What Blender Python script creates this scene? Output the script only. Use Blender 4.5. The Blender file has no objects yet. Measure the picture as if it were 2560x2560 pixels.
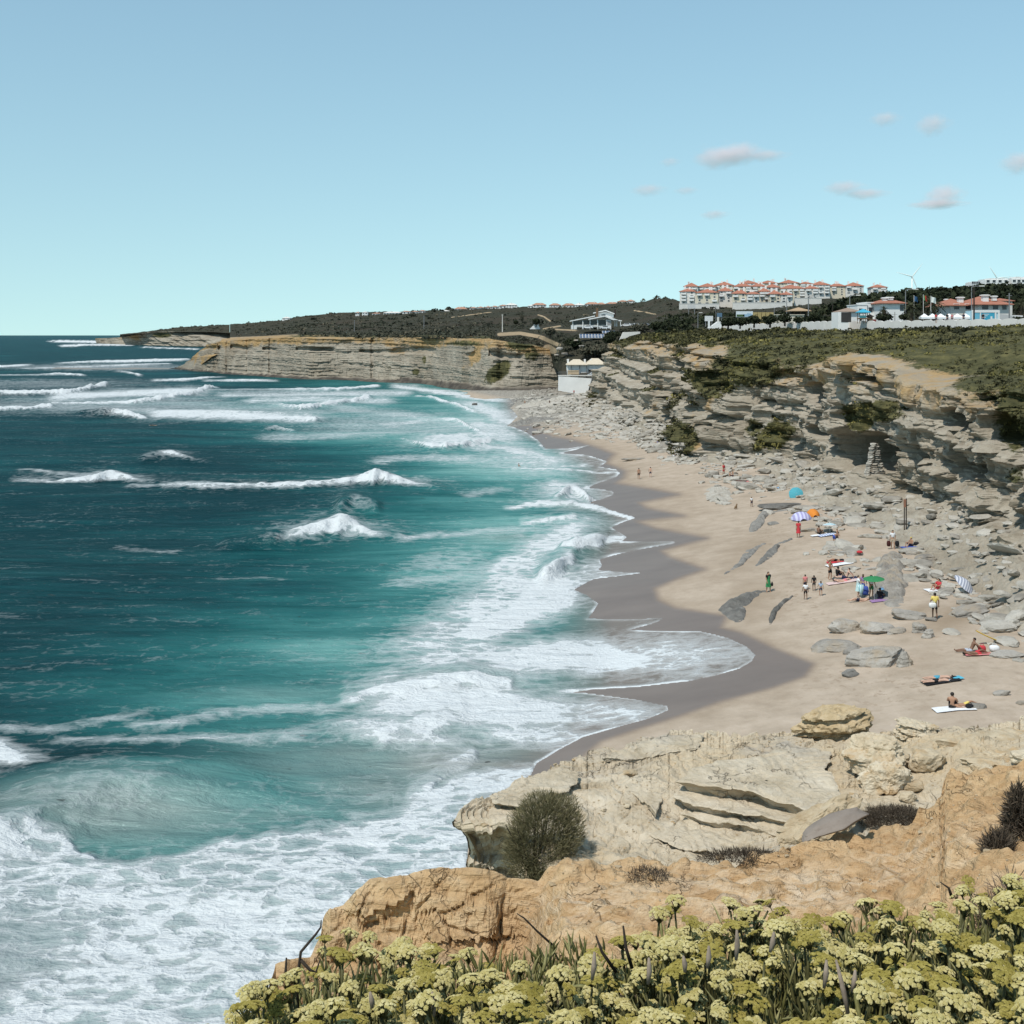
import bpy, bmesh, math, random
import numpy as np
from mathutils import Vector, Matrix
R = math.radians
random.seed(7); rng = np.random.default_rng(7)
sc = bpy.context.scene
col = sc.collection

# ------------------------------------------------------------------ camera
CAMZ, F, HOR, CX = 22.0, 3000.0, 838.0, 1280.0      # eye height, focal length and horizon in photograph pixels (2560 wide)
cam_d = bpy.data.cameras.new('camera'); cam = bpy.data.objects.new('camera', cam_d); col.objects.link(cam)
cam.location = (0, 0, CAMZ); cam.rotation_euler = (R(90), 0, 0)
cam_d.sensor_width = 36; cam_d.lens = 36 * F / 2560; cam_d.shift_y = -(1280 - HOR) / 2560
cam_d.clip_start = .1; cam_d.clip_end = 200000
sc.camera = cam

# ------------------------------------------------------------------ sky, sun, exposure
SUN_EL, SUN_AZ = R(58), math.atan2(-.62, -.78)        # azimuth as atan2(x, y): the sun stands behind the camera on the left
w = bpy.data.worlds.new('World'); sc.world = w; w.use_nodes = True
wn = w.node_tree; wn.nodes.clear()
sky = wn.nodes.new('ShaderNodeTexSky'); sky.sky_type = 'NISHITA'; sky.sun_disc = False
sky.sun_elevation = SUN_EL; sky.sun_rotation = SUN_AZ
sky.air_density = 1.0; sky.dust_density = .25; sky.ozone_density = 1.0; sky.altitude = 0
_tc = wn.nodes.new('ShaderNodeTexCoord'); _mp = wn.nodes.new('ShaderNodeMapping'); _mp.vector_type = 'POINT'
_mp.inputs['Scale'].default_value = (1, 1, .55); _mp.inputs['Location'].default_value = (0, 0, .10)     # clear sea air: no yellow band on the horizon
wn.links.new(_tc.outputs['Generated'], _mp.inputs[0]); wn.links.new(_mp.outputs[0], sky.inputs[0])
tint = wn.nodes.new('ShaderNodeMix'); tint.data_type = 'RGBA'; tint.blend_type = 'MULTIPLY'
tint.inputs[0].default_value = 1.0; tint.inputs[7].default_value = (1.10, 1.22, 1.06, 1)
bg = wn.nodes.new('ShaderNodeBackground'); bg.inputs[1].default_value = .15
wo = wn.nodes.new('ShaderNodeOutputWorld')
wn.links.new(sky.outputs[0], tint.inputs[6]); wn.links.new(tint.outputs[2], bg.inputs[0]); wn.links.new(bg.outputs[0], wo.inputs[0])
sd = bpy.data.lights.new('sun', 'SUN'); sd.energy = 4.6; sd.angle = R(.53); sd.color = (1, .955, .88)
so = bpy.data.objects.new('sun', sd); col.objects.link(so)
_sdir = Vector((math.sin(SUN_AZ) * math.cos(SUN_EL), math.cos(SUN_AZ) * math.cos(SUN_EL), math.sin(SUN_EL)))
so.rotation_euler = _sdir.to_track_quat('Z', 'Y').to_euler(); so.location = (-40, -30, 90)
sc.view_settings.view_transform = 'Standard'; sc.view_settings.look = 'None'
sc.view_settings.exposure = -.2; sc.view_settings.gamma = 1
sc.render.engine = 'CYCLES'
sc.cycles.max_bounces = 8; sc.cycles.diffuse_bounces = 3; sc.cycles.glossy_bounces = 2
sc.cycles.transparent_max_bounces = 12; sc.cycles.volume_bounces = 5
sc.cycles.caustics_reflective = False; sc.cycles.caustics_refractive = False
sc.cycles.use_denoising = True

# ------------------------------------------------------------------ helpers
def at(px, py, z=0.0):                                 # photograph point on the level z -> world
    Y = (CAMZ - z) * F / (py - HOR); return np.array(((px - CX) / F * Y, Y, z))
def atY(px, py, Y):                                    # photograph point at the distance Y -> world
    return np.array(((px - CX) / F * Y, Y, CAMZ - (py - HOR) / F * Y))
def proj(X, Y, Z):
    return CX + X / Y * F, HOR + (CAMZ - Z) / Y * F
def sstep(a, b, x):
    t = np.clip((x - a) / (b - a), 0, 1); return t * t * (3 - 2 * t)
def _hash(ix, iy, iz, seed):
    h = (ix.astype(np.int64) * 374761393 + iy.astype(np.int64) * 668265263 + iz.astype(np.int64) * 2147483647 + seed * 974634777) & 0xffffffff
    h = ((h ^ (h >> 13)) * 1274126177) & 0xffffffff
    h = ((h ^ (h >> 16)) * 2246822519) & 0xffffffff
    return ((h ^ (h >> 15)) & 0xffffff) / float(0x7fffff) - 1.0
def vnoise(x, y, z=0.0, seed=0):
    x, y, z = np.broadcast_arrays(np.asarray(x, float), np.asarray(y, float), np.asarray(z, float))
    ix, iy, iz = np.floor(x), np.floor(y), np.floor(z)
    fx, fy, fz = x - ix, y - iy, z - iz
    fx = fx * fx * fx * (fx * (fx * 6 - 15) + 10); fy = fy * fy * fy * (fy * (fy * 6 - 15) + 10); fz = fz * fz * fz * (fz * (fz * 6 - 15) + 10)
    def L(dz):
        a = _hash(ix, iy, iz + dz, seed); b = _hash(ix + 1, iy, iz + dz, seed)
        c = _hash(ix, iy + 1, iz + dz, seed); d = _hash(ix + 1, iy + 1, iz + dz, seed)
        return (a + (b - a) * fx) * (1 - fy) + (c + (d - c) * fx) * fy
    l0 = L(0)
    if not np.any(fz): return l0
    return l0 * (1 - fz) + L(1) * fz
def fbm(x, y, z=0.0, o=4, seed=0, rough=.5, ridged=False):
    s = 0; a = 1; t = 0
    for k in range(o):
        n = vnoise(np.asarray(x) * 2 ** k + k * 17.3, np.asarray(y) * 2 ** k - k * 9.1, np.asarray(z) * 2 ** k + k * 5.7, seed + k)
        if ridged: n = 1 - 2 * np.abs(n)
        s = s + n * a; t += a; a *= rough
    return s / t
def rnd(i, seed=0):
    i = np.asarray(i); return _hash(i, i * 0 + 3, i * 0 + 7, seed)
def interp(x, xs, ys): return np.interp(x, xs, ys)
def seg_dist(px, py, poly, ax=1.0):                    # distance and position along an open polyline
    P = np.asarray(poly, float)[:, :2].copy(); P[:, 0] *= ax
    x = px * ax; best = np.full(px.shape, 1e18); bt = np.zeros(px.shape)
    for i in range(len(P) - 1):
        a, b = P[i], P[i + 1]; d = b - a; L = max(d @ d, 1e-9)
        t = np.clip(((x - a[0]) * d[0] + (py - a[1]) * d[1]) / L, 0, 1)
        q = (x - a[0] - t * d[0]) ** 2 + (py - a[1] - t * d[1]) ** 2
        m = q < best; best = np.where(m, q, best); bt = np.where(m, i + t, bt)
    return np.sqrt(best), bt
def inside(px, py, poly):
    P = np.asarray(poly, float); r = np.zeros(px.shape, bool); n = len(P)
    for i in range(n):
        x1, y1 = P[i]; x2, y2 = P[(i + 1) % n]
        if y1 == y2: continue
        c = ((y1 > py) != (y2 > py)) & (px < (x2 - x1) * (py - y1) / (y2 - y1) + x1); r ^= c
    return r
def blob(px, py, cx, cy, rx, ry, a=0.0):
    c, s = math.cos(R(a)), math.sin(R(a)); dx, dy = px - cx, py - cy
    u = (dx * c + dy * s) / rx; v = (-dx * s + dy * c) / ry
    return np.exp(-(u * u + v * v))
def mesh(name, V, Fc, attrs=None, smooth=True):
    V = np.asarray(V, np.float32); Fc = np.asarray(Fc, np.int32)
    me = bpy.data.meshes.new(name); nf, k = Fc.shape
    me.vertices.add(len(V)); me.vertices.foreach_set('co', V.ravel())
    me.loops.add(nf * k); me.loops.foreach_set('vertex_index', Fc.ravel())
    me.polygons.add(nf); me.polygons.foreach_set('loop_start', np.arange(nf, dtype=np.int32) * k)
    try: me.polygons.foreach_set('loop_total', np.full(nf, k, np.int32))
    except Exception: pass
    me.polygons.foreach_set('use_smooth', np.full(nf, smooth, bool))
    for an, av in (attrs or {}).items():
        av = np.asarray(av, np.float32)
        if av.ndim == 1:
            A = me.attributes.new(an, 'FLOAT', 'POINT'); A.data.foreach_set('value', av)
        else:
            A = me.attributes.new(an, 'FLOAT_VECTOR', 'POINT'); A.data.foreach_set('vector', av.ravel())
    me.update(); return me
def gridf(n, m, flip=False):                           # n rows, m columns
    i = np.arange(n * m).reshape(n, m)
    q = np.stack((i[:-1, :-1], i[:-1, 1:], i[1:, 1:], i[1:, :-1]), -1).reshape(-1, 4)
    return q[:, ::-1] if flip else q
def obj(name, me, m=None, parent=None, label=None, cat=None, group=None, kind=None):
    o = bpy.data.objects.new(name, me); col.objects.link(o)
    if m is not None and me is not None and not len(me.materials): me.materials.append(m)
    if parent is not None: o.parent = parent
    return tag(o, label, cat, group, kind)
def tag(o, label=None, cat=None, group=None, kind=None):
    if label: o['label'] = label
    if cat: o['category'] = cat
    if group: o['group'] = group
    if kind: o['kind'] = kind
    return o
def empty(name, loc, label=None, cat=None, group=None, rz=0, s=1):
    o = bpy.data.objects.new(name, None); col.objects.link(o); o.location = loc; o.rotation_euler = (0, 0, rz)
    o.scale = (s, s, s); o.empty_display_size = .2
    return tag(o, label, cat, group)
class MB:                                              # collects simple shapes into one mesh
    def __init__(s): s.v = []; s.f = []
    def add(s, v, f):
        n = len(s.v); s.v += [tuple(p) for p in v]; s.f += [tuple(i + n for i in q) for q in f]; return s
    def box(s, x0, x1, y0, y1, z0, z1):
        return s.add([(x, y, z) for z in (z0, z1) for x, y in ((x0, y0), (x1, y0), (x1, y1), (x0, y1))],
                     [(0, 3, 2, 1), (4, 5, 6, 7), (0, 1, 5, 4), (1, 2, 6, 5), (2, 3, 7, 6), (3, 0, 4, 7)])
    def tube(s, pts, rad, n=6, cap=True):
        pts = [Vector(p) for p in pts]; rad = rad if hasattr(rad, '__len__') else [rad] * len(pts)
        base = len(s.v); up = None
        for i, p in enumerate(pts):
            d = (pts[min(i + 1, len(pts) - 1)] - pts[max(i - 1, 0)])
            d = d.normalized() if d.length > 1e-9 else Vector((0, 0, 1))
            if up is None: up = d.orthogonal().normalized()
            up = (up - d * up.dot(d)); up = up.normalized() if up.length > 1e-6 else d.orthogonal().normalized()
            e = d.cross(up)
            for k in range(n):
                a = 2 * math.pi * k / n; s.v.append(tuple(p + (up * math.cos(a) + e * math.sin(a)) * rad[i]))
        for i in range(len(pts) - 1):
            for k in range(n):
                a = base + i * n + k; b = base + i * n + (k + 1) % n; s.f.append((a, b, b + n, a + n))
        if cap:
            s.f.append(tuple(base + k for k in reversed(range(n)))); s.f.append(tuple(base + (len(pts) - 1) * n + k for k in range(n)))
        return s
    def prism(s, poly, y0, y1):                        # (x, z) outline extruded along y
        n = len(poly)
        return s.add([(x, y0, z) for x, z in poly] + [(x, y1, z) for x, z in poly],
                     [tuple(range(n)), tuple(range(2 * n - 1, n - 1, -1))] + [(i, i + n, (i + 1) % n + n, (i + 1) % n) for i in range(n)])
    def slab(s, poly, z0, z1):                         # (x, y) outline extruded along z
        n = len(poly)
        return s.add([(x, y, z0) for x, y in poly] + [(x, y, z1) for x, y in poly],
                     [tuple(reversed(range(n))), tuple(range(n, 2 * n))] + [(i, (i + 1) % n, (i + 1) % n + n, i + n) for i in range(n)])
    def mesh(s, name, smooth=False):
        me = bpy.data.meshes.new(name); me.from_pydata(s.v, [], s.f); me.update()
        if smooth: me.polygons.foreach_set('use_smooth', np.ones(len(me.polygons), bool))
        return me
    def build(s, name, m, parent=None, smooth=False, **k): return obj(name, s.mesh(name, smooth), m, parent, **k)
def copy_tree(o, parent=None, loc=None, rz=None, s=None):
    c = o.copy(); col.objects.link(c); c.parent = parent
    if loc is not None: c.location = loc
    if rz is not None: c.rotation_euler = (0, 0, rz)
    if s is not None: c.scale = (s, s, s) if not hasattr(s, '__len__') else s
    for ch in o.children:
        if ch is not c: copy_tree(ch, c)
    return c

# ------------------------------------------------------------------ material helpers
class NT:
    def __init__(s, name):
        s.m = bpy.data.materials.new(name); s.m.use_nodes = True; s.t = s.m.node_tree; s.t.nodes.clear()
        s.out = s.t.nodes.new('ShaderNodeOutputMaterial'); s._tc = None
    def n(s, ty, ins=None, **kw):
        nd = s.t.nodes.new('ShaderNode' + ty)
        for k, v in kw.items(): setattr(nd, k, v)
        for k, v in (ins or {}).items(): s.set(nd.inputs[k], v)
        return nd
    def set(s, inp, v):
        if isinstance(v, bpy.types.NodeSocket): s.t.links.new(v, inp)
        elif isinstance(v, (tuple, list)):
            inp.default_value = tuple(v) + (1,) if (inp.type == 'RGBA' and len(v) == 3) else tuple(v)
        else: inp.default_value = v
    def pos(s, sx=1, sy=1, sz=1, local=False):
        g = s.n('NewGeometry').outputs['Position'] if not local else s.n('TexCoord').outputs['Object']
        return s.n('Mapping', {0: g, 3: (sx, sy, sz)}).outputs[0]
    def noise(s, scale, detail=4, rough=.55, vec=None, dist=0.0, color=False):
        nd = s.n('TexNoise', {'Scale': scale, 'Detail': detail, 'Roughness': rough, 'Distortion': dist})
        s.set(nd.inputs['Vector'], vec if vec is not None else s.pos())
        return nd.outputs[1 if color else 0]
    def voro(s, scale, vec=None, feat='F1', out=0, rand=1.0):
        nd = s.n('TexVoronoi', {'Scale': scale, 'Randomness': rand}, feature=feat)
        s.set(nd.inputs['Vector'], vec if vec is not None else s.pos()); return nd.outputs[out]
    def attr(s, name): return s.n('Attribute', attribute_name=name).outputs['Fac']
    def ramp(s, fac, stops, mode='LINEAR'):
        nd = s.n('ValToRGB', {0: fac}); nd.color_ramp.interpolation = mode; e = nd.color_ramp.elements
        while len(e) < len(stops): e.new(1)
        for el, (p, c) in zip(e, stops): el.position = p; el.color = (c, c, c, 1) if not hasattr(c, '__len__') else tuple(c) + (1,)
        return nd.outputs[0]
    def mix(s, fac, a, b, mode='MIX'):
        nd = s.n('Mix', data_type='RGBA', blend_type=mode); s.set(nd.inputs[0], fac); s.set(nd.inputs[6], a); s.set(nd.inputs[7], b); return nd.outputs[2]
    def math(s, op, a, b=0.0, c=0.0, clamp=False):
        nd = s.n('Math', operation=op, use_clamp=clamp); s.set(nd.inputs[0], a); s.set(nd.inputs[1], b)
        if op in ('MULTIPLY_ADD', 'SMOOTH_MIN', 'SMOOTH_MAX'): s.set(nd.inputs[2], c)
        return nd.outputs[0]
    def mr(s, v, a, b, c=0.0, d=1.0, smooth=False):
        nd = s.n('MapRange', {0: v, 1: a, 2: b, 3: c, 4: d}, interpolation_type='SMOOTHSTEP' if smooth else 'LINEAR'); return nd.outputs[0]
    def bump(s, h, strength=.5, dist=.1, normal=None):
        nd = s.n('Bump', {'Strength': strength, 'Distance': dist, 'Height': h})
        if normal is not None: s.set(nd.inputs['Normal'], normal)
        return nd.outputs[0]
    def bsdf(s, base, rough=.8, spec=.3, normal=None, metal=0.0, **k):
        nd = s.n('BsdfPrincipled', {'Base Color': base, 'Roughness': rough, 'Specular IOR Level': spec, 'Metallic': metal})
        if normal is not None: s.set(nd.inputs['Normal'], normal)
        for kk, v in k.items(): s.set(nd.inputs[kk.replace('_', ' ')], v)
        return nd.outputs[0]
    def done(s, sh): s.t.links.new(sh, s.out.inputs[0]); return s.m
_mc = {}
def plain(name, c, rough=.7, spec=.3, var=.12, scale=3.0, bump=0.0, metal=0.0):   # a paint, cloth or skin with slight uneven tone
    if name in _mc: return _mc[name]
    t = NT(name); n = t.noise(scale, 3, .6, t.pos(local=True))
    c2 = tuple(max(0, x * (1 - var)) for x in c); c3 = tuple(min(1, x * (1 + var * .5)) for x in c)
    nm = t.bump(t.noise(scale * 6, 2, .5, t.pos(local=True)), bump, .01) if bump else None
    _mc[name] = t.done(t.bsdf(t.ramp(n, [(.3, c2), (.7, c3)]), rough, spec, nm, metal)); return _mc[name]
# ------------------------------------------------------------------ the shore: where water, sand and cliff foot run
def Xshore(Y): return np.interp(Y, [30, 40, 55, 62, 75, 91, 103, 117, 140, 160, 199, 234, 268, 300, 414, 470, 530, 660, 745, 900],
                                [-1.2, -1.6, -2.4, 1.3, 5.5, 6.7, 6.5, 8.6, 12.1, 11.7, 13.2, 9.4, 2.9, 0, -2.5, -20, -49, -160, -215, -215])
def zbeach(X, Y):
    t = (X - Xshore(Y)) / 22.0
    return np.where(t > 0, 3.0 * np.clip(t, 0, 1) + np.clip(t - 1, 0, 2) * .9, np.maximum(t * 1.6, -2.5))
def ground(px, py):                                     # photograph point on the beach -> world
    z = 1.5
    for _ in range(30):
        p = at(px, py, z); z = .5 * z + .5 * float(zbeach(p[0], p[1]))
    return at(px, py, z)
def solve_ground(px, py, zf, n=14):
    z = np.zeros(px.shape)
    for _ in range(n):
        Y = (CAMZ - z) * F / (py - HOR); X = (px - CX) / F * Y
        z = .5 * z + .5 * zf(X, Y)
    Y = (CAMZ - z) * F / (py - HOR); return (px - CX) / F * Y, Y, z
SWASH = [(1295, 1002), (1277, 1019), (1295, 1040), (1273, 1062), (1317, 1081), (1345, 1100), (1361, 1122), (1420, 1121), (1474, 1112), (1440, 1124), (1400, 1133), (1470, 1137),
         (1519, 1153), (1499, 1166), (1540, 1173), (1551, 1183), (1540, 1192), (1500, 1206), (1465, 1219), (1500, 1222), (1534, 1228), (1536, 1236), (1500, 1249), (1472, 1253), (1479, 1266),
         (1530, 1278), (1588, 1294), (1560, 1304), (1529, 1318), (1566, 1342), (1553, 1354), (1610, 1353), (1687, 1352), (1688, 1358), (1620, 1369), (1545, 1385), (1499, 1398),
         (1506, 1413), (1495, 1424), (1560, 1430), (1616, 1430), (1560, 1438), (1485, 1447), (1431, 1472), (1468, 1487), (1496, 1508), (1484, 1528), (1470, 1545), (1560, 1548), (1661, 1544), (1640, 1556), (1570, 1575),
         (1660, 1576), (1754, 1578), (1821, 1594), (1868, 1616), (1889, 1636), (1880, 1652), (1850, 1670), (1790, 1688), (1722, 1702), (1590, 1717), (1460, 1724), (1376, 1728), (1460, 1731),
         (1590, 1748), (1668, 1764), (1672, 1774), (1623, 1795), (1540, 1818), (1457, 1842), (1400, 1872), (1341, 1908), (1328, 1936), (1240, 1985), (1180, 2060), (1160, 2200), (1150, 2400), (1140, 2760)]
WATERPOLY = [(-20000, 839), (1285, 839), (1290, 990)] + SWASH + [(-20000, 2760)]
WETLINE = [(1330, 1066), (1380, 1092), (1432, 1101), (1485, 1118), (1529, 1135), (1512, 1158), (1560, 1178), (1556, 1194), (1536, 1209), (1586, 1217), (1694, 1236), (1640, 1247), (1593, 1256), (1616, 1272), (1706, 1289),
           (1640, 1296), (1586, 1303), (1637, 1322), (1765, 1346), (1700, 1362), (1649, 1376), (1672, 1394), (1757, 1423), (1690, 1446), (1633, 1471), (1643, 1501), (1686, 1521), (1811, 1541), (1800, 1570), (1850, 1582), (1930, 1620), (2030, 1660),
           (2010, 1690), (1930, 1718), (1800, 1752), (1696, 1789), (1590, 1822), (1500, 1852), (1440, 1900)]
WETPOLY = [(1000, 1050)] + WETLINE + [(1300, 2100), (800, 2000)]
# foam: strokes of (px, py, crest height m, broken 0..1), thickness in photo px, strength
BREAK = [
 ([(149, 908, .6, .6), (230, 903, 1.3, 1), (330, 902, 1.4, 1), (466, 899, .7, .8)], 9), ([(-60, 917, .8, 1), (40, 913, .9, 1), (72, 911, .4, .6)], 6), ([(60, 920, .3, .7), (419, 909, .3, .7)], 3.5),
 ([(-40, 938, .3, .5), (100, 937, .4, .6), (150, 935, 1.1, 1), (200, 938, .7, 1)], 5), ([(298, 928, .4, .5), (330, 932, .7, .8), (346, 939, .8, 1)], 4), ([(387, 951, .3, .7), (460, 949, .6, .9), (517, 945, .8, 1), (552, 942, .2, .6)], 4.5),
 ([(522, 951, .3, .6), (640, 950, .6, 1), (690, 951, .3, .6)], 4), ([(-60, 983, 1.2, 1), (60, 983, 1.3, 1), (158, 981, 1.4, 1), (220, 969, 1.6, 1), (265, 960, 1.5, 1)], 9),
 ([(126, 1005, .7, .7), (240, 1004, .9, .9), (326, 1002, 1.1, 1), (400, 994, 1.4, 1), (450, 987, 1.5, 1), (536, 968, 1.2, 1)], 8.5), ([(-60, 1019, 1.0, 1), (60, 1016, 1.2, 1), (126, 1010, .9, 1)], 8),
 ([(200, 1031, 1.0, 0), (262, 1028, 1.9, .5), (300, 1031, 1.9, 1), (340, 1037, 1.7, 1), (359, 1042, .9, 1)], 9), ([(522, 976, .3, .5), (700, 974, .4, .6), (852, 972, .9, 1), (935, 963, .8, 1)], 4.5),
 ([(661, 1009, .4, .5), (764, 1020, 1.3, 1), (830, 1010, 1.5, 1), (915, 993, 1.1, 1)], 9), ([(600, 1036, .2, .5), (700, 1040, .5, .8), (783, 1046, .9, 1)], 5), ([(670, 1070, .9, .3), (690, 1062, 1.0, .7), (733, 1076, .8, .6)], 5),
 ([(1000, 1096, .3, .4), (1060, 1120, .9, .9), (1130, 1122, 1.1, 1), (1190, 1106, 1.0, 1), (1225, 1104, .5, 1)], 10), ([(1050, 987, .6, .8), (1120, 1003, .8, 1), (1184, 1028, .8, 1)], 5), ([(1060, 1048, .3, .5), (1144, 1047, .7, 1), (1198, 1082, .5, .9)], 5),
 ([(40, 1200, .2, .5), (120, 1204, .35, .7), (168, 1204, .6, .85), (230, 1198, 1.0, 1), (282, 1191, 1.3, 1), (318, 1195, 1.05, .9), (336, 1204, .5, .7), (420, 1214, .45, 0), (520, 1220, .2, 0)], 12),
 ([(360, 1150, .7, .3), (392, 1143, 1.0, .2), (415, 1139, 1.1, .9), (446, 1142, .9, .9), (470, 1149, .5, .5), (530, 1162, .3, 0)], 8),
 ([(330, 1224, .3, .4), (480, 1223, .5, .6), (640, 1221, .7, .75), (760, 1218, .9, .85), (850, 1209, .9, .9), (905, 1201, 1.4, 1), (945, 1196, 1.65, 1), (985, 1202, 1.35, 1), (1034, 1214, .6, .8), (1100, 1226, .3, 0)], 12),
 ([(560, 1350, .4, 0), (680, 1338, 1.0, 0), (730, 1330, .9, .7), (790, 1319, 1.3, .95), (845, 1308, 1.75, 1), (885, 1313, 1.5, 1), (922, 1328, .7, .8), (1000, 1336, .3, 0)], 15),
 ([(850, 1268, 1.2, 0), (885, 1256, 1.3, .35), (940, 1272, .9, .1)], 4), ([(1390, 1248, .5, .8), (1415, 1230, 1.1, 1), (1442, 1222, 1.2, 1), (1465, 1245, .8, 1), (1482, 1264, .4, 1)], 13),
 ([(1440, 1262, .4, .9), (1519, 1276, .5, 1), (1584, 1294, .2, 1)], 9), ([(1411, 1372, .8, 1), (1450, 1364, 1.0, 1), (1500, 1352, .9, 1), (1560, 1342, .3, 1)], 14), ([(1360, 1432, .9, 1), (1395, 1412, 1.0, 1), (1430, 1400, .6, 1)], 13),
 ([(1400, 1166, .3, .7), (1470, 1163, .3, .8)], 4), ([(1290, 1178, .3, .8), (1400, 1180, .3, .9), (1540, 1180, .1, .9)], 5), ([(1273, 1272, .2, .7), (1340, 1262, .4, .8), (1430, 1258, .4, .9)], 5), ([(1310, 1312, .2, .7), (1440, 1302, .3, .9)], 6),
 ([(860, 1744, .1, .7), (960, 1716, .35, .9), (1080, 1702, .5, 1), (1160, 1694, .4, 1), (1280, 1704, .15, .8)], 16), ([(820, 1808, .1, .5), (960, 1818, .25, .8), (1080, 1802, .3, .9), (1160, 1780, .1, .7)], 14),
 ([(-200, 2110, 1.2, .3), (0, 2046, .8, .1), (95, 2002, .95, .16), (248, 1956, 1.0, .2), (352, 1940, .95, .2), (455, 1930, .7, .1), (560, 1930, .5, 0), (760, 1960, .0, 0)], 5),
 ([(1030, 1966, .05, .6), (1090, 1925, .16, .8), (1186, 1868, .05, .7)], 7),
]
STREAK = [([(29, 1800), (110, 1806), (265, 1780), (330, 1772)], 12, .44), ([(370, 1800), (530, 1780), (660, 1764), (837, 1763)], 14, .5), ([(190, 1838), (414, 1838), (600, 1838), (775, 1823)], 14, .5), ([(-40, 1850), (25, 1885)], 22, .9), ([(300, 1022), (480, 1030), (700, 1040)], 12, .55),
          ([(60, 1180), (200, 1190)], 3, .5), ([(860, 1022), (1000, 1040), (1150, 1062)], 14, .5), ([(700, 1095), (900, 1085), (1160, 1075)], 12, .5), ([(560, 988), (700, 985), (1000, 982)], 9, .62), ([(150, 992), (300, 985), (480, 978)], 12, .75), ([(400, 1032), (560, 1036), (760, 1044)], 13, .8), ([(640, 1002), (780, 1000), (960, 1004)], 10, .6),
          ([(960, 1060), (1060, 1052)], 10, .6), ([(950, 1150), (1050, 1145), (1250, 1148)], 9, .5), ([(1210, 1120), (1300, 1128), (1380, 1150)], 14, .68), ([(1180, 1010), (1230, 1030), (1280, 1060)], 14, .7), ([(1000, 966), (1150, 985), (1250, 1000)], 7, .75), ([(1180, 1240), (1260, 1226)], 8, .4), ([(1020, 1340), (1200, 1330), (1330, 1325)], 9, .5),
          ([(140, 848 + 5), (360, 856)], 3, .95), ([(190, 862), (330, 862)], 2.2, .95), ([(200, 855), (300, 857)], 2.0, .9), ([(360, 868), (500, 873)], 1.6, .8), ([(160, 864), (190, 864)], 3, .9), ([(1010, 1450), (1130, 1440), (1300, 1400)], 14, .45), ([(560, 1440), (700, 1442)], 5, .25), ([(300, 1360), (420, 1372)], 6, .3)]
FOAMBLOB = [(1620, 1640, 300, 55, 0, .62), (1500, 1785, 200, 42, 0, .60), (1250, 1500, 160, 70, -25, .7), (1120, 1580, 170, 50, -15, .62), (1480, 1440, 90, 40, -20, .55), (820, 1322, 150, 20, 0, .52), (940, 1208, 150, 14, 0, .52), (260, 1196, 120, 10, 0, .48), (430, 1144, 60, 7, 0, .45), (300, 1010, 420, 22, 0, .42), (620, 1030, 300, 20, 0, .45), (1000, 1060, 260, 30, 0, .42), (100, 960, 300, 12, 0, .3), (250, 918, 260, 8, 0, .4), (1350, 1490, 140, 60, -20, 0.9), (1240, 1560, 130, 45, -15, 0.86), (1430, 1640, 330, 48, 0, 0.84), (1150, 1640, 190, 42, -5, 0.66), (1250, 1760, 260, 60, 8, 0.86), (1060, 1760, 150, 60, -10, 0.81), (1000, 1830, 190, 30, 5, 0.66), (1350, 1830, 210, 45, 10, 0.6),
            (1400, 1350, 120, 40, -20, 0.72), (1420, 1230, 90, 30, 0, 0.63), (1330, 1150, 130, 40, 10, 0.56), (1240, 1080, 90, 30, 20, 0.63), (1290, 1420, 110, 40, -20, 0.68), (1150, 1105, 120, 22, 0, 0.68), (1140, 1400, 120, 30, -10, 0.36),
            (400, 2330, 420, 120, 0, 0.64), (900, 2120, 300, 110, -8, 0.72), (700, 2250, 350, 130, 0, 0.7), (350, 2160, 420, 50, 0, 0.7), (1050, 2050, 130, 60, -20, 0.7), (150, 2190, 240, 60, 0, 0.68), (500, 2540, 500, 100, 0, 0.64), (60, 2090, 110, 35, -10, 0.66)]
rows = np.concatenate((np.geomspace(.5, 12, 22)[:-1], np.arange(12, 300, 1.6), np.arange(300, 1300, 2.7), np.arange(1300, 1960, 4.0)))
cols = np.concatenate((-np.geomspace(60, 20000, 40)[::-1], np.arange(-56, 1960, 4.0), np.arange(1960, 2900, 40.0)))
PX, PYd = np.meshgrid(cols, rows); PY = PYd + HOR
ins = inside(PX, PY, WATERPOLY); dsw, _ = seg_dist(PX, PY, SWASH, .6)
nrx = np.clip(sstep(1100, 1250, PX), 0, 1) * sstep(995, 1010, PY)
sgn = np.where(ins, dsw, -dsw); sgn = np.where(PY < 1000, 60.0, sgn)
zsea = lambda X, Y: np.where(Y < 420, np.maximum(0, zbeach(X, Y) + .025), 0.0)
X, Y, Z = solve_ground(PX, PY, zsea)
shallow = Z > .01
foam = np.zeros(PX.shape); turb = np.zeros(PX.shape); sandy = np.zeros(PX.shape); dz = np.zeros(PX.shape); lump = np.zeros(PX.shape)
jx = vnoise(X * .12, Y * .05, seed=3) * 14; jy = (vnoise(X * .35, Y * .12, seed=4) + .6 * vnoise(X * 1.1, Y * .35, seed=5)) * 3.2 * np.clip((PY - 838) / 240, .3, 1.6)
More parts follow.
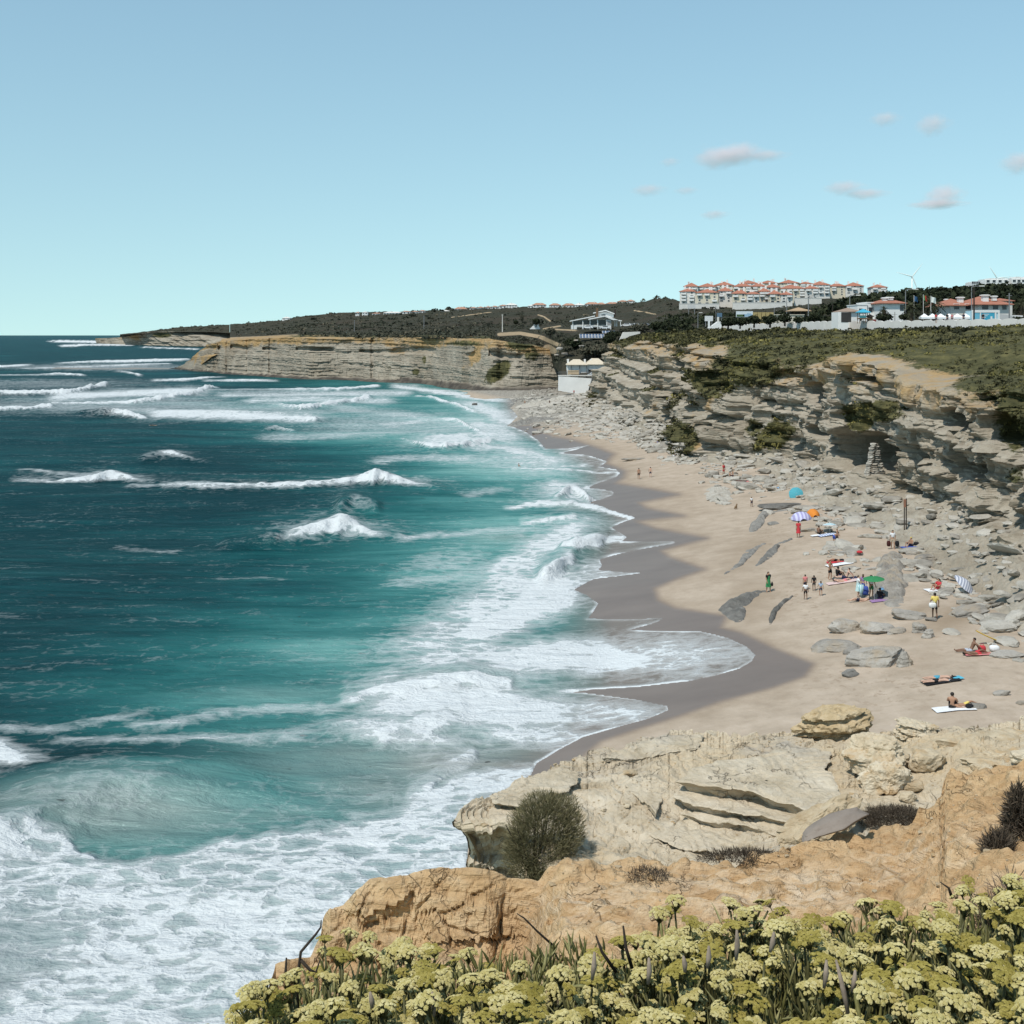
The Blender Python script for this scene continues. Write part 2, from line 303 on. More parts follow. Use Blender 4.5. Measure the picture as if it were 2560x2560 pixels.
for stroke, th in BREAK:
    S = np.array(stroke, float); xs = S[:, 0]; lo, hi = S[:, 1].min() - 90, S[:, 1].max() + 90
    m = (PY > lo) & (PY < hi) & (PX > xs.min() - 120) & (PX < xs.max() + 120)
    if not m.any(): continue
    order = np.argsort(xs); x = PX[m] + jx[m] * .4; y = PY[m]
    sm = lambda col_: sum(np.interp(x + o_, xs[order], S[order, col_]) * w_ for o_, w_ in ((-16, .12), (-8, .22), (0, .32), (8, .22), (16, .12)))
    br = sm(3); yc = sm(1); h = sm(2) * (1 + (.06 + .22 * br) * vnoise(X[m] * .35, Y[m] * .05, seed=38) + .18 * br * vnoise(X[m] * 1.1, Y[m] * .1, seed=39))
    end = sstep(xs.min() - 26, xs.min() + 4, x) * (1 - sstep(xs.max() - 4, xs.max() + 22, x))
    sc_px = F / Y[m]; hp = h * sc_px                      # crest height in photo px; yc is where the middle of the white front shows
    foot = at(0, 1, 0) if False else None
    dyw = (y - (yc + hp * .42 + jy[m] * .25))             # >0 toward the camera, in ground px
    per_m = (PY[m] - HOR) / Y[m]                          # ground px per metre of depth
    d = dyw / per_m + (.15 + .85 * br) * (.55 * vnoise(X[m] * .6, Y[m] * .4, seed=44) + .35 * vnoise(X[m] * 1.7, Y[m], seed=45))
    rs = 1.7 / per_m; wf, wb = np.maximum(1.3 + h * 1.0, rs * 1.25), np.maximum(3.5 + h * 2.6, rs * 1.6)
    prof = np.where(d > 0, np.exp(-(d / wf) ** 2), np.exp(-(d / wb) ** 2))
    dz[m] += h * prof * end
    fr = np.where(d > 0, np.exp(-(d / (wf * 1.15)) ** 4), np.exp(-(d / np.maximum(.9 + .5 * h, rs)) ** 2))
    back = np.where(d < 0, np.exp(-np.abs(d) / (4.5 + h * 4)), 0) * .62
    rag = 1 + .55 * vnoise(X[m] * .9, Y[m] * .5, seed=36) + .4 * vnoise(X[m] * .25, Y[m] * .2, seed=37)
    foam[m] = np.maximum(foam[m], np.maximum(fr * (.72 + .22 * rag), back * rag) * br * end); lump[m] = np.maximum(lump[m], fr * br * end * np.minimum(h, 1.6))
for st, th, a in STREAK:
    d, _ = seg_dist(PX + jx, PY + jy * .8, st, .25); foam = np.maximum(foam, a * np.exp(-(d / th) ** 2))
for cx, cy, rx, ry, an, a in FOAMBLOB:
    foam = np.maximum(foam, a * np.minimum(1, 1.25 * blob(PX + jx * 2, PY + jy * 2, cx, cy, rx, ry, an)))
low = sstep(0, 40, PY - np.interp(PX, [-200, 0, 156, 203, 326, 471, 525, 700, 850, 1000, 1200], [2100, 2052, 2036, 2088, 2096, 2074, 2059, 2036, 2020, 1990, 1900]) + jy * 3)
foam = np.where(PY > 1900, np.minimum(foam, .12 + .9 * low + .25 * (PX > 980)), foam); foam = np.maximum(foam, low * .66)
hole = blob(PX, PY, 40, 2380, 150, 90) + .6 * blob(PX, PY, 330, 2085, 150, 30)
foam = foam * (1 - .3 * np.clip(hole, 0, 1))
edge = np.exp(-(np.clip(sgn, 0, None) / 4.2) ** 2) * (sgn > -2) * (PY > 1030) * (.55 + .45 * vnoise(X * .5, Y * .5, seed=8)); 
film = sstep(-.35, .15, zbeach(X, Y)) * (Y < 420) * sstep(1080, 1300, PX)
foam = np.maximum(foam, edge * 1.1)
# water tint
t = sstep(-.1, 1.0, (PX - np.interp(PY, [880, 1000, 1200, 1400, 1700, 2000], [560, 260, 560, 330, -150, -500])) / 1000.0)
turb = t * .59 + .10 * fbm(X * .02, Y * .01, o=3, seed=11)
for cx, cy, rx, ry, a in [(900, 1432, 330, 26, .07), (830, 1622, 230, 42, .20), (1150, 1420, 220, 60, .2), (1230, 1180, 180, 50, .25), (900, 1100, 260, 30, .25), (650, 1400, 420, 14, .06), (230, 2010, 330, 60, .10), (560, 1990, 330, 60, .12), (1180, 1040, 120, 40, .2), (500, 1010, 420, 30, .25), (1250, 1330, 160, 40, .25), (640, 1740, 300, 20, .12)]:
    turb = turb + a * blob(PX + jx, PY + jy, cx, cy, rx, ry)
for cx, cy, rx, ry, a in [(1120, 1900, 260, 110, 1.0), (1180, 1760, 260, 80, .85), (1300, 1640, 220, 60, .7), (980, 1960, 240, 80, .9), (900, 1890, 330, 50, .75), (1230, 1930, 160, 60, .9), (650, 2010, 280, 40, .55), (300, 2010, 400, 66, .95), (700, 1720, 220, 22, .18), (1040, 1740, 40, 14, .8), (1230, 1560, 120, 12, .5), (1130, 1640, 200, 14, .5), (1440, 1268, 60, 12, .5), (1300, 1345, 120, 8, .4), (400, 2350, 600, 260, .6)]:
    sandy = np.maximum(sandy, a * blob(PX + jx, PY + jy, cx, cy, rx, ry))
turb = np.clip(turb - .34 * blob(PX, PY, 200, 1885, 420, 40) - .12 * blob(PX, PY, 500, 1830, 500, 40), 0, 1.1)
# chop and swell
fade = np.clip(1 - film, 0, 1) * np.clip(700 / Y, 0, 1)
sw = 0
for k, (lx, ly, a) in enumerate([(90, 26, .42), (55, 15, .32), (26, 8.5, .23), (13, 4.6, .14), (7, 2.6, .08), (4, 1.6, .045)]):
    n = vnoise(X / lx + k * 7.7 + Y / ly * .12, Y / ly + .1 * X / lx, seed=20 + k); sw = sw + a * n * np.clip(1.6 - Y / (ly * 70), 0, 1)
dz = dz + sw * (1 - .75 * np.clip(foam, 0, 1) * (PY > 1400)) * (1 - .75 * film) * np.where(sgn < 40, np.clip(sgn / 40, .1, 1), 1)
lum = fbm(X * .55, Y * .35, o=4, seed=31, rough=.6)
dz = dz + lump * (.30 * lum + .12 * fbm(X * 1.1, Y * .8, o=3, seed=32, ridged=True))
dz = dz + (PY > 1850) * low * .12 * fbm(X * .5, Y * .5, o=4, seed=33)
Zs = np.where(shallow, Z + np.maximum(dz, 0) * .6 * np.clip(1 - Z / 1.2, 0, 1), np.maximum(dz, -.45))
Zs = np.where(shallow, np.maximum(Zs, Z), Zs)
Zs = np.where(Y < 420, np.maximum(Zs, zbeach(X, Y) + .03), Zs)
Zs = np.where(sgn < 0, Z - .025 - np.clip(-sgn / 8, 0, 1) * .5, Zs)
Zs = Zs - np.where(Y > 8000, 0, 0)
sea_me = mesh('sea', np.stack((X, Y, Zs), -1).reshape(-1, 3), gridf(*X.shape, flip=True),
              {'foam': foam.ravel(), 'turb': turb.ravel(), 'sandy': sandy.ravel(), 'film': film.ravel(), 'edge': edge.ravel()})
T = NT('sea_water')
fo, tu, sa, fi, ed = (T.attr(k) for k in ('foam', 'turb', 'sandy', 'film', 'edge'))
v1 = T.pos(.5, 1, 1)
big = T.noise(.05, 5, .6, T.pos(.35, 1, 1))
tun = T.math('ADD', tu, T.math('MULTIPLY', T.math('SUBTRACT', big, .5), .55))
st1 = T.noise(.5, 6, .68, T.pos(.22, 1, 1), .7); st2 = T.noise(.11, 5, .62, T.pos(.28, 1, 1), .6)
tun = T.math('ADD', tun, T.math('ADD', T.math('MULTIPLY', T.math('SUBTRACT', st1, .5), .44), T.math('MULTIPLY', T.math('SUBTRACT', st2, .5), .50)))
wat = T.ramp(tun, [(0, (.0025, .025, .029)), (.18, (.006, .055, .058)), (.36, (.015, .096, .094)), (.55, (.045, .170, .160)), (.76, (.125, .285, .262)), (1, (.29, .43, .40))])
wat = T.mix(T.math('MULTIPLY', sa, T.mr(big, .25, .6)), wat, (.29, .275, .255))
wetsand = (.185, .145, .122)
wat = T.mix(T.math('MULTIPLY', fi, .92), wat, wetsand)
warp = T.noise(.5, 4, .6, T.pos(), color=True)
wv = T.n('VectorMath', {0: T.pos(.8, 1, 1), 1: T.n('VectorMath', {0: warp, 3: 2.0}, operation='SCALE').outputs[0]}, operation='ADD').outputs[0]
lace = T.voro(.75, wv, 'DISTANCE_TO_EDGE'); lace2 = T.voro(2.1, wv, 'DISTANCE_TO_EDGE')
fn = T.noise(.8, 9, .7, T.pos(.28, 1, 1), .8); fn2 = T.noise(.16, 5, .6, T.pos(.3, 1, 1), .5)
cell = T.math('SUBTRACT', 1.0, T.mr(lace, .02, .40)); cell2 = T.math('SUBTRACT', 1.0, T.mr(lace2, .0, .30))
pat = T.math('ADD', T.math('ADD', T.math('MULTIPLY', fn, .62), T.math('MULTIPLY', fn2, .30)), T.math('ADD', T.math('MULTIPLY', cell, .20), T.math('MULTIPLY', cell2, .07)))
thr = T.math('SUBTRACT', 1.02, T.math('MULTIPLY', fo, .74))
fm = T.mr(T.math('SUBTRACT', pat, thr), -.05, .14, smooth=True)
veil = T.math('MULTIPLY', T.mr(T.math('SUBTRACT', pat, thr), -.30, .08), .60)      # thin milky foam round the dense patches
fm = T.math('MAXIMUM', fm, veil); fm = T.math('MAXIMUM', fm, T.math('MULTIPLY', ed, T.mr(fn, .3, .5)))
fm = T.math('MINIMUM', fm, 1.0)
spk = T.math('MULTIPLY', T.mr(T.noise(1.5, 2, .5, T.pos(.6, 1, 1)), .70, .74), T.mr(T.noise(.06, 2, .5), .42, .6))
wat = T.mix(T.math('MULTIPLY', spk, .75), wat, (.03, .026, .02))
basec = T.mix(fm, wat, (.60, .625, .625))
rip = T.math('ADD', T.math('MULTIPLY', T.noise(.8, 6, .62, T.pos(.42, 1, 1), .4), 1.0), T.math('MULTIPLY', T.noise(.14, 3, .5, T.pos(.4, 1, 1)), 1.4))
rip = T.math('MULTIPLY', rip, T.math('SUBTRACT', 1.0, T.math('MULTIPLY', fi, .93)))
nrm = T.bump(T.math('ADD', T.math('MULTIPLY', rip, 2.0), T.math('MULTIPLY', T.math('MULTIPLY', fm, T.math('ADD', fn, T.math('MULTIPLY', cell2, .2))), .7)), .65, .5)
fre = T.n('Fresnel', {0: 1.33, 1: nrm}).outputs[0]; gl = T.math('MULTIPLY', T.mr(fre, .02, .9, .02, .17), T.math('SUBTRACT', 1.0, fm))
T.done(T.n('MixShader', {0: gl, 1: T.n('BsdfDiffuse', {0: basec, 2: nrm}).outputs[0], 2: T.n('BsdfGlossy', {0: (.7, .97, 1), 1: .22, 'Normal': nrm}).outputs[0]}).outputs[0])
obj('sea', sea_me, T.m, kind='structure')

# ------------------------------------------------------------------ the sand
rows = np.concatenate((np.arange(138, 420, 3.0), np.arange(420, 1100, 4.0), np.arange(1100, 2100, 14.0))); cols = np.concatenate((np.arange(900, 1280, 14.0), np.arange(1280, 2600, 5.0), np.arange(2600, 3300, 40.0)))
PX, PYd = np.meshgrid(cols, rows); PY = PYd + HOR
X, Y, Z = solve_ground(PX, PY, zbeach)
wi = inside(PX, PY, WETPOLY); dw, _ = seg_dist(PX, PY, WETLINE, .5); sg = np.where(wi, dw, -dw)
wet = sstep(-11, 5, sg)
lobes = .35 * np.exp(-(np.clip(-sg, 0, None) / 26) ** 2)
for cx, cy, rx, ry, a in [(1880, 1370, 90, 40, .55), (1850, 1420, 90, 22, .5), (1880, 1500, 70, 60, .6), (1940, 1530, 40, 30, .4), (2385, 1545, 95, 32, .85), (2300, 1525, 50, 12, .6), (1700, 1300, 150, 12, .3), (2320, 1640, 40, 30, .35)]:
    lobes = np.maximum(lobes, a * blob(PX, PY, cx, cy, rx, ry, -20))
foot = .045 * fbm(X * 1.4, Y * 1.4, o=4, seed=41) + .10 * fbm(X * .2, Y * .2, o=3, seed=42)
dry = 1 - wet
trod = .32 * sstep(1.2, 2.4, Z)
for cx, cy, rx, ry in [(1990, 1480, 70, 90), (2030, 1530, 60, 60), (1930, 1340, 60, 60), (2120, 1690, 120, 30), (2060, 1440, 60, 60), (2200, 1720, 200, 60)]: trod = np.maximum(trod, blob(PX, PY, cx, cy, rx, ry))
Z = Z + foot * dry * .7 * sstep(.3, 1.2, Z) - .05 * trod * np.clip(vnoise(X * 2.6, Y * 2.6, seed=43), 0, 1) * dry
T = NT('beach_sand'); we = T.attr('wet'); da = T.attr('damp'); tr = T.attr('trod')
g = T.noise(.5, 6, .65); g2 = T.noise(6, 5, .7)
dryc = T.ramp(g, [(.3, (.325, .26, .195)), (.5, (.405, .328, .252)), (.68, (.47, .385, .302))])
dryc = T.mix(T.math('MULTIPLY', T.mr(g2, .35, .7), .25), dryc, (.36, .275, .19))
fp = T.math('MULTIPLY', T.mr(T.noise(2.0, 3, .6, T.pos(1, .8, 1)), .56, .63), tr)
dryc = T.mix(T.math('MULTIPLY', fp, .62), dryc, (.27, .20, .14))
dampc = T.mix(T.mr(da, 0, 1), dryc, (.255, .190, .128))
wetc = T.ramp(T.noise(.25, 4, .6, T.pos(.5, 1, 1)), [(.3, (.150, .108, .082)), (.7, (.195, .146, .114))])
dampc = T.mix(T.attr('stony'), dampc, T.ramp(T.noise(1.1, 6, .7), [(.35, (.14, .125, .105)), (.5, (.27, .245, .205)), (.65, (.38, .35, .30))]))
c = T.mix(we, dampc, wetc)
nrm = T.bump(T.math('ADD', T.noise(2.2, 4, .6), T.math('MULTIPLY', T.noise(14, 3, .6), .3)), T.mr(we, 0, 1, .5, .03), .10)
T.done(T.bsdf(c, T.mr(we, 0, .95, .9, .38), T.mr(we, 0, 1, .12, .30), nrm))
obj('beach', mesh('beach', np.stack((X, Y, Z), -1).reshape(-1, 3), gridf(*X.shape, flip=True), {'wet': wet.ravel(), 'damp': np.clip(lobes, 0, 1).ravel(), 'trod': (trod + 0 * X).ravel(), 'stony': np.clip(sstep(262, 300, Y + 12 * fbm(X * .1, Y * .1, o=3, seed=47)) * sstep(-2, 4, X - Xshore(Y)), 0, 1).ravel()}), T.m, kind='structure')
# ------------------------------------------------------------------ rock, scrub and earth
def rock_mat(name, lo, mid, hi, ochre, veg, scale=1.0, bump=.6):
    T = NT(name); oc, ve, st = T.attr('ochre'), T.attr('veg'), T.attr('strat')
    n1 = T.noise(.35 * scale, 7, .65); n2 = T.noise(2.2 * scale, 6, .7); n3 = T.noise(.09 * scale, 4, .6)
    band = T.noise(1.0, 3, .6, T.n('CombineXYZ', {2: T.math('MULTIPLY', st, 2.3 * scale)}).outputs[0])
    c = T.ramp(T.math('ADD', T.math('MULTIPLY', n1, .6), T.math('MULTIPLY', band, .42)), [(.3, lo), (.5, mid), (.72, hi)])
    c = T.mix(T.math('MULTIPLY', T.mr(n2, .52, .72), .45), c, lo)
    c = T.mix(T.math('MULTIPLY', T.mr(T.noise(.055 * scale, 5, .62, None, .5), .5, .66), .55), c, tuple(x * .62 * y for x, y in zip(mid, (1.05, .95, .82))))
    oo = T.mr(T.math('ADD', oc, T.math('MULTIPLY', T.math('SUBTRACT', n1, .5), .9)), .38, .66, smooth=True)
    c = T.mix(oo, c, T.ramp(n2, [(.3, tuple(x * .72 for x in ochre)), (.7, ochre)]))
    vv = T.mr(T.math('ADD', ve, T.math('MULTIPLY', T.math('SUBTRACT', T.noise(1.3 * scale, 6, .7), .5), .8)), .44, .58)
    vc = T.ramp(T.noise(.55 * scale, 6, .7), [(.3, veg[0]), (.5, veg[1]), (.68, veg[2])])
    c = T.mix(vv, c, vc)
    c = T.mix(T.math('MULTIPLY', T.attr('algae'), T.mr(n1, .3, .55, .55, 1)), c, (.058, .050, .042))
    h = T.math('ADD', T.math('MULTIPLY', n2, .5), T.math('MULTIPLY', T.voro(1.6 * scale, T.pos(1, 1, 2.2), 'F1'), .35))
    h = T.math('ADD', h, T.math('MULTIPLY', T.noise(9 * scale, 4, .7), .16))
    return T.done(T.bsdf(c, .9, .12, T.bump(h, bump, .45 / scale)))
VEGDARK = ((.038, .039, .018), (.076, .072, .032), (.140, .124, .052))
M_cliff = rock_mat('grey_limestone', (.19, .163, .125), (.325, .287, .228), (.435, .395, .325), (.40, .265, .125), VEGDARK, 1.0)
M_far = rock_mat('distant_limestone', (.17, .145, .112), (.30, .262, .205), (.40, .36, .29), (.40, .265, .125), VEGDARK, .35)
def bedded(s, u, seed, thick=.7, amp=.8):                # ledge depth of bed s at the place u along the face: hard beds stand proud
    q = s / thick + .35 * vnoise(u * .05, s * .25, seed=seed); b = np.floor(q); fr = q - b
    a = rnd(b, seed) * .62 + .5 * vnoise(u * .16 + b * 7.1, b * 1.7, seed=seed + 1) 
    blk = np.floor(u / (1.1 + .8 * (rnd(b, seed + 2) + 1)) + 9 * rnd(b, seed + 3)); a = a + .32 * rnd(blk * 131 + b, seed + 4)
    a = a + .12 * np.where(fr < .14, -1.6, 0)            # joint at the base of each bed
    return a * amp
def surf_attrs(V, shape):                                # face normals on a grid, averaged to the points
    P = V.reshape(shape + (3,)); du = np.gradient(P, axis=1); dv = np.gradient(P, axis=0)
    n = np.cross(du, dv); n /= np.linalg.norm(n, axis=-1, keepdims=True) + 1e-9; return n
M_twig = plain('dry_twig', (.045, .036, .028), .9, .1, .3, 40)
# ------------------------------------------------------------------ the near cliff on the right, from the foreground to the small valley
ST = np.array([  # Y, scree base X, foot X, foot z, brow X, brow z, top X, top z
 (45, 24, 40, 7.0, 58, 17.5, 85, 22), (60, 26.5, 37.5, 6.4, 54, 17.5, 84, 22), (75, 31.5, 37.5, 6.0, 50, 17.3, 83, 22.3), (90, 33.0, 38.5, 6.2, 48.5, 17.2, 82, 22.6), (105, 33.6, 40.5, 6.0, 48, 17.0, 81, 22.8),
 (118, 33.4, 41.2, 5.6, 48, 16.6, 80, 23), (130, 32.5, 40.6, 5.2, 47, 16.8, 80, 23), (139, 31.5, 38.6, 5.0, 43.6, 18.4, 79, 23), (150, 31.2, 37.8, 4.8, 42.2, 19.2, 78, 23), (164, 31.8, 39.5, 4.6, 44.5, 17.2, 77, 23), (176, 31.5, 38.0, 4.4, 44, 17.0, 76, 23),
 (184, 29, 33.0, 3.8, 41, 17.4, 76, 23), (190, 26, 28.2, 3.4, 37.4, 17.8, 76, 23), (205, 26, 27.8, 3.5, 36.6, 18.4, 74, 23), (230, 23, 28.2, 3.8, 36.6, 19.2, 70, 23), (260, 16, 28.2, 4.2, 36.8, 19.6, 65, 23), (300, 5, 26, 4.0, 36.0, 20.0, 58, 23), (330, 2, 23.0, 4.0, 33.0, 19.8, 54, 22.8),
 (352, 2, 20.6, 3.6, 30.4, 19.4, 50, 22.6), (366, 6, 24, 3.8, 33.5, 19.6, 50, 22.6), (380, 16, 31, 5, 40, 20.2, 54, 22.8), (400, 30, 42, 8, 50, 21, 60, 23)], float)
Yc = np.concatenate((np.arange(45, 75, .5), np.arange(75, 135, .22), np.arange(135, 200, .34), np.arange(200, 300, .75), np.arange(300, 401, 1.0)))
g = lambda k: np.interp(Yc, ST[:, 0], ST[:, k])
NV1, NV2, NV3 = 46, 150, 56
v = np.concatenate((np.linspace(0, 1, NV1, endpoint=False), np.linspace(1, 2, NV2, endpoint=False), np.linspace(2, 3, NV3)))
VV, YY = np.meshgrid(v, Yc, indexing='ij'); shape = VV.shape
sbx, fx, fz, bx, bz, tx, tz = (np.broadcast_to(g(k), shape) for k in range(1, 8))
stp = np.interp(Yc, [60, 80, 185, 215, 400], [1, 1, 1, .85, .8]); fx = fx + 2.0 * stp; bx = bx - 2.7 * stp
sbz = zbeach(sbx, YY) - .25
t1, t2, t3 = np.clip(VV, 0, 1), np.clip(VV - 1, 0, 1), np.clip(VV - 2, 0, 1)
X = np.where(VV < 1, sbx + (fx - sbx) * t1, np.where(VV < 2, fx + (bx - fx) * (t2 ** 1.15), bx + (tx - bx) * t3))
Z = np.where(VV < 1, sbz + (fz - sbz) * t1 ** 1.25, np.where(VV < 2, fz + (bz - fz) * t2, bz + (tz - bz) * (1 - (1 - t3) ** 1.5)))
YY = YY.copy()
strat = Z - np.interp(YY, [60, 170, 230, 400], [-9.0, 2.0, 4.5, 9.5]) + .10 * (X - 35) + .9 * fbm(YY * .03, Z * .05, o=3, seed=50)
onrock = sstep(.55, 1.02, VV) * (1 - sstep(1.96, 2.12, VV)); scree = sstep(.02, .2, VV) * (1 - sstep(.9, 1.1, VV))
rib = 2.8 * fbm(YY * .11, Z * .05, o=3, seed=52) + 1.3 * fbm(YY * .35, Z * .14, o=3, seed=53)
def cell_off(a, b, seed):                               # joint-bounded blocks: one offset for each jittered cell
    ia, ib = np.floor(a), np.floor(b); f1 = np.full(a.shape, 9.0); val = np.zeros(a.shape)
    for i in (-1, 0, 1):
        for j in (-1, 0, 1):
            ca, cb = ia + i, ib + j; d = np.hypot(a - ca - .5 - .45 * _hash(ca, cb, ca * 0, seed), b - cb - .5 - .45 * _hash(ca, cb, ca * 0 + 1, seed)); m = d < f1
            f1 = np.where(m, d, f1); val = np.where(m, _hash(ca, cb, ca * 0 + 2, seed), val)
    return val
wob = .6 * fbm(YY * .2, Z * .2, o=3, seed=54)
smooth_ = .25 + .75 * sstep(-.28, .12, fbm(YY * .055 + 4, Z * .12, o=3, seed=59))       # talus covers the beds in places
bed3 = lambda s_, u_, sd_, th_, am_: (bedded(s_, u_, sd_, th_, am_) + bedded(s_ + .05, u_ + .1, sd_, th_, am_) + bedded(s_ - .05, u_ - .1, sd_, th_, am_)) / 3
dn = -bed3(strat, YY, 60, .66, .52) * smooth_ - .7 * bedded(strat + 3, YY * 1.7, 70, 2.1, 1.1) + rib + 1.05 * cell_off(YY / 4.2 + wob, strat / 3.0 + wob, 66) * smooth_ + .5 * cell_off(YY / 1.5 + wob, strat / 1.1 + wob, 67) * smooth_ + .35 * fbm(YY * 1.1, Z * 1.3, o=4, seed=68)
slope_m = (bx - fx) / np.maximum(bz - fz, 1); tb = 4.3; sq = strat / tb + .35 * fbm(YY * .06, Z * .03, o=2, seed=73); sf = sq - np.floor(sq)
saw = np.where(sf < .80, .5 - sf / .80, -.5 + sstep(.80, 1.0, sf)); dn = dn + .75 * slope_m * tb * saw - .55 * np.exp(-((.76 - sf) / .07) ** 2) + .8 * np.exp(-((sf - .05) / .12) ** 2)      # steep walls, caps that overhang, grown-over benches
dn = dn * onrock
# hollows under the hard beds: (Y, z, half length, half height, depth)
for cy, cz, ry, rz, dep in [(147, 7.8, 4.6, 3.2, 9.0), (140, 8.4, 4.8, 2.5, 9.0), (134, 8.8, 3.6, 1.6, 6.0), (167, 14.2, 5.5, 1.7, 5.5), (163, 8.6, 6, .9, 3.5), (172, 6.5, 5, 1.2, 2.0), (143, 17.0, 4, .55, 2.2), (147, 11.8, 4.5, .7, 1.8), (152, 7.6, 6, .6, 1.6), (91, 8.0, 5.2, 1.3, 4.5), (100, 12.4, 4, 1.5, 4.0), (107, 13.6, 4.2, 1.5, 4.0), (112, 9.4, 3.6, .8, 2.4), (97, 9.4, 3.5, .6, 2), (118, 13.8, 4.5, .9, 3.0), (112, 15.9, 4.2, .7, 2.6), (205, 15.0, 7, .9, 2.5), (222, 15.8, 8, 1.0, 2.6), (248, 16.3, 9, 1.0, 2.4), (275, 16.8, 9, .9, 2.0), (210, 9.0, 3, .6, 1.5), (300, 12, 4, .7, 1.5), (265, 10.5, 3, .7, 1.6), (240, 8, 3, .5, 1.2), (84, 12, 4, 1.5, 4)]:
    e = ((YY - cy) / ry) ** 2 + ((Z - cz - .05 * (YY - cy) + .25 * vnoise(YY * .6, Z, seed=77)) / rz) ** 2
    dn = dn + dep * np.clip(1 - sstep(.7, 1.02, e), 0, 1)
# gullies: washed-out cuts that run down the face
for cy, wdt, dep, lean in [(186.5, 1.6, 2.6, -.2), (232, 2.6, 1.8, .8), (218, 2.0, 1.4, .7), (280, 4, 1.6, .5), (157, 2.2, 1.6, 0), (135.5, 1.2, 1.6, 0), (103, 1.6, 1.8, -.3), (88, 2, 2.0, -.3), (320, 4, 1.5, .3)]:
    dn = dn + dep * np.exp(-((YY - cy - lean * (Z - 10)) / wdt) ** 2) * onrock
X = X + dn; YY = YY + .25 * dn
rub = fbm(X * .55, YY * .4, Z * .5, o=4, seed=55); rub2 = fbm(X * 1.6, YY * 1.3, Z * 1.2, o=3, seed=56)
Z = Z + scree * (.55 * rub + .35 * np.abs(rub2)) + .12 * rub2 * onrock
top = sstep(2.0, 2.25, VV)
Z = Z + top * (.9 * fbm(X * .10, YY * .06, o=4, seed=57) + .25 * rub2)
V = np.stack((X, YY, Z), -1); N = surf_attrs(V.reshape(-1, 3), shape); qx, qy = proj(X, YY, Z)
veg = top * (.60 + .35 * fbm(X * .08, YY * .05, o=3, seed=58)) + sstep(1.5, 2.0, VV) * (.30 + .18 * (YY < 125))
veg = veg + .45 * np.exp(-((.93 - sf) / .12) ** 2) * sstep(-.1, .3, fbm(YY * .07, Z * .07, 3, o=3, seed=74)) * onrock
veg = veg + .42 * sstep(.5, .85, np.abs(N[..., 2])) * sstep(.0, .35, fbm(X * .16 + 8, YY * .10, Z * .16, o=3, seed=69)) * sstep(1.1, 1.4, VV)
for cx, cy, rx, ry, an, a in [(1850, 900, 120, 40, 0, .8), (1760, 960, 30, 60, -50, .8), (2180, 1030, 80, 26, 5, .95), (2080, 900, 60, 18, 0, .6), (1950, 1090, 60, 30, -40, .7), (2440, 960, 90, 26, 0, .75), (2540, 1080, 34, 60, 0, .8), (2360, 1110, 40, 16, 20, .5), (1690, 1000, 16, 50, 40, .55), (1700, 1095, 52, 60, -55, .7), (1795, 950, 30, 60, -60, .75), (1830, 1060, 30, 30, 0, .4), (1880, 925, 90, 55, 0, .75), (1990, 905, 70, 45, 0, .6), (1920, 1085, 70, 22, -50, .75), (1885, 1070, 30, 36, 0, .6), (2150, 1045, 40, 40, -20, .9), (2215, 1020, 55, 30, 0, .7), (2300, 1060, 40, 30, 20, .5), (2530, 1010, 40, 110, 10, .85), (2480, 985, 40, 40, 0, .5), (2540, 1190, 30, 34, 0, .55), (1730, 1000, 14, 40, -60, .5), (1640, 905, 30, 14, -20, .4), (1600, 1060, 40, 14, 10, .45), (1700, 860, 60, 20, 0, .6), (1480, 1000, 14, 40, 20, .5), (2320, 905, 80, 24, -10, .6), (2420, 930, 60, 30, 0, .5), (2050, 1000, 26, 10, 0, .3), (2060, 1060, 40, 10, 20, .35)]:
    veg = np.maximum(veg, a * np.minimum(1, 1.3 * blob(qx, qy, cx, cy, rx, ry, an)))
for cx, cy, rx, ry, an, a in [(2160, 905, 70, 22, 5, .8), (2050, 960, 60, 40, 0, .5), (2330, 950, 60, 14, 0, .6), (2290, 985, 60, 16, 0, .6), (2340, 1080, 70, 50, 10, .5), (2200, 960, 24, 24, 0, .9), (1650, 875, 40, 16, 0, .8), (1745, 885, 26, 34, -40, .8), (1800, 875, 24, 22, -40, .6), (1580, 880, 40, 20, -30, .5)]:
    veg = veg * (1 - a * np.minimum(1, 1.3 * blob(qx, qy, cx, cy, rx, ry, an)))
och = .42 * sstep(1.45, 1.95, VV) + .10
for cx, cy, rx, ry, an, a in [(1720, 1110, 26, 60, -70, 1.0), (1775, 1000, 12, 70, 10, .9), (1640, 1000, 16, 60, 35, .8), (1685, 960, 16, 40, 35, .8), (2195, 965, 26, 26, 0, 1.0), (1560, 870, 40, 14, -30, .9), (1650, 862, 22, 10, 0, .9), (1745, 880, 26, 40, 40, .9), (1800, 870, 20, 30, 30, .8), (2270, 1130, 40, 40, 0, .45), (1500, 950, 14, 60, 20, .6), (1900, 1110, 30, 14, 0, .6), (2175, 1010, 30, 14, 0, .8), (2350, 1260, 70, 50, 0, .35), (1735, 1060, 14, 60, 5, .9), (2150, 890, 50, 10, 0, .5), (2380, 940, 60, 10, 0, .5)]:
    och = np.maximum(och, .72 * a * np.minimum(1, 1.3 * blob(qx + 14 * fbm(YY * .5, Z * .5, o=3, seed=63), qy + 14 * fbm(YY * .5, Z * .5, 7, o=3, seed=64), cx, cy, rx, ry, an)) * (.7 + .6 * fbm(YY * .3, Z * .4, o=3, seed=65)))
V = V.reshape(-1, 3)
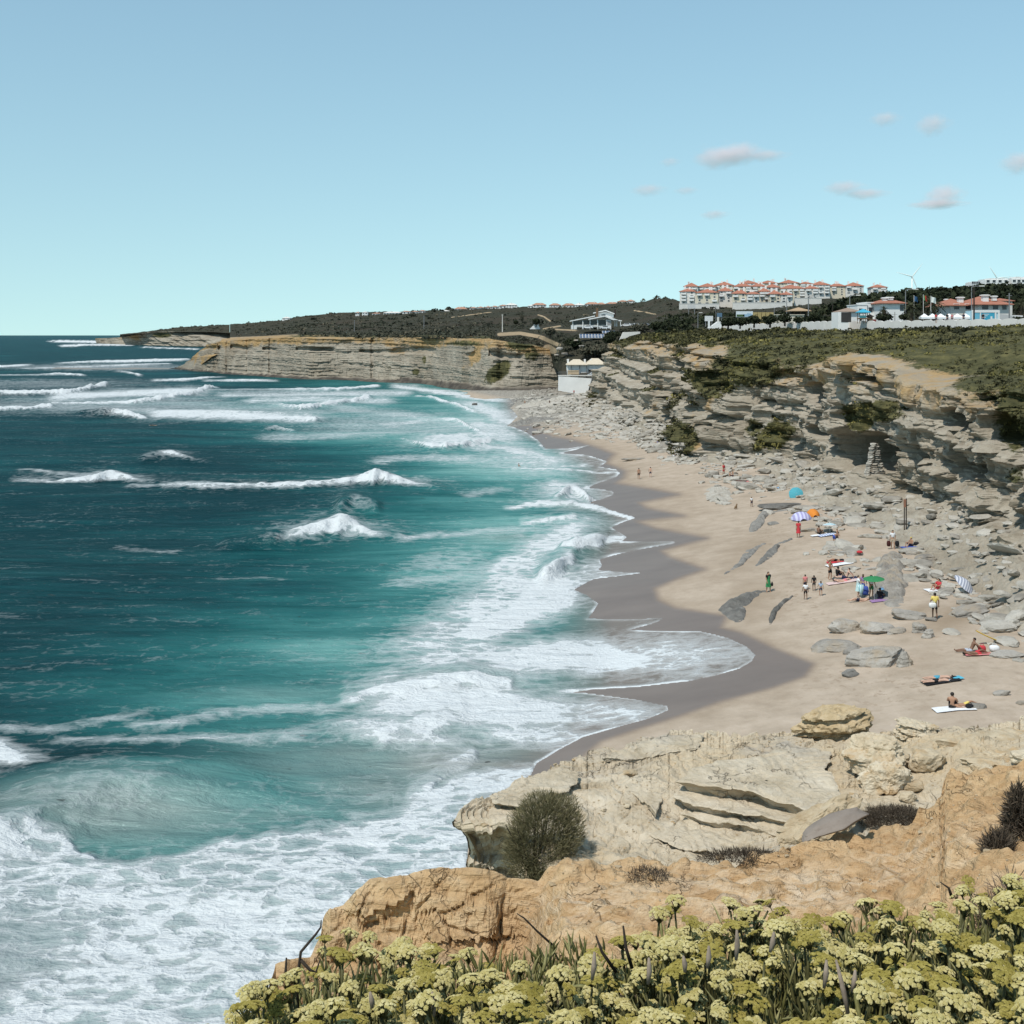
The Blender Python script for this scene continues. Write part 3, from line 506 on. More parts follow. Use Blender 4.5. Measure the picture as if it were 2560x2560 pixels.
near_cliff = obj('near_cliff', mesh('near_cliff', V, gridf(*shape), {'ochre': och.ravel(), 'veg': veg.ravel(), 'strat': strat.ravel()}, smooth=False), M_cliff, kind='structure')
CL = dict(V=V, veg=veg.ravel(), n=N.reshape(-1, 3), top=VV.ravel(), scree=scree.ravel())

# ------------------------------------------------------------------ the middle headland, grey beds under an ochre cap
base = np.array([(430, 921, 18), (445, 923, 10), (470, 927, 8), (553, 934, 7), (662, 941, 8), (771, 949, 8), (880, 951, 9), (1000, 956, 9), (1081, 962, 10), (1153, 973, 12), (1230, 983, 14), (1300, 985, 14), (1360, 984, 12), (1410, 983, 10), (1455, 982, 8)], float)
B = np.array([at(a, b, .2) for a, b, c in base]); B[:, 0] = B[:, 0]
brow = np.array([(456, 914, 748), (480, 893, 735), (517, 862, 700), (553, 853, 672), (662, 846, 632), (771, 843, 588), (880, 844, 574), (1000, 845, 552), (1081, 844, 528), (1153, 847, 488), (1226, 848, 448), (1290, 858, 448), (1345, 866, 446), (1395, 880, 436), (1445, 905, 424)], float)
_bpx, _bpy = base[:, 0].copy(), B[:, 1].copy()
browY = lambda px: np.interp(px, _bpx, _bpy) + np.interp(px, [430, 480, 540, 1100, 1290, 1455], [4, 12, 17, 17, 20, 20])
Wt = np.array([atY(a, b, float(browY(a))) for a, b, c in brow])
n = 900; u = np.linspace(0, len(B) - 1, n); k = np.arange(len(B))
Bi = np.stack([np.interp(u, k, B[:, i]) for i in range(3)], -1); Wi = np.stack([np.interp(u, k, Wt[:, i]) for i in range(3)], -1)
plat = np.interp(u, k, base[:, 2])
d = Wi[:, :2] - Bi[:, :2]; d /= np.linalg.norm(d, axis=1, keepdims=True) + 1e-9
ln = np.concatenate(([0], np.cumsum(np.linalg.norm(np.diff(Bi[:, :2], axis=0), axis=1))))
rowsv = np.concatenate((np.linspace(0, 1, 14, endpoint=False), np.linspace(1, 2, 84, endpoint=False), np.linspace(2, 3, 12)))
VV, I = np.meshgrid(rowsv, np.arange(n), indexing='ij'); U = ln[I]
t1, t2, t3 = np.clip(VV, 0, 1), np.clip(VV - 1, 0, 1), np.clip(VV - 2, 0, 1)
pl = np.minimum(plat[I], .6 * np.linalg.norm(Wi[I, :2] - Bi[I, :2], axis=-1))
fxy = Bi[I, :2] + d[I] * pl[..., None]
fz = 1.6 + 1.1 * (u[I] > 7)
xy = np.where((VV < 1)[..., None], Bi[I, :2] + d[I] * (pl * t1)[..., None], np.where((VV < 2)[..., None], fxy + (Wi[I, :2] - fxy) * (t2 ** 1.1)[..., None], Wi[I, :2] + d[I] * (t3 * 45)[..., None]))
zz = np.where(VV < 1, -.6 + (fz + .6) * t1 ** .8, np.where(VV < 2, fz + (Wi[I, 2] - fz) * t2, Wi[I, 2] + 1.2 * t3))
strat = zz + .012 * U
rock = sstep(.3, 1.0, VV) * (1 - sstep(1.95, 2.1, VV))
dn = -bedded(strat, U * .7, 90, .95, 1.0) - .7 * bedded(strat + 5, U * .6, 95, 3.0, 1.3) + 3.4 * fbm(U * .032, zz * .04, o=4, seed=96) + .7 * fbm(U * .2, zz * .2, o=3, seed=97)
dn = dn + 4.2 * np.exp(-((zz - (14.6 + .8 * vnoise(U * .05, 0, seed=98))) / (1.05 + .5 * vnoise(U * .03, 5, seed=99))) ** 4) * np.clip(sstep(-.25, .25, vnoise(U * .07, 2, seed=101)) * 1.1 + .0, 0, 1) * (U > 30) * (1 - sstep(1.7, 1.95, t2 * 0 + VV) * 0)
dn = dn + 1.8 * np.exp(-((vnoise(U * .035, zz * .01 + 3, seed=102)) / .12) ** 2) * 1.3
dn = dn * rock
xy = xy + d[I] * dn[..., None]; zz = zz + (.25 + .5 * (VV < 1.02)) * fbm(xy[..., 0] * .3, xy[..., 1] * .3, o=3, seed=103) * sstep(.1, .5, VV)
V = np.concatenate((xy, zz[..., None]), -1); qx, qy = proj(V[..., 0], V[..., 1], V[..., 2])
veg = sstep(1.97, 2.15, VV) * (.6 + .4 * fbm(V[..., 0] * .03, V[..., 1] * .03, o=3, seed=104)) * sstep(660, 760, qx)
for cx, cy, rx, ry, an, a in [(1245, 930, 22, 42, 50, .9), (1330, 885, 30, 24, 0, .55), (1420, 925, 22, 40, 0, .6), (1060, 900, 8, 16, 0, .6), (1040, 930, 14, 12, 0, .6), (970, 920, 14, 10, 0, .5), (1160, 858, 60, 10, 0, .6), (1300, 860, 40, 18, 0, .8), (1020, 880, 6, 30, 10, .4), (1005, 950, 60, 4, 0, .2)]:
    veg = np.maximum(veg, a * np.minimum(1, 1.3 * blob(qx, qy, cx, cy, rx, ry, an)))
och = .55 * sstep(1.62, 1.9, VV + .12 * fbm(U * .05, zz * .1, o=3, seed=105)) + .06
for cx, cy, rx, ry, an, a in [(1190, 890, 20, 70, 40, 1.0), (1170, 920, 20, 24, 40, .7), (950, 930, 40, 14, 0, .5), (1000, 870, 40, 26, 0, .7), (500, 890, 40, 20, -40, .8), (1340, 900, 20, 30, 30, .7), (640, 850, 130, 6, 0, .9), (1110, 945, 30, 16, 30, .4)]:
    och = np.maximum(och, .75 * a * np.minimum(1, 1.3 * blob(qx, qy, cx, cy, rx, ry, an)) * (.75 + .6 * fbm(U * .1, zz * .3, o=3, seed=106)))
dk = 1 - sstep(.55, 1.06, VV + .25 * fbm(V[..., 0] * .1, V[..., 1] * .1, o=3, seed=107))
headland_shape = V.shape[:2]
obj('headland', mesh('headland', V.reshape(-1, 3), gridf(*headland_shape), {'ochre': och.ravel(), 'veg': veg.ravel(), 'strat': strat.ravel(), 'algae': dk.ravel()}, smooth=False), M_far, kind='structure')

# ------------------------------------------------------------------ the far headland across the next bay
qb = np.array([(238, 847.5, 3300, 3), (300, 852, 2900, 3), (340, 858, 2700, 4), (420, 863.5, 2450, 6), (500, 868, 2300, 8), (560, 872, 2150, 8), (640, 878, 2000, 8)], float)
tp = np.array([(238, 846.5, 3320), (300, 843.5, 2960), (335, 838, 2780), (368, 830.5, 2600), (420, 829, 2480), (500, 829, 2380), (640, 832, 2250)], float)
B = np.array([atY(a, HOR + CAMZ / c * F, c) for a, b, c, e in qb]); W = np.array([atY(*q) for q in tp])
n = 260; u = np.linspace(0, 6, n); k = np.arange(7)
Bi = np.stack([np.interp(u, k, B[:, i]) for i in range(3)], -1); Wi = np.stack([np.interp(u, k, W[:, i]) for i in range(3)], -1)
rv = np.linspace(0, 1, 40); VV, I = np.meshgrid(rv, np.arange(n), indexing='ij')
V = Bi[I] + (Wi[I] - Bi[I]) * np.stack((VV ** .8, VV ** .8, VV), -1)
U = u[I] * 150
V[..., 1] += 14 * fbm(U * .02, V[..., 2] * .05, o=4, seed=110) * (VV > .02) - 7 * bedded(V[..., 2], U * .05, 111, 4, 1.0) * (VV > .1) * (VV < .95)
V[..., 2] -= .8 * (VV < .01)
och = .55 * np.clip(fbm(U * .012, V[..., 2] * .06, o=3, seed=112) + .5, 0, 1) * sstep(.1, .6, VV) + .08
qx, qy = proj(V[..., 0], V[..., 1], V[..., 2])
vg = np.minimum(1, 1.2 * blob(qx, qy, 405, 838, 34, 9)) * .7
obj('far_headland', mesh('far_headland', V.reshape(-1, 3), gridf(n=40, m=n), {'ochre': och.ravel(), 'veg': vg.ravel(), 'strat': (V[..., 2] * .4).ravel()}, smooth=False), M_far, kind='structure')

# ------------------------------------------------------------------ plateau and hills behind the cliffs: heights given along bearings
HB = [(300, [(2700, 838), (2900, 836), (3100, 838), (3500, 842), (3900, 850)]), (380, [(2560, 831), (2640, 827.5), (2750, 827), (2900, 828), (3300, 838)]), (450, [(2400, 830), (2500, 824), (2700, 819), (2900, 820), (3300, 834)]), (530, [(2300, 830), (2400, 824), (2500, 818), (2700, 815), (3100, 830)]),
      (574, [(2200, 833), (2300, 826), (2400, 818), (2600, 813), (3000, 826)]), (574.9, [(690, 853.5), (800, 843), (1500, 829), (2120, 812), (2500, 822)]), (600, [(668, 852), (770, 842), (1500, 828), (2100, 810), (2500, 822)]), (700, [(632, 846), (770, 839), (1400, 815), (1950, 801), (2300, 815)]), (760, [(600, 844), (740, 836), (1350, 806), (1850, 790), (2300, 806)]), (850, [(584, 845), (720, 834), (1300, 800), (1800, 783), (2200, 795)]), (1000, [(552, 845), (680, 832), (1200, 797), (1700, 780), (2100, 790)]),
      (1150, [(490, 847), (610, 828), (1100, 795), (1600, 770), (2000, 780)]), (1250, [(452, 850), (560, 830), (1000, 797), (1550, 768), (1900, 780)]), (1320, [(446, 866), (500, 838), (950, 798), (1500, 768), (1900, 780)]), (1380, [(420, 912), (452, 846), (800, 800), (1450, 769), (1800, 780)]), (1405, [(396, 940), (446, 842), (800, 800), (1450, 769), (1800, 780)]),
      (1460, [(392, 940), (408, 931), (444, 846), (480, 823), (1400, 766), (1800, 780)][:1] + [(440, 850), (480, 824), (1400, 766), (1800, 780)]), (1530, [(392, 938), (438, 848), (480, 822), (1350, 762), (1800, 780)]), (1600, [(385, 850), (440, 832), (520, 815), (1200, 754), (1500, 765)]),
      (1660, [(340, 838), (430, 822), (520, 806), (820, 745), (1100, 765)]), (1720, [(330, 834), (430, 818), (520, 800), (680, 762), (860, 752)]), (1900, [(300, 830), (420, 812), (520, 796), (680, 763), (900, 748)]), (2050, [(270, 822), (400, 806), (520, 780), (680, 752), (900, 742)]), (2160, [(235, 822), (330, 808), (450, 772), (640, 752), (900, 745)]),
      (2300, [(205, 820), (310, 806), (440, 760), (620, 755), (900, 750)]), (2420, [(190, 818), (300, 806), (430, 752), (620, 750), (900, 745)]), (2560, [(180, 817), (300, 805), (420, 746), (620, 748), (900, 742)]), (3300, [(170, 815), (300, 800), (420, 740), (620, 745), (900, 740)]), (4600, [(160, 812), (300, 800), (420, 740), (620, 745), (900, 740)])]
for _h in HB:
    if 600 <= _h[0] <= 1380: _h[1][0] = (float(browY(_h[0])) + 3, _h[1][0][1])
    if 600 <= _h[0] <= 1320: _h[1][1] = (_h[1][0][0] + 120, _h[1][1][1])
    if _h[0] >= 1600: _h[1][0] = (_h[1][0][0] - 8, _h[1][0][1] + 22)
hp = np.array([h[0] for h in HB], float); HY = np.array([[q[0] for q in h[1]] for h in HB], float); HZ = np.array([[CAMZ - (q[1] - HOR) / F * q[0] for q in h[1]] for h in HB], float)
def hills_at(px, t):                                     # t 0..4 along the control depths
    k = np.clip(t, 0, 4); i = np.minimum(np.floor(k).astype(int), 3); f = k - i; f = f * f * (3 - 2 * f) * .35 + f * .65
    Yk = np.stack([np.interp(px, hp, HY[:, j]) for j in range(5)], -1); Zk = np.stack([np.interp(px, hp, HZ[:, j]) for j in range(5)], -1)
    ta = np.take_along_axis; y = ta(Yk, i[..., None], -1)[..., 0] * (1 - f) + ta(Yk, i[..., None] + 1, -1)[..., 0] * f
    z = ta(Zk, i[..., None], -1)[..., 0] * (1 - f) + ta(Zk, i[..., None] + 1, -1)[..., 0] * f
    X = (px - CX) / F * y
    z = z + (np.clip(t, 0, 1)) * (1.3 * fbm(X * .02, y * .02, o=4, seed=120) + .45 * fbm(X * .15, y * .10, o=3, seed=121)) * np.clip(y / 700, .35, 2.2)
    return X, y, z
cols = np.concatenate((np.arange(300, 573, 5.0), [574.0, 574.9], np.arange(578, 2600, 4.0), np.arange(2600, 4600, 30.0)))
tt = np.concatenate((np.linspace(0, 1, 40, endpoint=False), np.linspace(1, 3, 90, endpoint=False), np.linspace(3, 4, 12)))
TT, PXh = np.meshgrid(tt, cols, indexing='ij'); X, Y, Z = hills_at(PXh, TT)
def hz(px, Yq):                                          # height of the land at bearing px and distance Yq
    t = np.linspace(0, 4, 400); x, y, z = hills_at(np.full(400, float(px)), t); return float(np.interp(Yq, y, z))
def hz_v(px, Yq):
    out = np.zeros(len(px))
    for i, (a, b) in enumerate(zip(px, Yq)): out[i] = hz(a, b)
    return out
def onland(px, Y): return np.array(((px - CX) / F * Y, Y, hz(px, Y)))
T = NT('scrub_land')
n1 = T.noise(.06, 8, .68); n2 = T.noise(.5, 6, .7); n3 = T.noise(.012, 4, .6); pa = T.attr('path')
c = T.ramp(T.math('ADD', T.math('MULTIPLY', n1, .6), T.math('MULTIPLY', n2, .4)), [(.33, (.030, .032, .022)), (.47, (.046, .046, .032)), (.57, (.062, .058, .041)), (.70, (.105, .088, .062))])
c = T.mix(T.mr(n3, .5, .66), c, T.ramp(n2, [(.3, (.042, .036, .026)), (.7, (.088, .070, .050))]))
c = T.mix(T.mr(T.math('ADD', pa, T.math('MULTIPLY', T.math('SUBTRACT', n2, .5), .5)), .4, .6), c, (.40, .30, .19))
T.done(T.bsdf(c, .95, .05, T.bump(T.math('ADD', n2, n1), .9, 1.6)))
M_scrub = T.m
qx, qy = proj(X, Y, Z); path = np.zeros(X.shape)
for st, wd in [([(1395, 862), (1350, 842), (1300, 833), (1250, 836)], 5), ([(1345, 787), (1360, 792), (1376, 803)], 1.6), ([(1400, 815), (1360, 822), (1440, 826)], 2), ([(560, 850), (660, 846), (740, 842)], 7), ([(1385, 878), (1370, 868)], 8), ([(1130, 793), (1230, 780)], 1.0), ([(940, 848), (990, 846)], 3), ([(1585, 776), (1640, 786)], 1.5)]:
    dd, _ = seg_dist(qx, qy, st, .6); path = np.maximum(path, np.exp(-(dd / wd) ** 2))
keep = gridf(*X.shape); seam = np.repeat((np.arange(len(cols) - 1) == np.searchsorted(cols, 574.5) - 1)[None, :], X.shape[0] - 1, 0).ravel()
obj('hills', mesh('hills', np.stack((X, Y, Z), -1).reshape(-1, 3), keep[~seam][:, ::1], {'path': path.ravel()}), M_scrub, kind='structure')
HL = dict(X=X, Y=Y, Z=Z, path=path)
# ------------------------------------------------------------------ loose rock
def ico(sub):
    bm = bmesh.new(); bmesh.ops.create_icosphere(bm, subdivisions=sub, radius=1); bm.verts.ensure_lookup_table()
    V = np.array([v.co[:] for v in bm.verts]); Fc = np.array([[v.index for v in f.verts] for f in bm.faces]); bm.free(); return V, Fc
ICO = {k: ico(k) for k in (1, 2, 3, 4, 5)}
def rock_shape(seed, sx, sy, sz, sub=3, planes=11, rough=.06, strata=0.0, flat=.35):
    r = np.random.default_rng(seed); V, Fc = ICO[sub]
    n = r.normal(size=(planes, 3)); n /= np.linalg.norm(n, axis=1, keepdims=True)
    n = np.vstack((n, [[0, 0, 1], [0, 0, -1]])); d = np.concatenate((r.uniform(.72, 1.0, planes), [flat + .45, .7]))
    k = (V @ n.T); k = np.where(k > 1e-3, d / np.maximum(k, 1e-3), 9)
    rad = np.sort(k, axis=1); rad = rad[:, 0] * .86 + rad[:, 1].clip(max=1.3) * .14
    P = V * np.minimum(rad, 1.25)[:, None]
    P = P * (1 + rough * fbm(P[:, 0] * 2 + seed, P[:, 1] * 2, P[:, 2] * 2, o=4, seed=seed % 97)[:, None] * 2)
    if strata: 
        q = P[:, 2] * 5.5 + .3 * fbm(P[:, 0] * 2, P[:, 1] * 2, P[:, 2] + seed, o=2, seed=5); b = np.floor(q)
        s = 1 + strata * (rnd(b + seed * 13, 3) * .9 + .35 * fbm(P[:, 0] * 3, P[:, 1] * 3, b * 1.7, o=2, seed=9)); P[:, :2] *= s[:, None]
    return P * np.array((sx, sy, sz)) , Fc
def rock_only(name, lo, mid, hi, scale=1.0, bump=.5, tint=None):
    T = NT(name); oi = T.n('ObjectInfo').outputs['Random']
    n1 = T.noise(.7 * scale, 6, .65); n2 = T.noise(4 * scale, 6, .7); 
    c = T.ramp(T.math('ADD', T.math('MULTIPLY', n1, .7), T.math('MULTIPLY', oi, .3)), [(.3, lo), (.5, mid), (.72, hi)])
    c = T.mix(T.math('MULTIPLY', T.mr(n2, .5, .7), .4), c, lo)
    if tint: c = T.mix(T.mr(T.noise(.5 * scale, 4, .6), .52, .7), c, tint)
    h = T.math('ADD', T.math('MULTIPLY', n2, .6), T.math('MULTIPLY', T.noise(1.0 * scale, 5, .6, T.pos(1, 1, 3)), .6))
    h = T.math('ADD', h, T.math('MULTIPLY', T.noise(16 * scale, 4, .7), .12))
    return T.done(T.bsdf(c, .9, .12, T.bump(h, bump, .25 / scale)))
M_slab = rock_only('scree_stone', (.215, .195, .165), (.365, .335, .285), (.47, .44, .385), 1.0, .6)
M_grey = rock_only('grey_beach_rock', (.175, .16, .14), (.30, .275, .24), (.40, .37, .325), 1.3, .55, (.33, .27, .2))
M_dark = rock_only('wet_reef_rock', (.11, .105, .095), (.20, .19, .172), (.30, .28, .25), 1.5, .7)
M_pale = rock_only('pale_limestone', (.36, .27, .165), (.52, .43, .30), (.62, .54, .41), 4.0, .7, (.46, .31, .16))
M_orange = rock_only('orange_sandstone', (.30, .185, .09), (.45, .295, .155), (.54, .375, .22), 4.0, .7)
M_slate = rock_only('smooth_grey_slab', (.17, .142, .118), (.225, .19, .16), (.27, .23, .195), 5.0, .15)
M_yellow = rock_only('yellow_limestone', (.30, .215, .115), (.45, .345, .205), (.56, .46, .32), 5.0, .7)
# ------------------------------------------------------------------ foreground: the orange bench and the bank under the plants
FE = np.array([(480, 2760, 16.5), (560, 2660, 16.6), (640, 2540, 16.8), (672, 2473, 17.0), (688, 2411, 17.0), (717, 2394, 17.05), (775, 2382, 17.0), (800, 2340, 17.1), (808, 2290, 17.25), (825, 2266, 17.35), (858, 2258, 17.35), (891, 2216, 17.5), (924, 2191, 17.55), (1007, 2177, 17.6), (1098, 2166, 17.6), (1222, 2169, 17.6), (1280, 2192, 17.5), (1344, 2188, 17.5),
               (1444, 2158, 17.55), (1593, 2147, 17.55), (1763, 2151, 17.5), (1887, 2138, 17.5), (1988, 2114, 17.5), (2174, 2077, 17.5), (2290, 2044, 17.55), (2348, 2002, 17.6), (2364, 1948, 17.7), (2464, 1920, 17.8), (2560, 1902, 17.9), (2750, 1862, 18), (3100, 1800, 18.2)], float)
cols = np.concatenate((np.arange(480, 2600, 3.6), np.arange(2600, 3100, 12.0)))
fey = np.interp(cols, FE[:, 0], FE[:, 1]); fez = np.interp(cols, FE[:, 0], FE[:, 2]); Yb = (CAMZ - fez) * F / (fey - HOR)
tn = np.concatenate((np.linspace(0, .4, 60, endpoint=False), np.linspace(.4, .72, 50, endpoint=False), np.linspace(.72, 1, 150), 1 + np.linspace(.01, 1, 36)))
TT, CXg = np.meshgrid(tn, cols, indexing='ij'); YB, ZB = np.broadcast_to(Yb, TT.shape), np.broadcast_to(fez, TT.shape)
t = np.clip(TT, 0, 1); wl = np.clip(TT - 1, 0, 1)
Y = 1.1 + (YB - 1.1) * t
X = (CXg - CX) / F * Y
def bank(X, Y): return 20.30 - .25 * (Y - 1.5) + .08 * X - 2.2 * np.clip((-X - (.30 + .12 * Y)), 0, 9) ** 1.2
tro = (1 - sstep(1240, 1420, CXg)) * (.55 + .15 * vnoise(CXg * .01, 0, seed=130))          # the block on the left shows a low face toward the camera
facew = .38 + .12 * vnoise(CXg * .02, 3, seed=131)
low = ZB - tro * sstep(0, 1, (YB - Y) / facew) - .35 * sstep(.6, 2.6, YB - Y) * tro
low = low + (1 - np.clip(tro * 2, 0, 1)) * .10 * np.clip(YB - Y, 0, 3)
Z = bank(X, Y) * (1 - sstep(4.2, 6.8, Y)) + low * sstep(4.2, 6.8, Y)
# relief: flaky beds that run up to the right, cracked blocks at the left
on = sstep(5.2, 6.6, Y); u = X * .92 - Y * .25; s = Y * .9 + X * .35 + Z * 1.2
flake = fbm(u * 1.1, s * 3.4, o=5, seed=132, rough=.58, ridged=True); lumps = fbm(X * 2.2, Y * 2.2, Z * 2.2, o=5, seed=133, rough=.55)
q = (s * 3.0 + .8 * fbm(u * .9, s * .8, o=3, seed=134)); terr = (np.floor(q) + sstep(.55, 1, q - np.floor(q)) - q) * .09
def cracks(a, b, seed, w):                              # distance to the edge of jittered cells
    ia, ib = np.floor(a), np.floor(b); f1 = np.full(a.shape, 9.0); f2 = f1.copy()
    for i in (-1, 0, 1):
        for j in (-1, 0, 1):
            ca, cb = ia + i, ib + j
            d = np.hypot(a - ca - .5 - .45 * _hash(ca, cb, ca * 0, seed), b - cb - .5 - .45 * _hash(ca, cb, ca * 0 + 1, seed))
            f2 = np.minimum(f2, np.maximum(f1, d)); f1 = np.minimum(f1, d)
    return np.exp(-((f2 - f1) / w) ** 2)
wx = .15 * fbm(X * 2, Y * 2 + Z * 2, o=3, seed=135)
crk = cracks((X + wx) * 2.6, (Z * 3.2 + Y * 1.0 + wx * 2), 136, .06) * np.clip(tro * 2, 0, 1) + .35 * cracks((X + wx) * 6, (Z * 8 + Y * 3), 137, .09) * np.clip(tro * 2, 0, 1)
tr_ = np.clip(tro * 1.8, 0, 1)
rel = on * (1 - wl) * ((.06 * flake + .09 * lumps + 1.5 * terr) * (1 - tr_) + .05 * fbm(X * 1.3, Y * 1.3, o=3, seed=142) * tr_ + (.075 - .066 * tr_) * fbm(X * 6, Y * 6, Z * 6, o=2, seed=138, rough=.65) + .025 * (1 - .9 * tr_) * np.abs(fbm(X * 11, Y * 11, Z * 11, o=1, seed=141)) - .012 * crk)
soil = (1 - on) * .05 * fbm(X * 5, Y * 5, o=4, seed=139)
Z = Z + rel + soil
Y = Y + on * tr_ * (1 - wl) * sstep(0, .25, YB - Y) * (.05 * cell_off(X * 2.4 + wx, Z * 5.0 + wx * 2, 143) + .012 * cell_off(X * 5.5 + wx, Z * 13, 145) + .04 * fbm(X * 2.0, Z * 3, o=2, seed=144) + .07 * crk)
# the far side drops to the shore, beds standing out
drop = wl ** 1.1 * (ZB - 1.0); bd = bedded(-drop, X * 3, 140, .45, .28)
Y = Y + wl * 1.6 - bd * (wl > 0) * sstep(0, .1, wl) - .10 * np.sin(np.clip(drop, 0, .3) / .3 * math.pi); Z = Z - drop; X = X
X = X - wl * .8 * (CXg < 900) 
T = NT('orange_earth'); so_ = T.attr('soil'); pl_ = T.attr('pale')
n1 = T.noise(2.2, 7, .65); n2 = T.noise(14, 6, .7); n3 = T.noise(.7, 4, .6); fl = T.noise(3.0, 6, .66, T.n('Mapping', {0: T.n('NewGeometry').outputs['Position'], 2: (0, 0, R(25)), 3: (.8, 3.2, 3.2)}).outputs[0], .6)
c = T.ramp(T.math('ADD', T.math('MULTIPLY', n1, .5), T.math('MULTIPLY', fl, .5)), [(.34, (.33, .205, .10)), (.46, (.46, .305, .16)), (.56, (.53, .38, .22)), (.70, (.61, .48, .325))])
c = T.mix(T.math('MULTIPLY', T.mr(n3, .45, .7), .5), c, (.42, .265, .135))
c = T.mix(T.math('MULTIPLY', T.mr(n2, .55, .75), .35), c, (.24, .15, .08))
c = T.mix(T.math('MULTIPLY', pl_, T.mr(fl, .42, .62)), c, (.58, .47, .34))
c = T.mix(so_, c, T.ramp(n2, [(.3, (.045, .035, .024)), (.7, (.13, .10, .065))]))
h = T.math('ADD', T.math('MULTIPLY', fl, .9), T.math('ADD', T.math('MULTIPLY', n2, .25), T.math('MULTIPLY', T.voro(9, T.pos(1, 1, 2)), .25)))
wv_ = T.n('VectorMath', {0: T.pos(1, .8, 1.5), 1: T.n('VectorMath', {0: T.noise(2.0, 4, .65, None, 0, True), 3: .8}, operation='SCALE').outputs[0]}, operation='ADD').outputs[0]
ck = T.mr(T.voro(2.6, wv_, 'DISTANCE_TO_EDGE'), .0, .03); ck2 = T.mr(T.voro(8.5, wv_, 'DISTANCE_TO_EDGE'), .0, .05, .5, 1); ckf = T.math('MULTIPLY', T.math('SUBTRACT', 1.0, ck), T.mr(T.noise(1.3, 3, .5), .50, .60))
c = T.mix(T.math('MULTIPLY', ckf, .6), c, (.19, .11, .055)); h = T.math('SUBTRACT', h, T.math('MULTIPLY', ckf, .4)); h = T.math('ADD', h, T.math('MULTIPLY', T.voro(14, wv_, 'F1'), .15)); bd_ = T.noise(1.0, 5, .62, T.pos(1.4, 1.4, 15), .5); h = T.math('ADD', h, T.math('MULTIPLY', bd_, .8)); c = T.mix(T.math('MULTIPLY', T.mr(bd_, .52, .66), .35), c, (.24, .14, .07))  # crack lines coloured dark for the dirt and shade in the recess
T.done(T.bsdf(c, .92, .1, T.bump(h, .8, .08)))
qx, qy = proj(X, Y, Z); pale = np.clip(blob(qx, qy, 1900, 2230, 260, 60, 0) + .8 * blob(qx, qy, 1450, 2270, 130, 50) + .7 * blob(qx, qy, 2250, 2150, 200, 40, -20), 0, 1)
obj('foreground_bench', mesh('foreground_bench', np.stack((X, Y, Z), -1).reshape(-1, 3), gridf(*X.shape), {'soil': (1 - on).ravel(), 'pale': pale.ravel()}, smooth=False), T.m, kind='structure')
BQ = [a[(TT <= 1) & (Y > 7)] for a in (qx, qy, X, Y, Z)]
def bench_pt(px, py):
    i = np.argmin((BQ[0] - px) ** 2 + (BQ[1] - py) ** 2); return np.array((BQ[2][i], BQ[3][i], BQ[4][i]))
BK = [a[(TT <= 1) & (Y < 6)] for a in (X, Y, Z)]
def bank_z(x, y):
    i = np.argmin((BK[0] - x) ** 2 + (BK[1] - y) ** 2); return BK[2][i]

# ------------------------------------------------------------------ the pale ledge below it
LE = np.array([(1134, 2044, 14.0), (1140, 2032, 14.0), (1152, 2018, 14.0), (1225, 1986, 14.0), (1290, 1952, 14.0), (1400, 1908, 14.0), (1480, 1872, 14.0), (1560, 1862, 14.05), (1640, 1830, 14.1), (1700, 1818, 14.1), (1850, 1832, 14.1), (2000, 1822, 14.2), (2120, 1830, 14.3), (2335, 1831, 14.4), (2422, 1818, 14.6), (2560, 1798, 14.8), (2750, 1775, 15), (3000, 1760, 15)], float)
cols = np.concatenate((np.arange(1134, 2600, 3.0), np.arange(2600, 3000, 12.0)))
ley = np.interp(cols, LE[:, 0], LE[:, 1]) + 5 * vnoise(cols * .05, 0, seed=150) + 3 * vnoise(cols * .2, 0, seed=151); lez = np.interp(cols, LE[:, 0], LE[:, 2]); Yf = (CAMZ - lez) * F / (ley - HOR)
Yn = np.minimum(np.interp(cols, [1134, 1142, 1290, 1330, 1500, 3000], [20.02, 19.75, 19.55, 18.6, 16.5, 15.5]), Yf - .02)
tn = np.concatenate((-np.linspace(1, .01, 40), np.linspace(0, 1, 250), 1 + np.linspace(.01, 1, 30)))
TL, CL2 = np.meshgrid(tn, cols, indexing='ij'); YF, YN, ZL = (np.broadcast_to(a, TL.shape) for a in (Yf, Yn, lez))
t = np.clip(TL, 0, 1); wf = np.clip(TL - 1, 0, 1); wn_ = np.clip(-TL, 0, 1)
Y = YN + (YF - YN) * t; X = (CL2 - CX) / F * Y; Z = ZL + 0 * X
qx, qy = proj(X, Y, Z)
Z = Z + .10 * fbm(X * .8, Y * .8, o=3, seed=152) + .045 * fbm(X * 4, Y * 4, o=2, seed=153, rough=.6) + .022 * np.abs(fbm(X * 9, Y * 9, o=1, seed=157, rough=.6)) - .03 * cracks(X * 2.2 + .3 * fbm(X * 3, Y * 3, o=2, seed=162), Y * 2.2, 163, .07)
q = fbm(X * .55 + 3, Y * .7, o=3, seed=154) * 7; Z = Z + (np.floor(q) + sstep(.80, 1, q - np.floor(q)) - q) * .075
Z = Z - .22 * np.minimum(1, 1.2 * blob(qx, qy, 1700, 2080, 230, 60)) + .25 * blob(qx, qy, 2400, 1900, 200, 60) * (1 + .5 * fbm(X * 3, Y * 3, o=4, seed=155))
g1 = bedded(-wn_ * 2.0, X * 1.6, 160, .16, .20) + .16 * fbm(X * 2, wn_ * 5, o=3, seed=156)
Y = Y + (wn_ > 0) * (sstep(0, .25, wn_) * .35 + wn_ * .5 - g1 * sstep(0, .06, wn_)); Z = Z - wn_ * 1.9
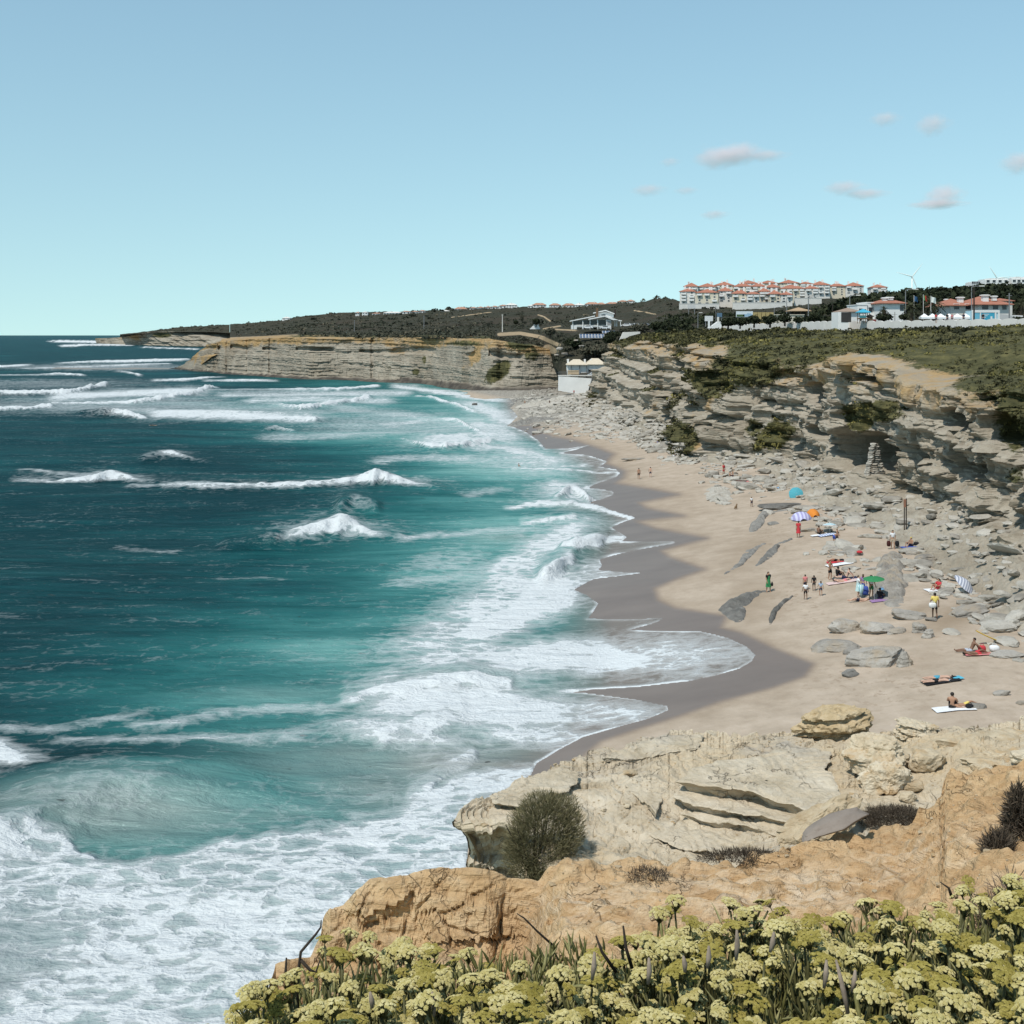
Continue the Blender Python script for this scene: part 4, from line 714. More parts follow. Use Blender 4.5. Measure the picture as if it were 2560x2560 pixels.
X = X + (wn_ > 0) * sstep(0, .4, wn_) * .22 * (1 - sstep(1140, 1260, CL2)); X = X + (wn_ > 0) * .08 * fbm(X * 2, wn_ * 6, o=3, seed=158)
X = X + wf ** .5 * 1.6 * (1 - sstep(1134, 1260, CL2))
gf = bedded(-wf * 8, X * 2, 161, .35, .25); Z = Z - wf * 11; Y = Y + wf * 1.4 - gf * sstep(.08, .3, wf)
T = NT('ledge_rock'); n1 = T.noise(1.4, 7, .65); n2 = T.noise(11, 7, .72); n3 = T.noise(.45, 4, .6); ys = T.attr('warm')
c = T.ramp(T.math('ADD', T.math('MULTIPLY', n1, .6), T.math('MULTIPLY', n2, .4)), [(.34, (.38, .305, .205)), (.48, (.50, .42, .305)), (.60, (.59, .51, .39)), (.74, (.68, .61, .50))])
c = T.mix(T.mr(n3, .55, .72), c, T.ramp(n2, [(.3, (.34, .295, .235)), (.7, (.46, .41, .34))]))
c = T.mix(T.math('MULTIPLY', ys, T.mr(n1, .38, .62)), c, (.47, .35, .20))
c = T.mix(T.math('MULTIPLY', T.mr(T.voro(26, T.pos()), .02, .20, 1, 0), .35), c, (.66, .61, .52))
h = T.math('ADD', T.math('MULTIPLY', n2, .6), T.math('ADD', T.math('MULTIPLY', n1, .7), T.math('MULTIPLY', T.noise(45, 4, .7), .12)))
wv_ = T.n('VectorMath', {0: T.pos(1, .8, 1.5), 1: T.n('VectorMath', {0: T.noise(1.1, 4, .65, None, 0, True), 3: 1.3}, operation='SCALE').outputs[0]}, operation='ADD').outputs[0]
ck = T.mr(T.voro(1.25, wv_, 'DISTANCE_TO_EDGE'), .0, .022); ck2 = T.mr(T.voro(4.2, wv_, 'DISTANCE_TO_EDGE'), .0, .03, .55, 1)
ckf = T.math('MULTIPLY', T.math('SUBTRACT', 1.0, ck), T.mr(T.noise(.9, 3, .5), .50, .58)); c = T.mix(T.math('MULTIPLY', ckf, .6), c, (.17, .13, .09)); h = T.math('SUBTRACT', h, T.math('MULTIPLY', ckf, .4))  # cracks: recess shade and dirt put into the rock colour as dark lines
h = T.math('ADD', h, T.math('MULTIPLY', T.voro(7, wv_, 'F1'), .18))
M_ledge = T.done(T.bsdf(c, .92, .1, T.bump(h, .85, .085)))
qx, qy = proj(X, Y, Z); warm = np.clip(blob(qx, qy, 1950, 1930, 200, 70) + blob(qx, qy, 2350, 1900, 230, 80) + .4 * blob(qx, qy, 1600, 1890, 200, 40) + .6 * blob(qx, qy, 1450, 2140, 120, 40), 0, 1)
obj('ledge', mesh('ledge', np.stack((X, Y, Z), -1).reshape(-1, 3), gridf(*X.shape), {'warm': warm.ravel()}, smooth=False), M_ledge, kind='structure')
ledge_o = bpy.data.objects['ledge']; LQ = [a[(TL >= 0) & (TL <= 1)] for a in (qx, qy, X, Y, Z)]
def ledge_pt(px, py):
    i = np.argmin((LQ[0] - px) ** 2 + (LQ[1] - py) ** 2); return np.array((LQ[2][i], LQ[3][i], LQ[4][i]))
def slab_piece(outline, ztop, thick, seed, m, under=.08, res=260):
    P = np.array([at(a, b, ztop)[:2] for a, b in outline]); P = np.vstack((P, P[:1]))
    L = np.concatenate(([0], np.cumsum(np.hypot(*np.diff(P, axis=0).T)))); s = np.linspace(0, L[-1], res, endpoint=False)
    E = np.stack((np.interp(s, L, P[:, 0]), np.interp(s, L, P[:, 1])), -1); c = E.mean(0)
    nrm = E - c; nl = np.linalg.norm(nrm, axis=1, keepdims=True); nrm = nrm / nl
    jag = .10 * fbm(np.cos(s / L[-1] * 6.283) * L[-1] * .5, np.sin(s / L[-1] * 6.283) * L[-1] * .5, seed * 3.3, o=5, seed=seed, rough=.62); E = E + nrm * jag[:, None]
    V = []; rr = np.concatenate((np.linspace(0.02, .93, 22), np.linspace(.95, 1, 5)))
    for r in rr:
        Q = c + (E - c) * r; z = ztop + .05 * fbm(Q[:, 0] * 1.6, Q[:, 1] * 1.6, o=4, seed=seed + 1) + .018 * fbm(Q[:, 0] * 9, Q[:, 1] * 9, o=3, seed=seed + 2)
        qq = fbm(Q[:, 0] * .9, Q[:, 1] * .9, seed * 1.0, o=2, seed=seed + 5) * 5; z = z + (np.floor(qq) + sstep(.8, 1, qq - np.floor(qq)) - qq) * .03
        z = z - .018 * max(0, (r - .93) / .07) ** 2; V.append(np.column_stack((Q, z)))
    ze = V[-1][:, 2]
    for k, f in enumerate((.12, .3, .5, .7, .85, 1)):
        o_ = (-.02 * (k % 2) - under * f ** .7 + .035 * fbm(s * 4, f * 7, seed * 1.0, o=3, seed=seed + 3)); Q = E + nrm * np.minimum(o_, .02)[:, None]; V.append(np.column_stack((Q, ze - thick * f)))
    n = len(V); G = np.stack(V); idx = np.arange(n * res).reshape(n, res); nx = np.roll(idx, -1, 1)
    Fc = np.stack((idx[:-1], nx[:-1], nx[1:], idx[1:]), -1).reshape(-1, 4)
    return obj('rock_slab', mesh('rock_slab', G.reshape(-1, 3), Fc, smooth=False), m, ledge_o)
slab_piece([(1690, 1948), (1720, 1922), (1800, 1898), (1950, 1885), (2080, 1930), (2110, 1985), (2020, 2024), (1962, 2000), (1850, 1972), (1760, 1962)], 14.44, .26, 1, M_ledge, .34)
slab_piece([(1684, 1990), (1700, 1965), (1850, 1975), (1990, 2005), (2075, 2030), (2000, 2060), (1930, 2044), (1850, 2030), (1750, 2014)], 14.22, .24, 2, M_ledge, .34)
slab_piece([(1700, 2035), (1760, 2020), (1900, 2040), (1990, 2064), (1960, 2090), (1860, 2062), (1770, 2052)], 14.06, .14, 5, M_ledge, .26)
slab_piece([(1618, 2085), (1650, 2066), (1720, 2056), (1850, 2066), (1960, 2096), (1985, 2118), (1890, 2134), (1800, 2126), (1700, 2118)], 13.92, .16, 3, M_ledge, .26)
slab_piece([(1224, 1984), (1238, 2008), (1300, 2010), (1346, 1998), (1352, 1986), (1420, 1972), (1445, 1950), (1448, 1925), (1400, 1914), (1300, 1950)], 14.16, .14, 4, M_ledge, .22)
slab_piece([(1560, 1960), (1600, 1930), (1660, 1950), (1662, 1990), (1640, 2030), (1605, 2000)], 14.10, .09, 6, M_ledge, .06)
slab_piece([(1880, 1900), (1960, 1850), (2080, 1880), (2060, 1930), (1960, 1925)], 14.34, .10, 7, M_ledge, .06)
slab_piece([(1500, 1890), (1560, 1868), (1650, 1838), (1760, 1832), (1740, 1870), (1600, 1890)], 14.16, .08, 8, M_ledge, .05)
slab_piece([(2230, 1875), (2290, 1850), (2330, 1875), (2320, 1905), (2260, 1910)], 14.55, .16, 11, M_pale, .06)
slab_piece([(2340, 1850), (2420, 1832), (2520, 1820), (2620, 1830), (2580, 1860), (2440, 1862)], 14.80, .14, 12, M_pale, .06)
slab_piece([(2400, 1890), (2480, 1872), (2600, 1868), (2590, 1900), (2450, 1908)], 14.86, .14, 13, M_pale, .06)
def one_rock(name, px, py, w_px, h_px, seed, m, label, cat='rock', D=None, dep=.8, rz=0, tilt=0, tilt2=0, planes=11, sub=4, rough=.06, strata=.0, base=None, sink=.12, group=None, sharp=False, crag=.0):
    p = base if base is not None else ground(px, py)       # (px, py) is the middle of the foot
    k = p[1] / F; sx = w_px * k / 2; sz = h_px * k / 2
    P, Fc = rock_shape(seed, sx, sx * dep, sz, sub, planes, rough, strata)
    if crag: q = P / max(sx, sz); P = P * (1 + crag * fbm(q[:, 0] * 4 + seed, q[:, 1] * 4, q[:, 2] * 5, o=4, seed=seed % 89, rough=.6, ridged=True)[:, None])
    P = P - np.array((0, 0, P[:, 2].min()))
    o = obj(name, mesh(name, P, Fc, smooth=not sharp), m, None, label, cat, group)
    o.location = p - np.array((0, 0, sz * 2 * sink)); o.rotation_euler = (R(tilt2), R(tilt), R(rz)); return o
one_rock('boulder', 2078, 1848, 145, 108, 31, M_yellow, 'layered yellow boulder balanced on the back edge of the pale ledge', base=ledge_pt(2078, 1846), sub=5, strata=.16, dep=.75, tilt=-8, rough=.09, planes=14, sharp=True, crag=.13)
one_rock('outcrop', 2205, 1935, 130, 105, 32, M_pale, 'knobbly cream outcrop standing to the right of the layered yellow boulder', base=ledge_pt(2205, 1925), sub=5, strata=.12, rough=.13, dep=.8, sharp=True, crag=.13)
one_rock('outcrop', 2290, 1850, 85, 60, 33, M_pale, 'low pale outcrop on the ledge edge behind the knobbly cream outcrop', base=ledge_pt(2290, 1850), sub=5, strata=.18, rough=.10, tilt=10, sharp=True, crag=.13)
one_rock('outcrop', 2215, 1975, 95, 85, 39, M_pale, 'cream pitted rock below the knobbly outcrop', base=ledge_pt(2215, 1972), sub=5, rough=.15, dep=.7, sharp=True, crag=.13)
one_rock('outcrop', 2065, 2075, 190, 95, 34, M_pale, 'rough cream rock leaning beside the smooth grey slab', base=ledge_pt(2060, 2090), sub=5, rough=.13, strata=.06, dep=.45, tilt=-30, sharp=True, crag=.13)
p_ = bench_pt(2090, 2100)
P, Fc = rock_shape(35, .315, .10, .06, 5, 12, .05); P[:, 2] += .05 * np.cos(P[:, 0] * 3)
o = obj('stone_slab', mesh('stone_slab', P, Fc, smooth=True), M_slate, None, 'long smooth grey slab lying on the orange slope', 'rock'); o.location = p_ + np.array((0, .02, .09)); o.rotation_euler = (R(6), R(-17), R(10))
one_rock('boulder', 1205, 2172, 70, 44, 36, M_grey, 'dark boulder under the overhanging tip of the pale ledge', base=np.array((-.47, 19.4, 12.95)), sub=4)
for k, (a, b, w_, h_) in enumerate([(1575, 1935, 30, 16), (1510, 2025, 13, 9), (1570, 2018, 16, 8), (1800, 2150, 20, 16), (2455, 1935, 44, 34), (2560, 1905, 60, 34), (2290, 1975, 50, 26), (2270, 2000, 40, 28), (2320, 1920, 80, 60)]):
    one_rock('stone', a, b, w_, h_, 200 + k, M_pale, ['flat stone lying alone in the middle of the pale ledge', 'small dark pebble on the pale ledge near the bush', 'small flat stone on the ledge left of the stepped slabs', 'white round stone at the foot of the lowest slab', 'cream stone on brown earth at the right of the ledge', 'cream rock at the right edge of the ledge', 'white stone between the cream outcrop and the dark dry shrub', 'small cream stone just above the dark dry shrub', 'pale rock to the right of the knobbly cream outcrop'][k], base=ledge_pt(a, b), sub=4, dep=.8, rough=.1, sharp=True, crag=.1)
# gravel on the ledge and on the orange slope
V = []; Fa = []; n0 = 0; r = np.random.default_rng(5); sh = [rock_shape(300 + k, 1, .8, .45, 1, 8, .05) for k in range(6)]
for k in range(1500):
    if k < 950: a, b = r.uniform(1180, 2560), r.uniform(1835, 2150); p = None
    else: a, b = r.uniform(1300, 2560), r.uniform(1960, 2330); p = None
    p = ledge_pt(a, b) if k < 950 else bench_pt(a, b)
    q = proj(*p)
    if abs(q[0] - a) + abs(q[1] - b) > 16: continue
    s_ = p[1] / F * r.uniform(1.2, 4.2) * (1 + 2 * (r.random() < .06)); P, Fc = sh[k % 6]; an = r.uniform(0, 6.28); c_, s2 = math.cos(an), math.sin(an)
    P = P * s_; P = np.column_stack((P[:, 0] * c_ - P[:, 1] * s2, P[:, 0] * s2 + P[:, 1] * c_, P[:, 2])) + p; V.append(P); Fa.append(Fc + n0); n0 += len(P)
obj('gravel', mesh('gravel', np.vstack(V), np.vstack(Fa), smooth=False), M_pale, kind='stuff')
# ------------------------------------------------------------------ scree and beach boulders
rg = np.random.default_rng(31)
NV = 14; SH = [rock_shape(600 + k, 1, rg.uniform(.55, .9), rg.uniform(.22, .42), 2, 9 + k % 4, .05, .06 if k % 3 == 0 else 0) for k in range(NV)]
SHM = []
for k, (P, Fc) in enumerate(SH): me = mesh('scree_boulder', P, Fc, smooth=False); me.materials.append(M_slab); SHM.append(me)
SHS = [rock_shape(640 + k, 1, rg.uniform(.55, .9), rg.uniform(.25, .5), 1, 8, .05) for k in range(10)]
idx = np.where((CL['top'] > .01) & (CL['top'] < 1.02))[0]
cv = CL['V'][idx]; wgt = np.where(cv[:, 1] > 200, 3.0, 1.0) * np.clip(cv[:, 1] / 120, .5, 3)
pick = rg.choice(idx, 2500, p=wgt / wgt.sum())
pos = CL['V'][pick].copy(); pos[:, 0] += rg.normal(0, .5, len(pos)); pos[:, 1] += rg.normal(0, .6, len(pos))
fr = rg.choice(idx, 330); ex = CL['V'][fr].copy(); ex = ex[(CL['top'][fr] < .25)]; ex[:, 0] -= np.abs(rg.normal(0, 2.2, len(ex))); ex[:, 2] = zbeach(ex[:, 0], ex[:, 1])
for cx, cy, n, sx, sy in [(1795, 1178, 26, 60, 16), (2090, 1275, 60, 90, 20), (2120, 1310, 46, 80, 14), (2100, 1375, 22, 55, 12), (1660, 1120, 30, 60, 10), (1500, 1085, 60, 120, 14), (1400, 1060, 90, 90, 16), (1380, 1020, 160, 90, 22), (1330, 1000, 90, 60, 12), (1430, 1000, 60, 50, 14), (2150, 1410, 16, 60, 14), (2290, 1410, 26, 40, 14), (2330, 1440, 20, 40, 16), (2460, 1500, 26, 70, 22), (2500, 1560, 26, 60, 30), (1840, 1200, 40, 70, 18), (1960, 1215, 70, 110, 18), (1800, 1250, 20, 20, 14), (2390, 1480, 16, 60, 10)]:
    a = np.stack([ground(rg.normal(cx, sx * .6), rg.normal(cy, sy * .6)) for _ in range(n)]); ex = np.vstack((ex, a))
pos = np.vstack((pos, ex)); size = np.exp(rg.normal(-.80, .55, len(pos))); size = np.clip(size, .14, 1.6); size *= np.clip(pos[:, 1] / 160, .8, 1.6) ** .4
qx, qy = proj(pos[:, 0], pos[:, 1], pos[:, 2]); app = size / pos[:, 1] * ((qx > -20) & (qx < 2590))
order = np.argsort(-app); big = order[:250]; rest = order[250:]
ZL_ = [(0, 96, 'pale grey boulder in the scree by the right edge of the beach', 'boulders at the right edge'), (96, 126, 'grey slab in the scree below the signpost and caves', 'slabs below the caves'), (126, 180, 'grey slab in the scree under the middle of the near cliff', 'slabs under the middle cliff'), (180, 999, 'grey slab on the rocky shore below the far end of the near cliff', 'slabs on the far rocky shore')]
SC_O = []
for n_, i in enumerate(big):
    o = bpy.data.objects.new('scree_boulder', SHM[n_ % NV]); col.objects.link(o); s = size[i]; o.location = pos[i] + np.array((0, 0, s * .07)); o.scale = (s, s, s * rg.uniform(.8, 1.3)); o.rotation_euler = (rg.normal(0, .16), rg.normal(0, .16), rg.uniform(0, 6.28))
    SC_O.append((o, i))
LM = [(2262, 1280, 'the dark signpost'), (2190, 1170, 'the stone pillar in the cave'), (2392, 1450, 'the grey striped parasol'), (2312, 1392, 'the brown block by the man with two bags'), (2075, 1315, 'the ringed parasol'), (1990, 1235, 'the tipped teal parasol'), (1820, 1190, 'the bathers in red shorts'), (1690, 1140, 'the orange gully foot'), (1650, 1115, 'the long pale board'), (1480, 1010, 'the white sea wall'), (1380, 1050, 'the dark wet platform'), (2420, 1530, 'the long tilted slab'), (2185, 1455, 'the green parasol'), (2065, 1195, 'the bather sitting before the cave'), (2520, 1620, 'the yellow board'), (2520, 1320, 'the right hand cave mouth'), (1560, 1080, 'the far scree corner'), (1920, 1180, 'the middle of the near cliff foot')]
ORD = ['largest', 'second largest', 'third largest', 'fourth largest', 'fifth largest', 'sixth largest', 'seventh largest', 'eighth largest', 'ninth largest', 'tenth largest']; seen = {}
for o, i in SC_O:                                        # largest first
    k = min(range(len(LM)), key=lambda q: (qx[i] - LM[q][0]) ** 2 + 2 * (qy[i] - LM[q][1]) ** 2); dx, dy = qx[i] - LM[k][0], qy[i] - LM[k][1]
    rel = ('left of' if dx < 0 else 'right of') if abs(dx) > abs(dy) * 1.4 else ('above' if dy < 0 else 'below'); key = (k, rel); c_ = seen.get(key, 0); seen[key] = c_ + 1
    tag(o, ('%s grey scree slab %s %s' % (ORD[c_], rel, LM[k][2])) if c_ < 10 else ('smaller grey scree slab %s %s' % (rel, LM[k][2])), 'rock', 'grey scree slabs at the cliff foot')
V = []; Fa = []; n0 = 0
for n_, i in enumerate(rest):
    P, Fc = SHS[n_ % 10]; s = size[i]; M = np.array(Matrix.Rotation(rg.uniform(0, 6.28), 3, 'Z') @ Matrix.Rotation(rg.normal(0, .2), 3, 'X')); V.append((P * s) @ M.T + pos[i] + (0, 0, s * .06)); Fa.append(Fc + n0); n0 += len(P)
obj('scree', mesh('scree', np.vstack(V), np.vstack(Fa), smooth=False), M_slab, kind='stuff')
BR = [(2113, 1574, 80, 44, 1, 'rounded grey boulder left of the row of three in the sand', .7, 0), (2188, 1578, 78, 40, 2, 'broad grey boulder in the middle of the row of three', .8, 6), (2243, 1582, 44, 22, 3, 'small dark boulder at the right of the row of three', .7, 0), (2096, 1622, 112, 36, 4, 'long flat pale slab lying left of the biggest slab', .55, -4), (2131, 1632, 40, 22, 5, 'small wedge rock between the flat slab and the biggest slab', .8, 0),
      (2200, 1656, 122, 66, 6, 'biggest smooth grey slab tilted in the sand', .75, -10), (2262, 1664, 34, 58, 7, 'jagged upright rock to the right of the biggest slab', .6, 0), (2126, 1688, 42, 26, 8, 'dark lone rock below the big slabs', .8, 0), (2268, 1545, 80, 34, 9, 'flat ledge rock undercut in shadow above the row of three', .5, 5), (2296, 1580, 34, 40, 10, 'jagged rock beside the damp sand hollow', .7, 0), (2322, 1594, 30, 36, 11, 'small jagged rock at the end of the ridge', .7, 0),
      (2420, 1537, 100, 38, 12, 'long tilted grey slab right of the man in yellow', .45, -12), (2504, 1738, 40, 20, 13, 'lone oblong grey stone on the bare sand', .5, -14), (2312, 1402, 56, 28, 14, 'brown block beside the man with two bags', .7, 0), (2282, 1386, 30, 18, 15, 'smaller brown block next to the bigger one', .8, 0), (2365, 1486, 30, 14, 16, 'smooth rounded rock in front of the striped parasol', .8, 0), (2400, 1490, 32, 10, 17, 'flat low rock in front of the striped parasol', .7, 0),
      (2556, 1760, 26, 14, 18, 'small dark rock at the right edge of the sand', .8, 0), (2088, 1374, 46, 14, 19, 'long rounded rock in front of the bending man', .4, 0), (2094, 1386, 42, 15, 20, 'second long rock in front of the bending man', .4, 0), (2136, 1388, 38, 24, 21, 'grey block with a red bag beside it', .8, 0), (1931, 1311, 28, 12, 22, 'rounded grey stone alone on the sand by the mossy reef', .7, 0), (2020, 1328, 38, 14, 23, 'low dark rock behind the person in red', .4, -8), (2124, 1423, 40, 12, 24, 'flat stone behind the sunbathers', .5, -6), (2177, 1424, 28, 9, 25, 'thin slanting stone right of the sunbathers', .4, -12),
      (1587, 1150, 56, 9, 26, 'low flat rock near the waterline past the two walkers', .3, 0), (2010, 1272, 50, 14, 27, 'long pale rock behind the striped windbreak', .5, 0), (1960, 1268, 110, 18, 28, 'brown mossy rock shelf under the blue parasol', .35, 0), (2520, 1640, 70, 22, 29, 'damp flat rock beside the yellow board', .6, 0), (2440, 1770, 44, 22, 30, 'pale stone behind the woman in the yellow bikini', .6, 0), (2330, 1550, 30, 8, 34, 'little white stone by the feet of the man in yellow', .8, 0)]
for px, py, w_, h_, sd_, lb, dep, tl in BR:
    jag = 'jagged' in lb
    one_rock('boulder', px, py, w_, h_, 700 + sd_, M_dark if ('mossy' in lb or 'dark lone' in lb) else M_grey, lb, dep=dep, tilt=tl, rz=(sd_ * 47) % 30 - 15, sub=4, rough=.13 if jag else .085, strata=.14 if jag else .06, planes=16 if jag else 11, sink=.28, sharp=True, crag=.05)
# reefs: low dark ribs of rock flush with the sand
def reef(pts, wd, hgt, m, label, seed, n=240, mrow=44):
    P = np.array([ground(*q) for q in pts]); L = np.concatenate(([0], np.cumsum(np.linalg.norm(np.diff(P[:, :2], axis=0), axis=1)))); s = np.linspace(0, L[-1], n)
    C = np.stack([np.interp(s, L, P[:, i]) for i in range(3)], -1); T_ = np.gradient(C[:, :2], axis=0); T_ /= np.linalg.norm(T_, axis=1, keepdims=True); N_ = np.stack((-T_[:, 1], T_[:, 0]), -1)
    v_ = np.linspace(-1, 1, mrow); e = np.sin(np.linspace(0, math.pi, n)) ** .35
    W = wd * e * (1 + .5 * fbm(s * .5, 0, seed, o=3, seed=seed)); A = C[:, None, :2] + N_[:, None] * (v_[None] * W[:, None])[..., None]
    h = hgt * (1 - np.abs(v_[None]) ** 3) * (.35 + .9 * np.clip(fbm(A[..., 0] * 1.3, A[..., 1] * 1.3, seed, o=4, seed=seed + 1) + .45, 0, 2)) * e[:, None] - .10
    h = h + .10 * bedded(A[..., 0] * .7 + A[..., 1] * .7, A[..., 1], seed + 2, .4, 1.0) * (1 - np.abs(v_[None]))
    V = np.concatenate((A, (zbeach(A[..., 0], A[..., 1]) + h)[..., None]), -1)
    return obj('reef', mesh('reef', V.reshape(-1, 3), gridf(n, mrow), smooth=False), m, None, label, 'rock')
reef([(1848, 1555), (1830, 1520), (1855, 1498), (1895, 1480), (1930, 1478)], .95, .42, M_dark, 'dark wet reef in the damp hollow by the woman in green', 40)
reef([(1925, 1560), (1935, 1530), (1960, 1505), (1985, 1488)], .26, .35, M_dark, 'thin dark rib of rock in the sand right of the reef', 41)
reef([(1810, 1437), (1850, 1410), (1880, 1375), (1920, 1355)], .5, .30, M_dark, 'dark reef strip slanting up the sand behind the woman in green', 42)
reef([(1890, 1415), (1920, 1390), (1945, 1360), (1990, 1345)], .45, .3, M_dark, 'second reef strip nearer the person in red', 43)
reef([(1880, 1330), (1900, 1300), (1915, 1282), (1960, 1276), (2000, 1272)], .7, .45, M_dark, 'mossy dark reef below the brown rock shelf', 44)
reef([(1790, 1215), (1798, 1240), (1812, 1262)], 1.6, .5, M_slab, 'small pale rib of broken rock on the sand by the person in red shorts', 45)
reef([(2235, 1380), (2225, 1430), (2222, 1480), (2240, 1520)], 1.2, .7, M_grey, 'grey rock ledge running down the beach past the green parasol', 46)
reef([(140, 922), (300, 921), (442, 921)] if False else [(1330, 1015), (1400, 1000), (1460, 1000)], 4, .9, M_slab, 'flat rock platform in front of the white wall', 47)
reef([(1285, 992), (1345, 984), (1410, 978)], 11, 1.2, M_slab, 'broad rock shelf under the end of the headland cliff', 50)
reef([(1300, 1020), (1350, 1010), (1420, 1003)], 7, .9, M_slab, 'rock shelf between the surf and the white sea wall', 51)
reef([(1275, 1068), (1330, 1052), (1380, 1050)], 3.5, .9, M_dark, 'dark wet platform at the waterline below the valley', 48)
# reef bar off the headland, awash
P = [at(a, b, .0) for a, b in [(140, 921), (230, 922), (330, 921.5), (430, 922)]]; n = 160; s = np.linspace(0, 1, n); C = np.stack([np.interp(s, np.linspace(0, 1, 4), [p[i] for p in P]) for i in range(3)], -1); v_ = np.linspace(-1, 1, 14)
A0 = C[:, None, 0] + 0 * v_[None]; A1 = C[:, None, 1] + 13 * v_[None]; h = 1.25 * (1 - v_[None] ** 2) * (.55 + .5 * fbm(A0 * .06, A1 * .1, o=3, seed=49)) - .3
obj('reef', mesh('reef', np.stack((A0, A1, h + 0 * A0), -1).reshape(-1, 3), gridf(n, 14), smooth=False), M_dark, None, 'long dark reef bar awash off the tip of the headland', 'rock')
one_rock('rock', 1186, 1012, 15, 9, 790, M_dark, 'small dark rock sticking out of the surf', base=at(1186, 1012, 0), sub=3, sink=.3)
# ------------------------------------------------------------------ the samphire in front of the camera
def leaf_mat(name, c0, c1, c2, rough=.55, spec=.35, sub=.0):
    T = NT(name); n = T.noise(40, 3, .6, T.pos()); oi = T.n('ObjectInfo').outputs['Random']
    tn = T.math('ADD', T.math('MULTIPLY', n, .5), T.math('MULTIPLY', T.attr('tone'), .5))
    c = T.ramp(tn, [(.2, c0), (.45, c1), (.75, c2)])
    a = T.bsdf(c, rough, spec)
    tr = T.n('BsdfTranslucent', {0: c}).outputs[0]
    return T.done(T.n('MixShader', {0: .18, 1: a, 2: tr}).outputs[0])
M_leaf = leaf_mat('samphire_leaf', (.11, .115, .035), (.23, .215, .075), (.42, .385, .18))
M_stem = plain('samphire_stem', (.10, .095, .035), .6, .3, .3, 30)
M_dead = plain('dead_stalk', (.27, .215, .165), .9, .1, .35, 40)
M_flc = leaf_mat('samphire_flower_cream', (.39, .33, .10), (.53, .455, .185), (.67, .60, .32), .7, .2)
M_fly = leaf_mat('samphire_flower_yellow', (.21, .175, .035), (.32, .265, .06), (.45, .38, .12), .7, .2)
_ov = np.array([(1, 0, 0), (-1, 0, 0), (0, 1, 0), (0, -1, 0), (0, 0, 1), (0, 0, -1)], float); _of = np.array([(0, 2, 4), (2, 1, 4), (1, 3, 4), (3, 0, 4), (2, 0, 5), (1, 2, 5), (3, 1, 5), (0, 3, 5)])
def umbel_mesh(seed, R0, dome, n=26, fl=24, fr=.0025):
    r = np.random.default_rng(seed); V = []; Fa = []; tone = []; n0 = 0
    for i in range(n):
        k = (i + .5) / n; rr = R0 * math.sqrt(k) * .95; a = i * 2.39996 + r.normal(0, .12); h = dome * (1 - k ** 1.1) + r.normal(0, .0016); c = np.array((rr * math.cos(a), rr * math.sin(a), h))
        nr = np.array((math.cos(a) * k * .8, math.sin(a) * k * .8, 1)); nr /= np.linalg.norm(nr); t1 = np.cross(nr, (0, 1, .1)); t1 /= np.linalg.norm(t1); t2 = np.cross(nr, t1)
        ur = R0 / math.sqrt(n) * r.uniform(.78, 1.02); tn = r.uniform(.2, .8)
        for j in range(fl):
            kk = (j + .5) / fl; b = j * 2.39996 + i; q = c + (t1 * math.cos(b) + t2 * math.sin(b)) * ur * math.sqrt(kk) + nr * ur * .42 * (1 - kk)
            P = _ov * fr * r.uniform(.75, 1.3) + q; V.append(P); Fa.append(_of + n0); tone += [tn + r.normal(0, .18)] * 6; n0 += 6
    me = mesh('flower_head', np.vstack(V), np.vstack(Fa), {'tone': np.clip(tone, 0, 1)}, smooth=False); return me
def ray_mesh(seed, R0, dome, stem=.05, n=26):
    m = MB()
    for i in range(0, n, 1):
        k = (i + .5) / n; rr = R0 * math.sqrt(k) * .92; a = i * 2.39996; m.tube([(0, 0, -stem * .55), (rr * .55 * math.cos(a), rr * .55 * math.sin(a), -stem * .2), (rr * math.cos(a), rr * math.sin(a), dome * (1 - k) - .002)], [.0012, .0010, .0009], 3, False)
    m.tube([(0, 0, -stem * .5), (.002, 0, -stem * .9)], [.0026, .0028], 5); return m.mesh('flower_rays')
UMB = []
for k in range(8):
    R0 = .034 + .016 * ((k * 37) % 10) / 10; dm = .007 + .017 * ((k * 53) % 10) / 10
    UMB.append((umbel_mesh(400 + k, R0, dm, 24 + (k % 3) * 5), ray_mesh(400 + k, R0, dm, .05 + .01 * (k % 3), 24 + (k % 3) * 5), k % 8 in (0, 2, 3, 5, 7)))
for me, ry, cream in UMB: me.materials.append(M_flc if cream else M_fly); ry.materials.append(M_stem)
def leaf_shape(L, w, bend, seg=4, n=5):
    V = []
    for i in range(seg + 1):
        t = i / seg; rr = w * (math.sin(min(1, t * 1.05 + .16) * math.pi) ** .55 if t < .95 else .12) ; x = bend * t * t
        for k in range(n):
            a = 2 * math.pi * k / n; V.append((x + math.cos(a) * rr, math.sin(a) * rr * .6, L * t))
    Fc = [(i * n + k, i * n + (k + 1) % n, (i + 1) * n + (k + 1) % n, (i + 1) * n + k) for i in range(seg) for k in range(n)]
    return np.array(V), np.array(Fc)
LEAF = []
for k in range(6):
    V, Fc = leaf_shape(.045 + .006 * k, .0040 + .0005 * (k % 3), .012 * ((k % 4) - 1)); me = mesh('leaf', V, Fc, {'tone': np.full(len(V), .25 + .12 * k)}); me.materials.append(M_leaf); LEAF.append(me)
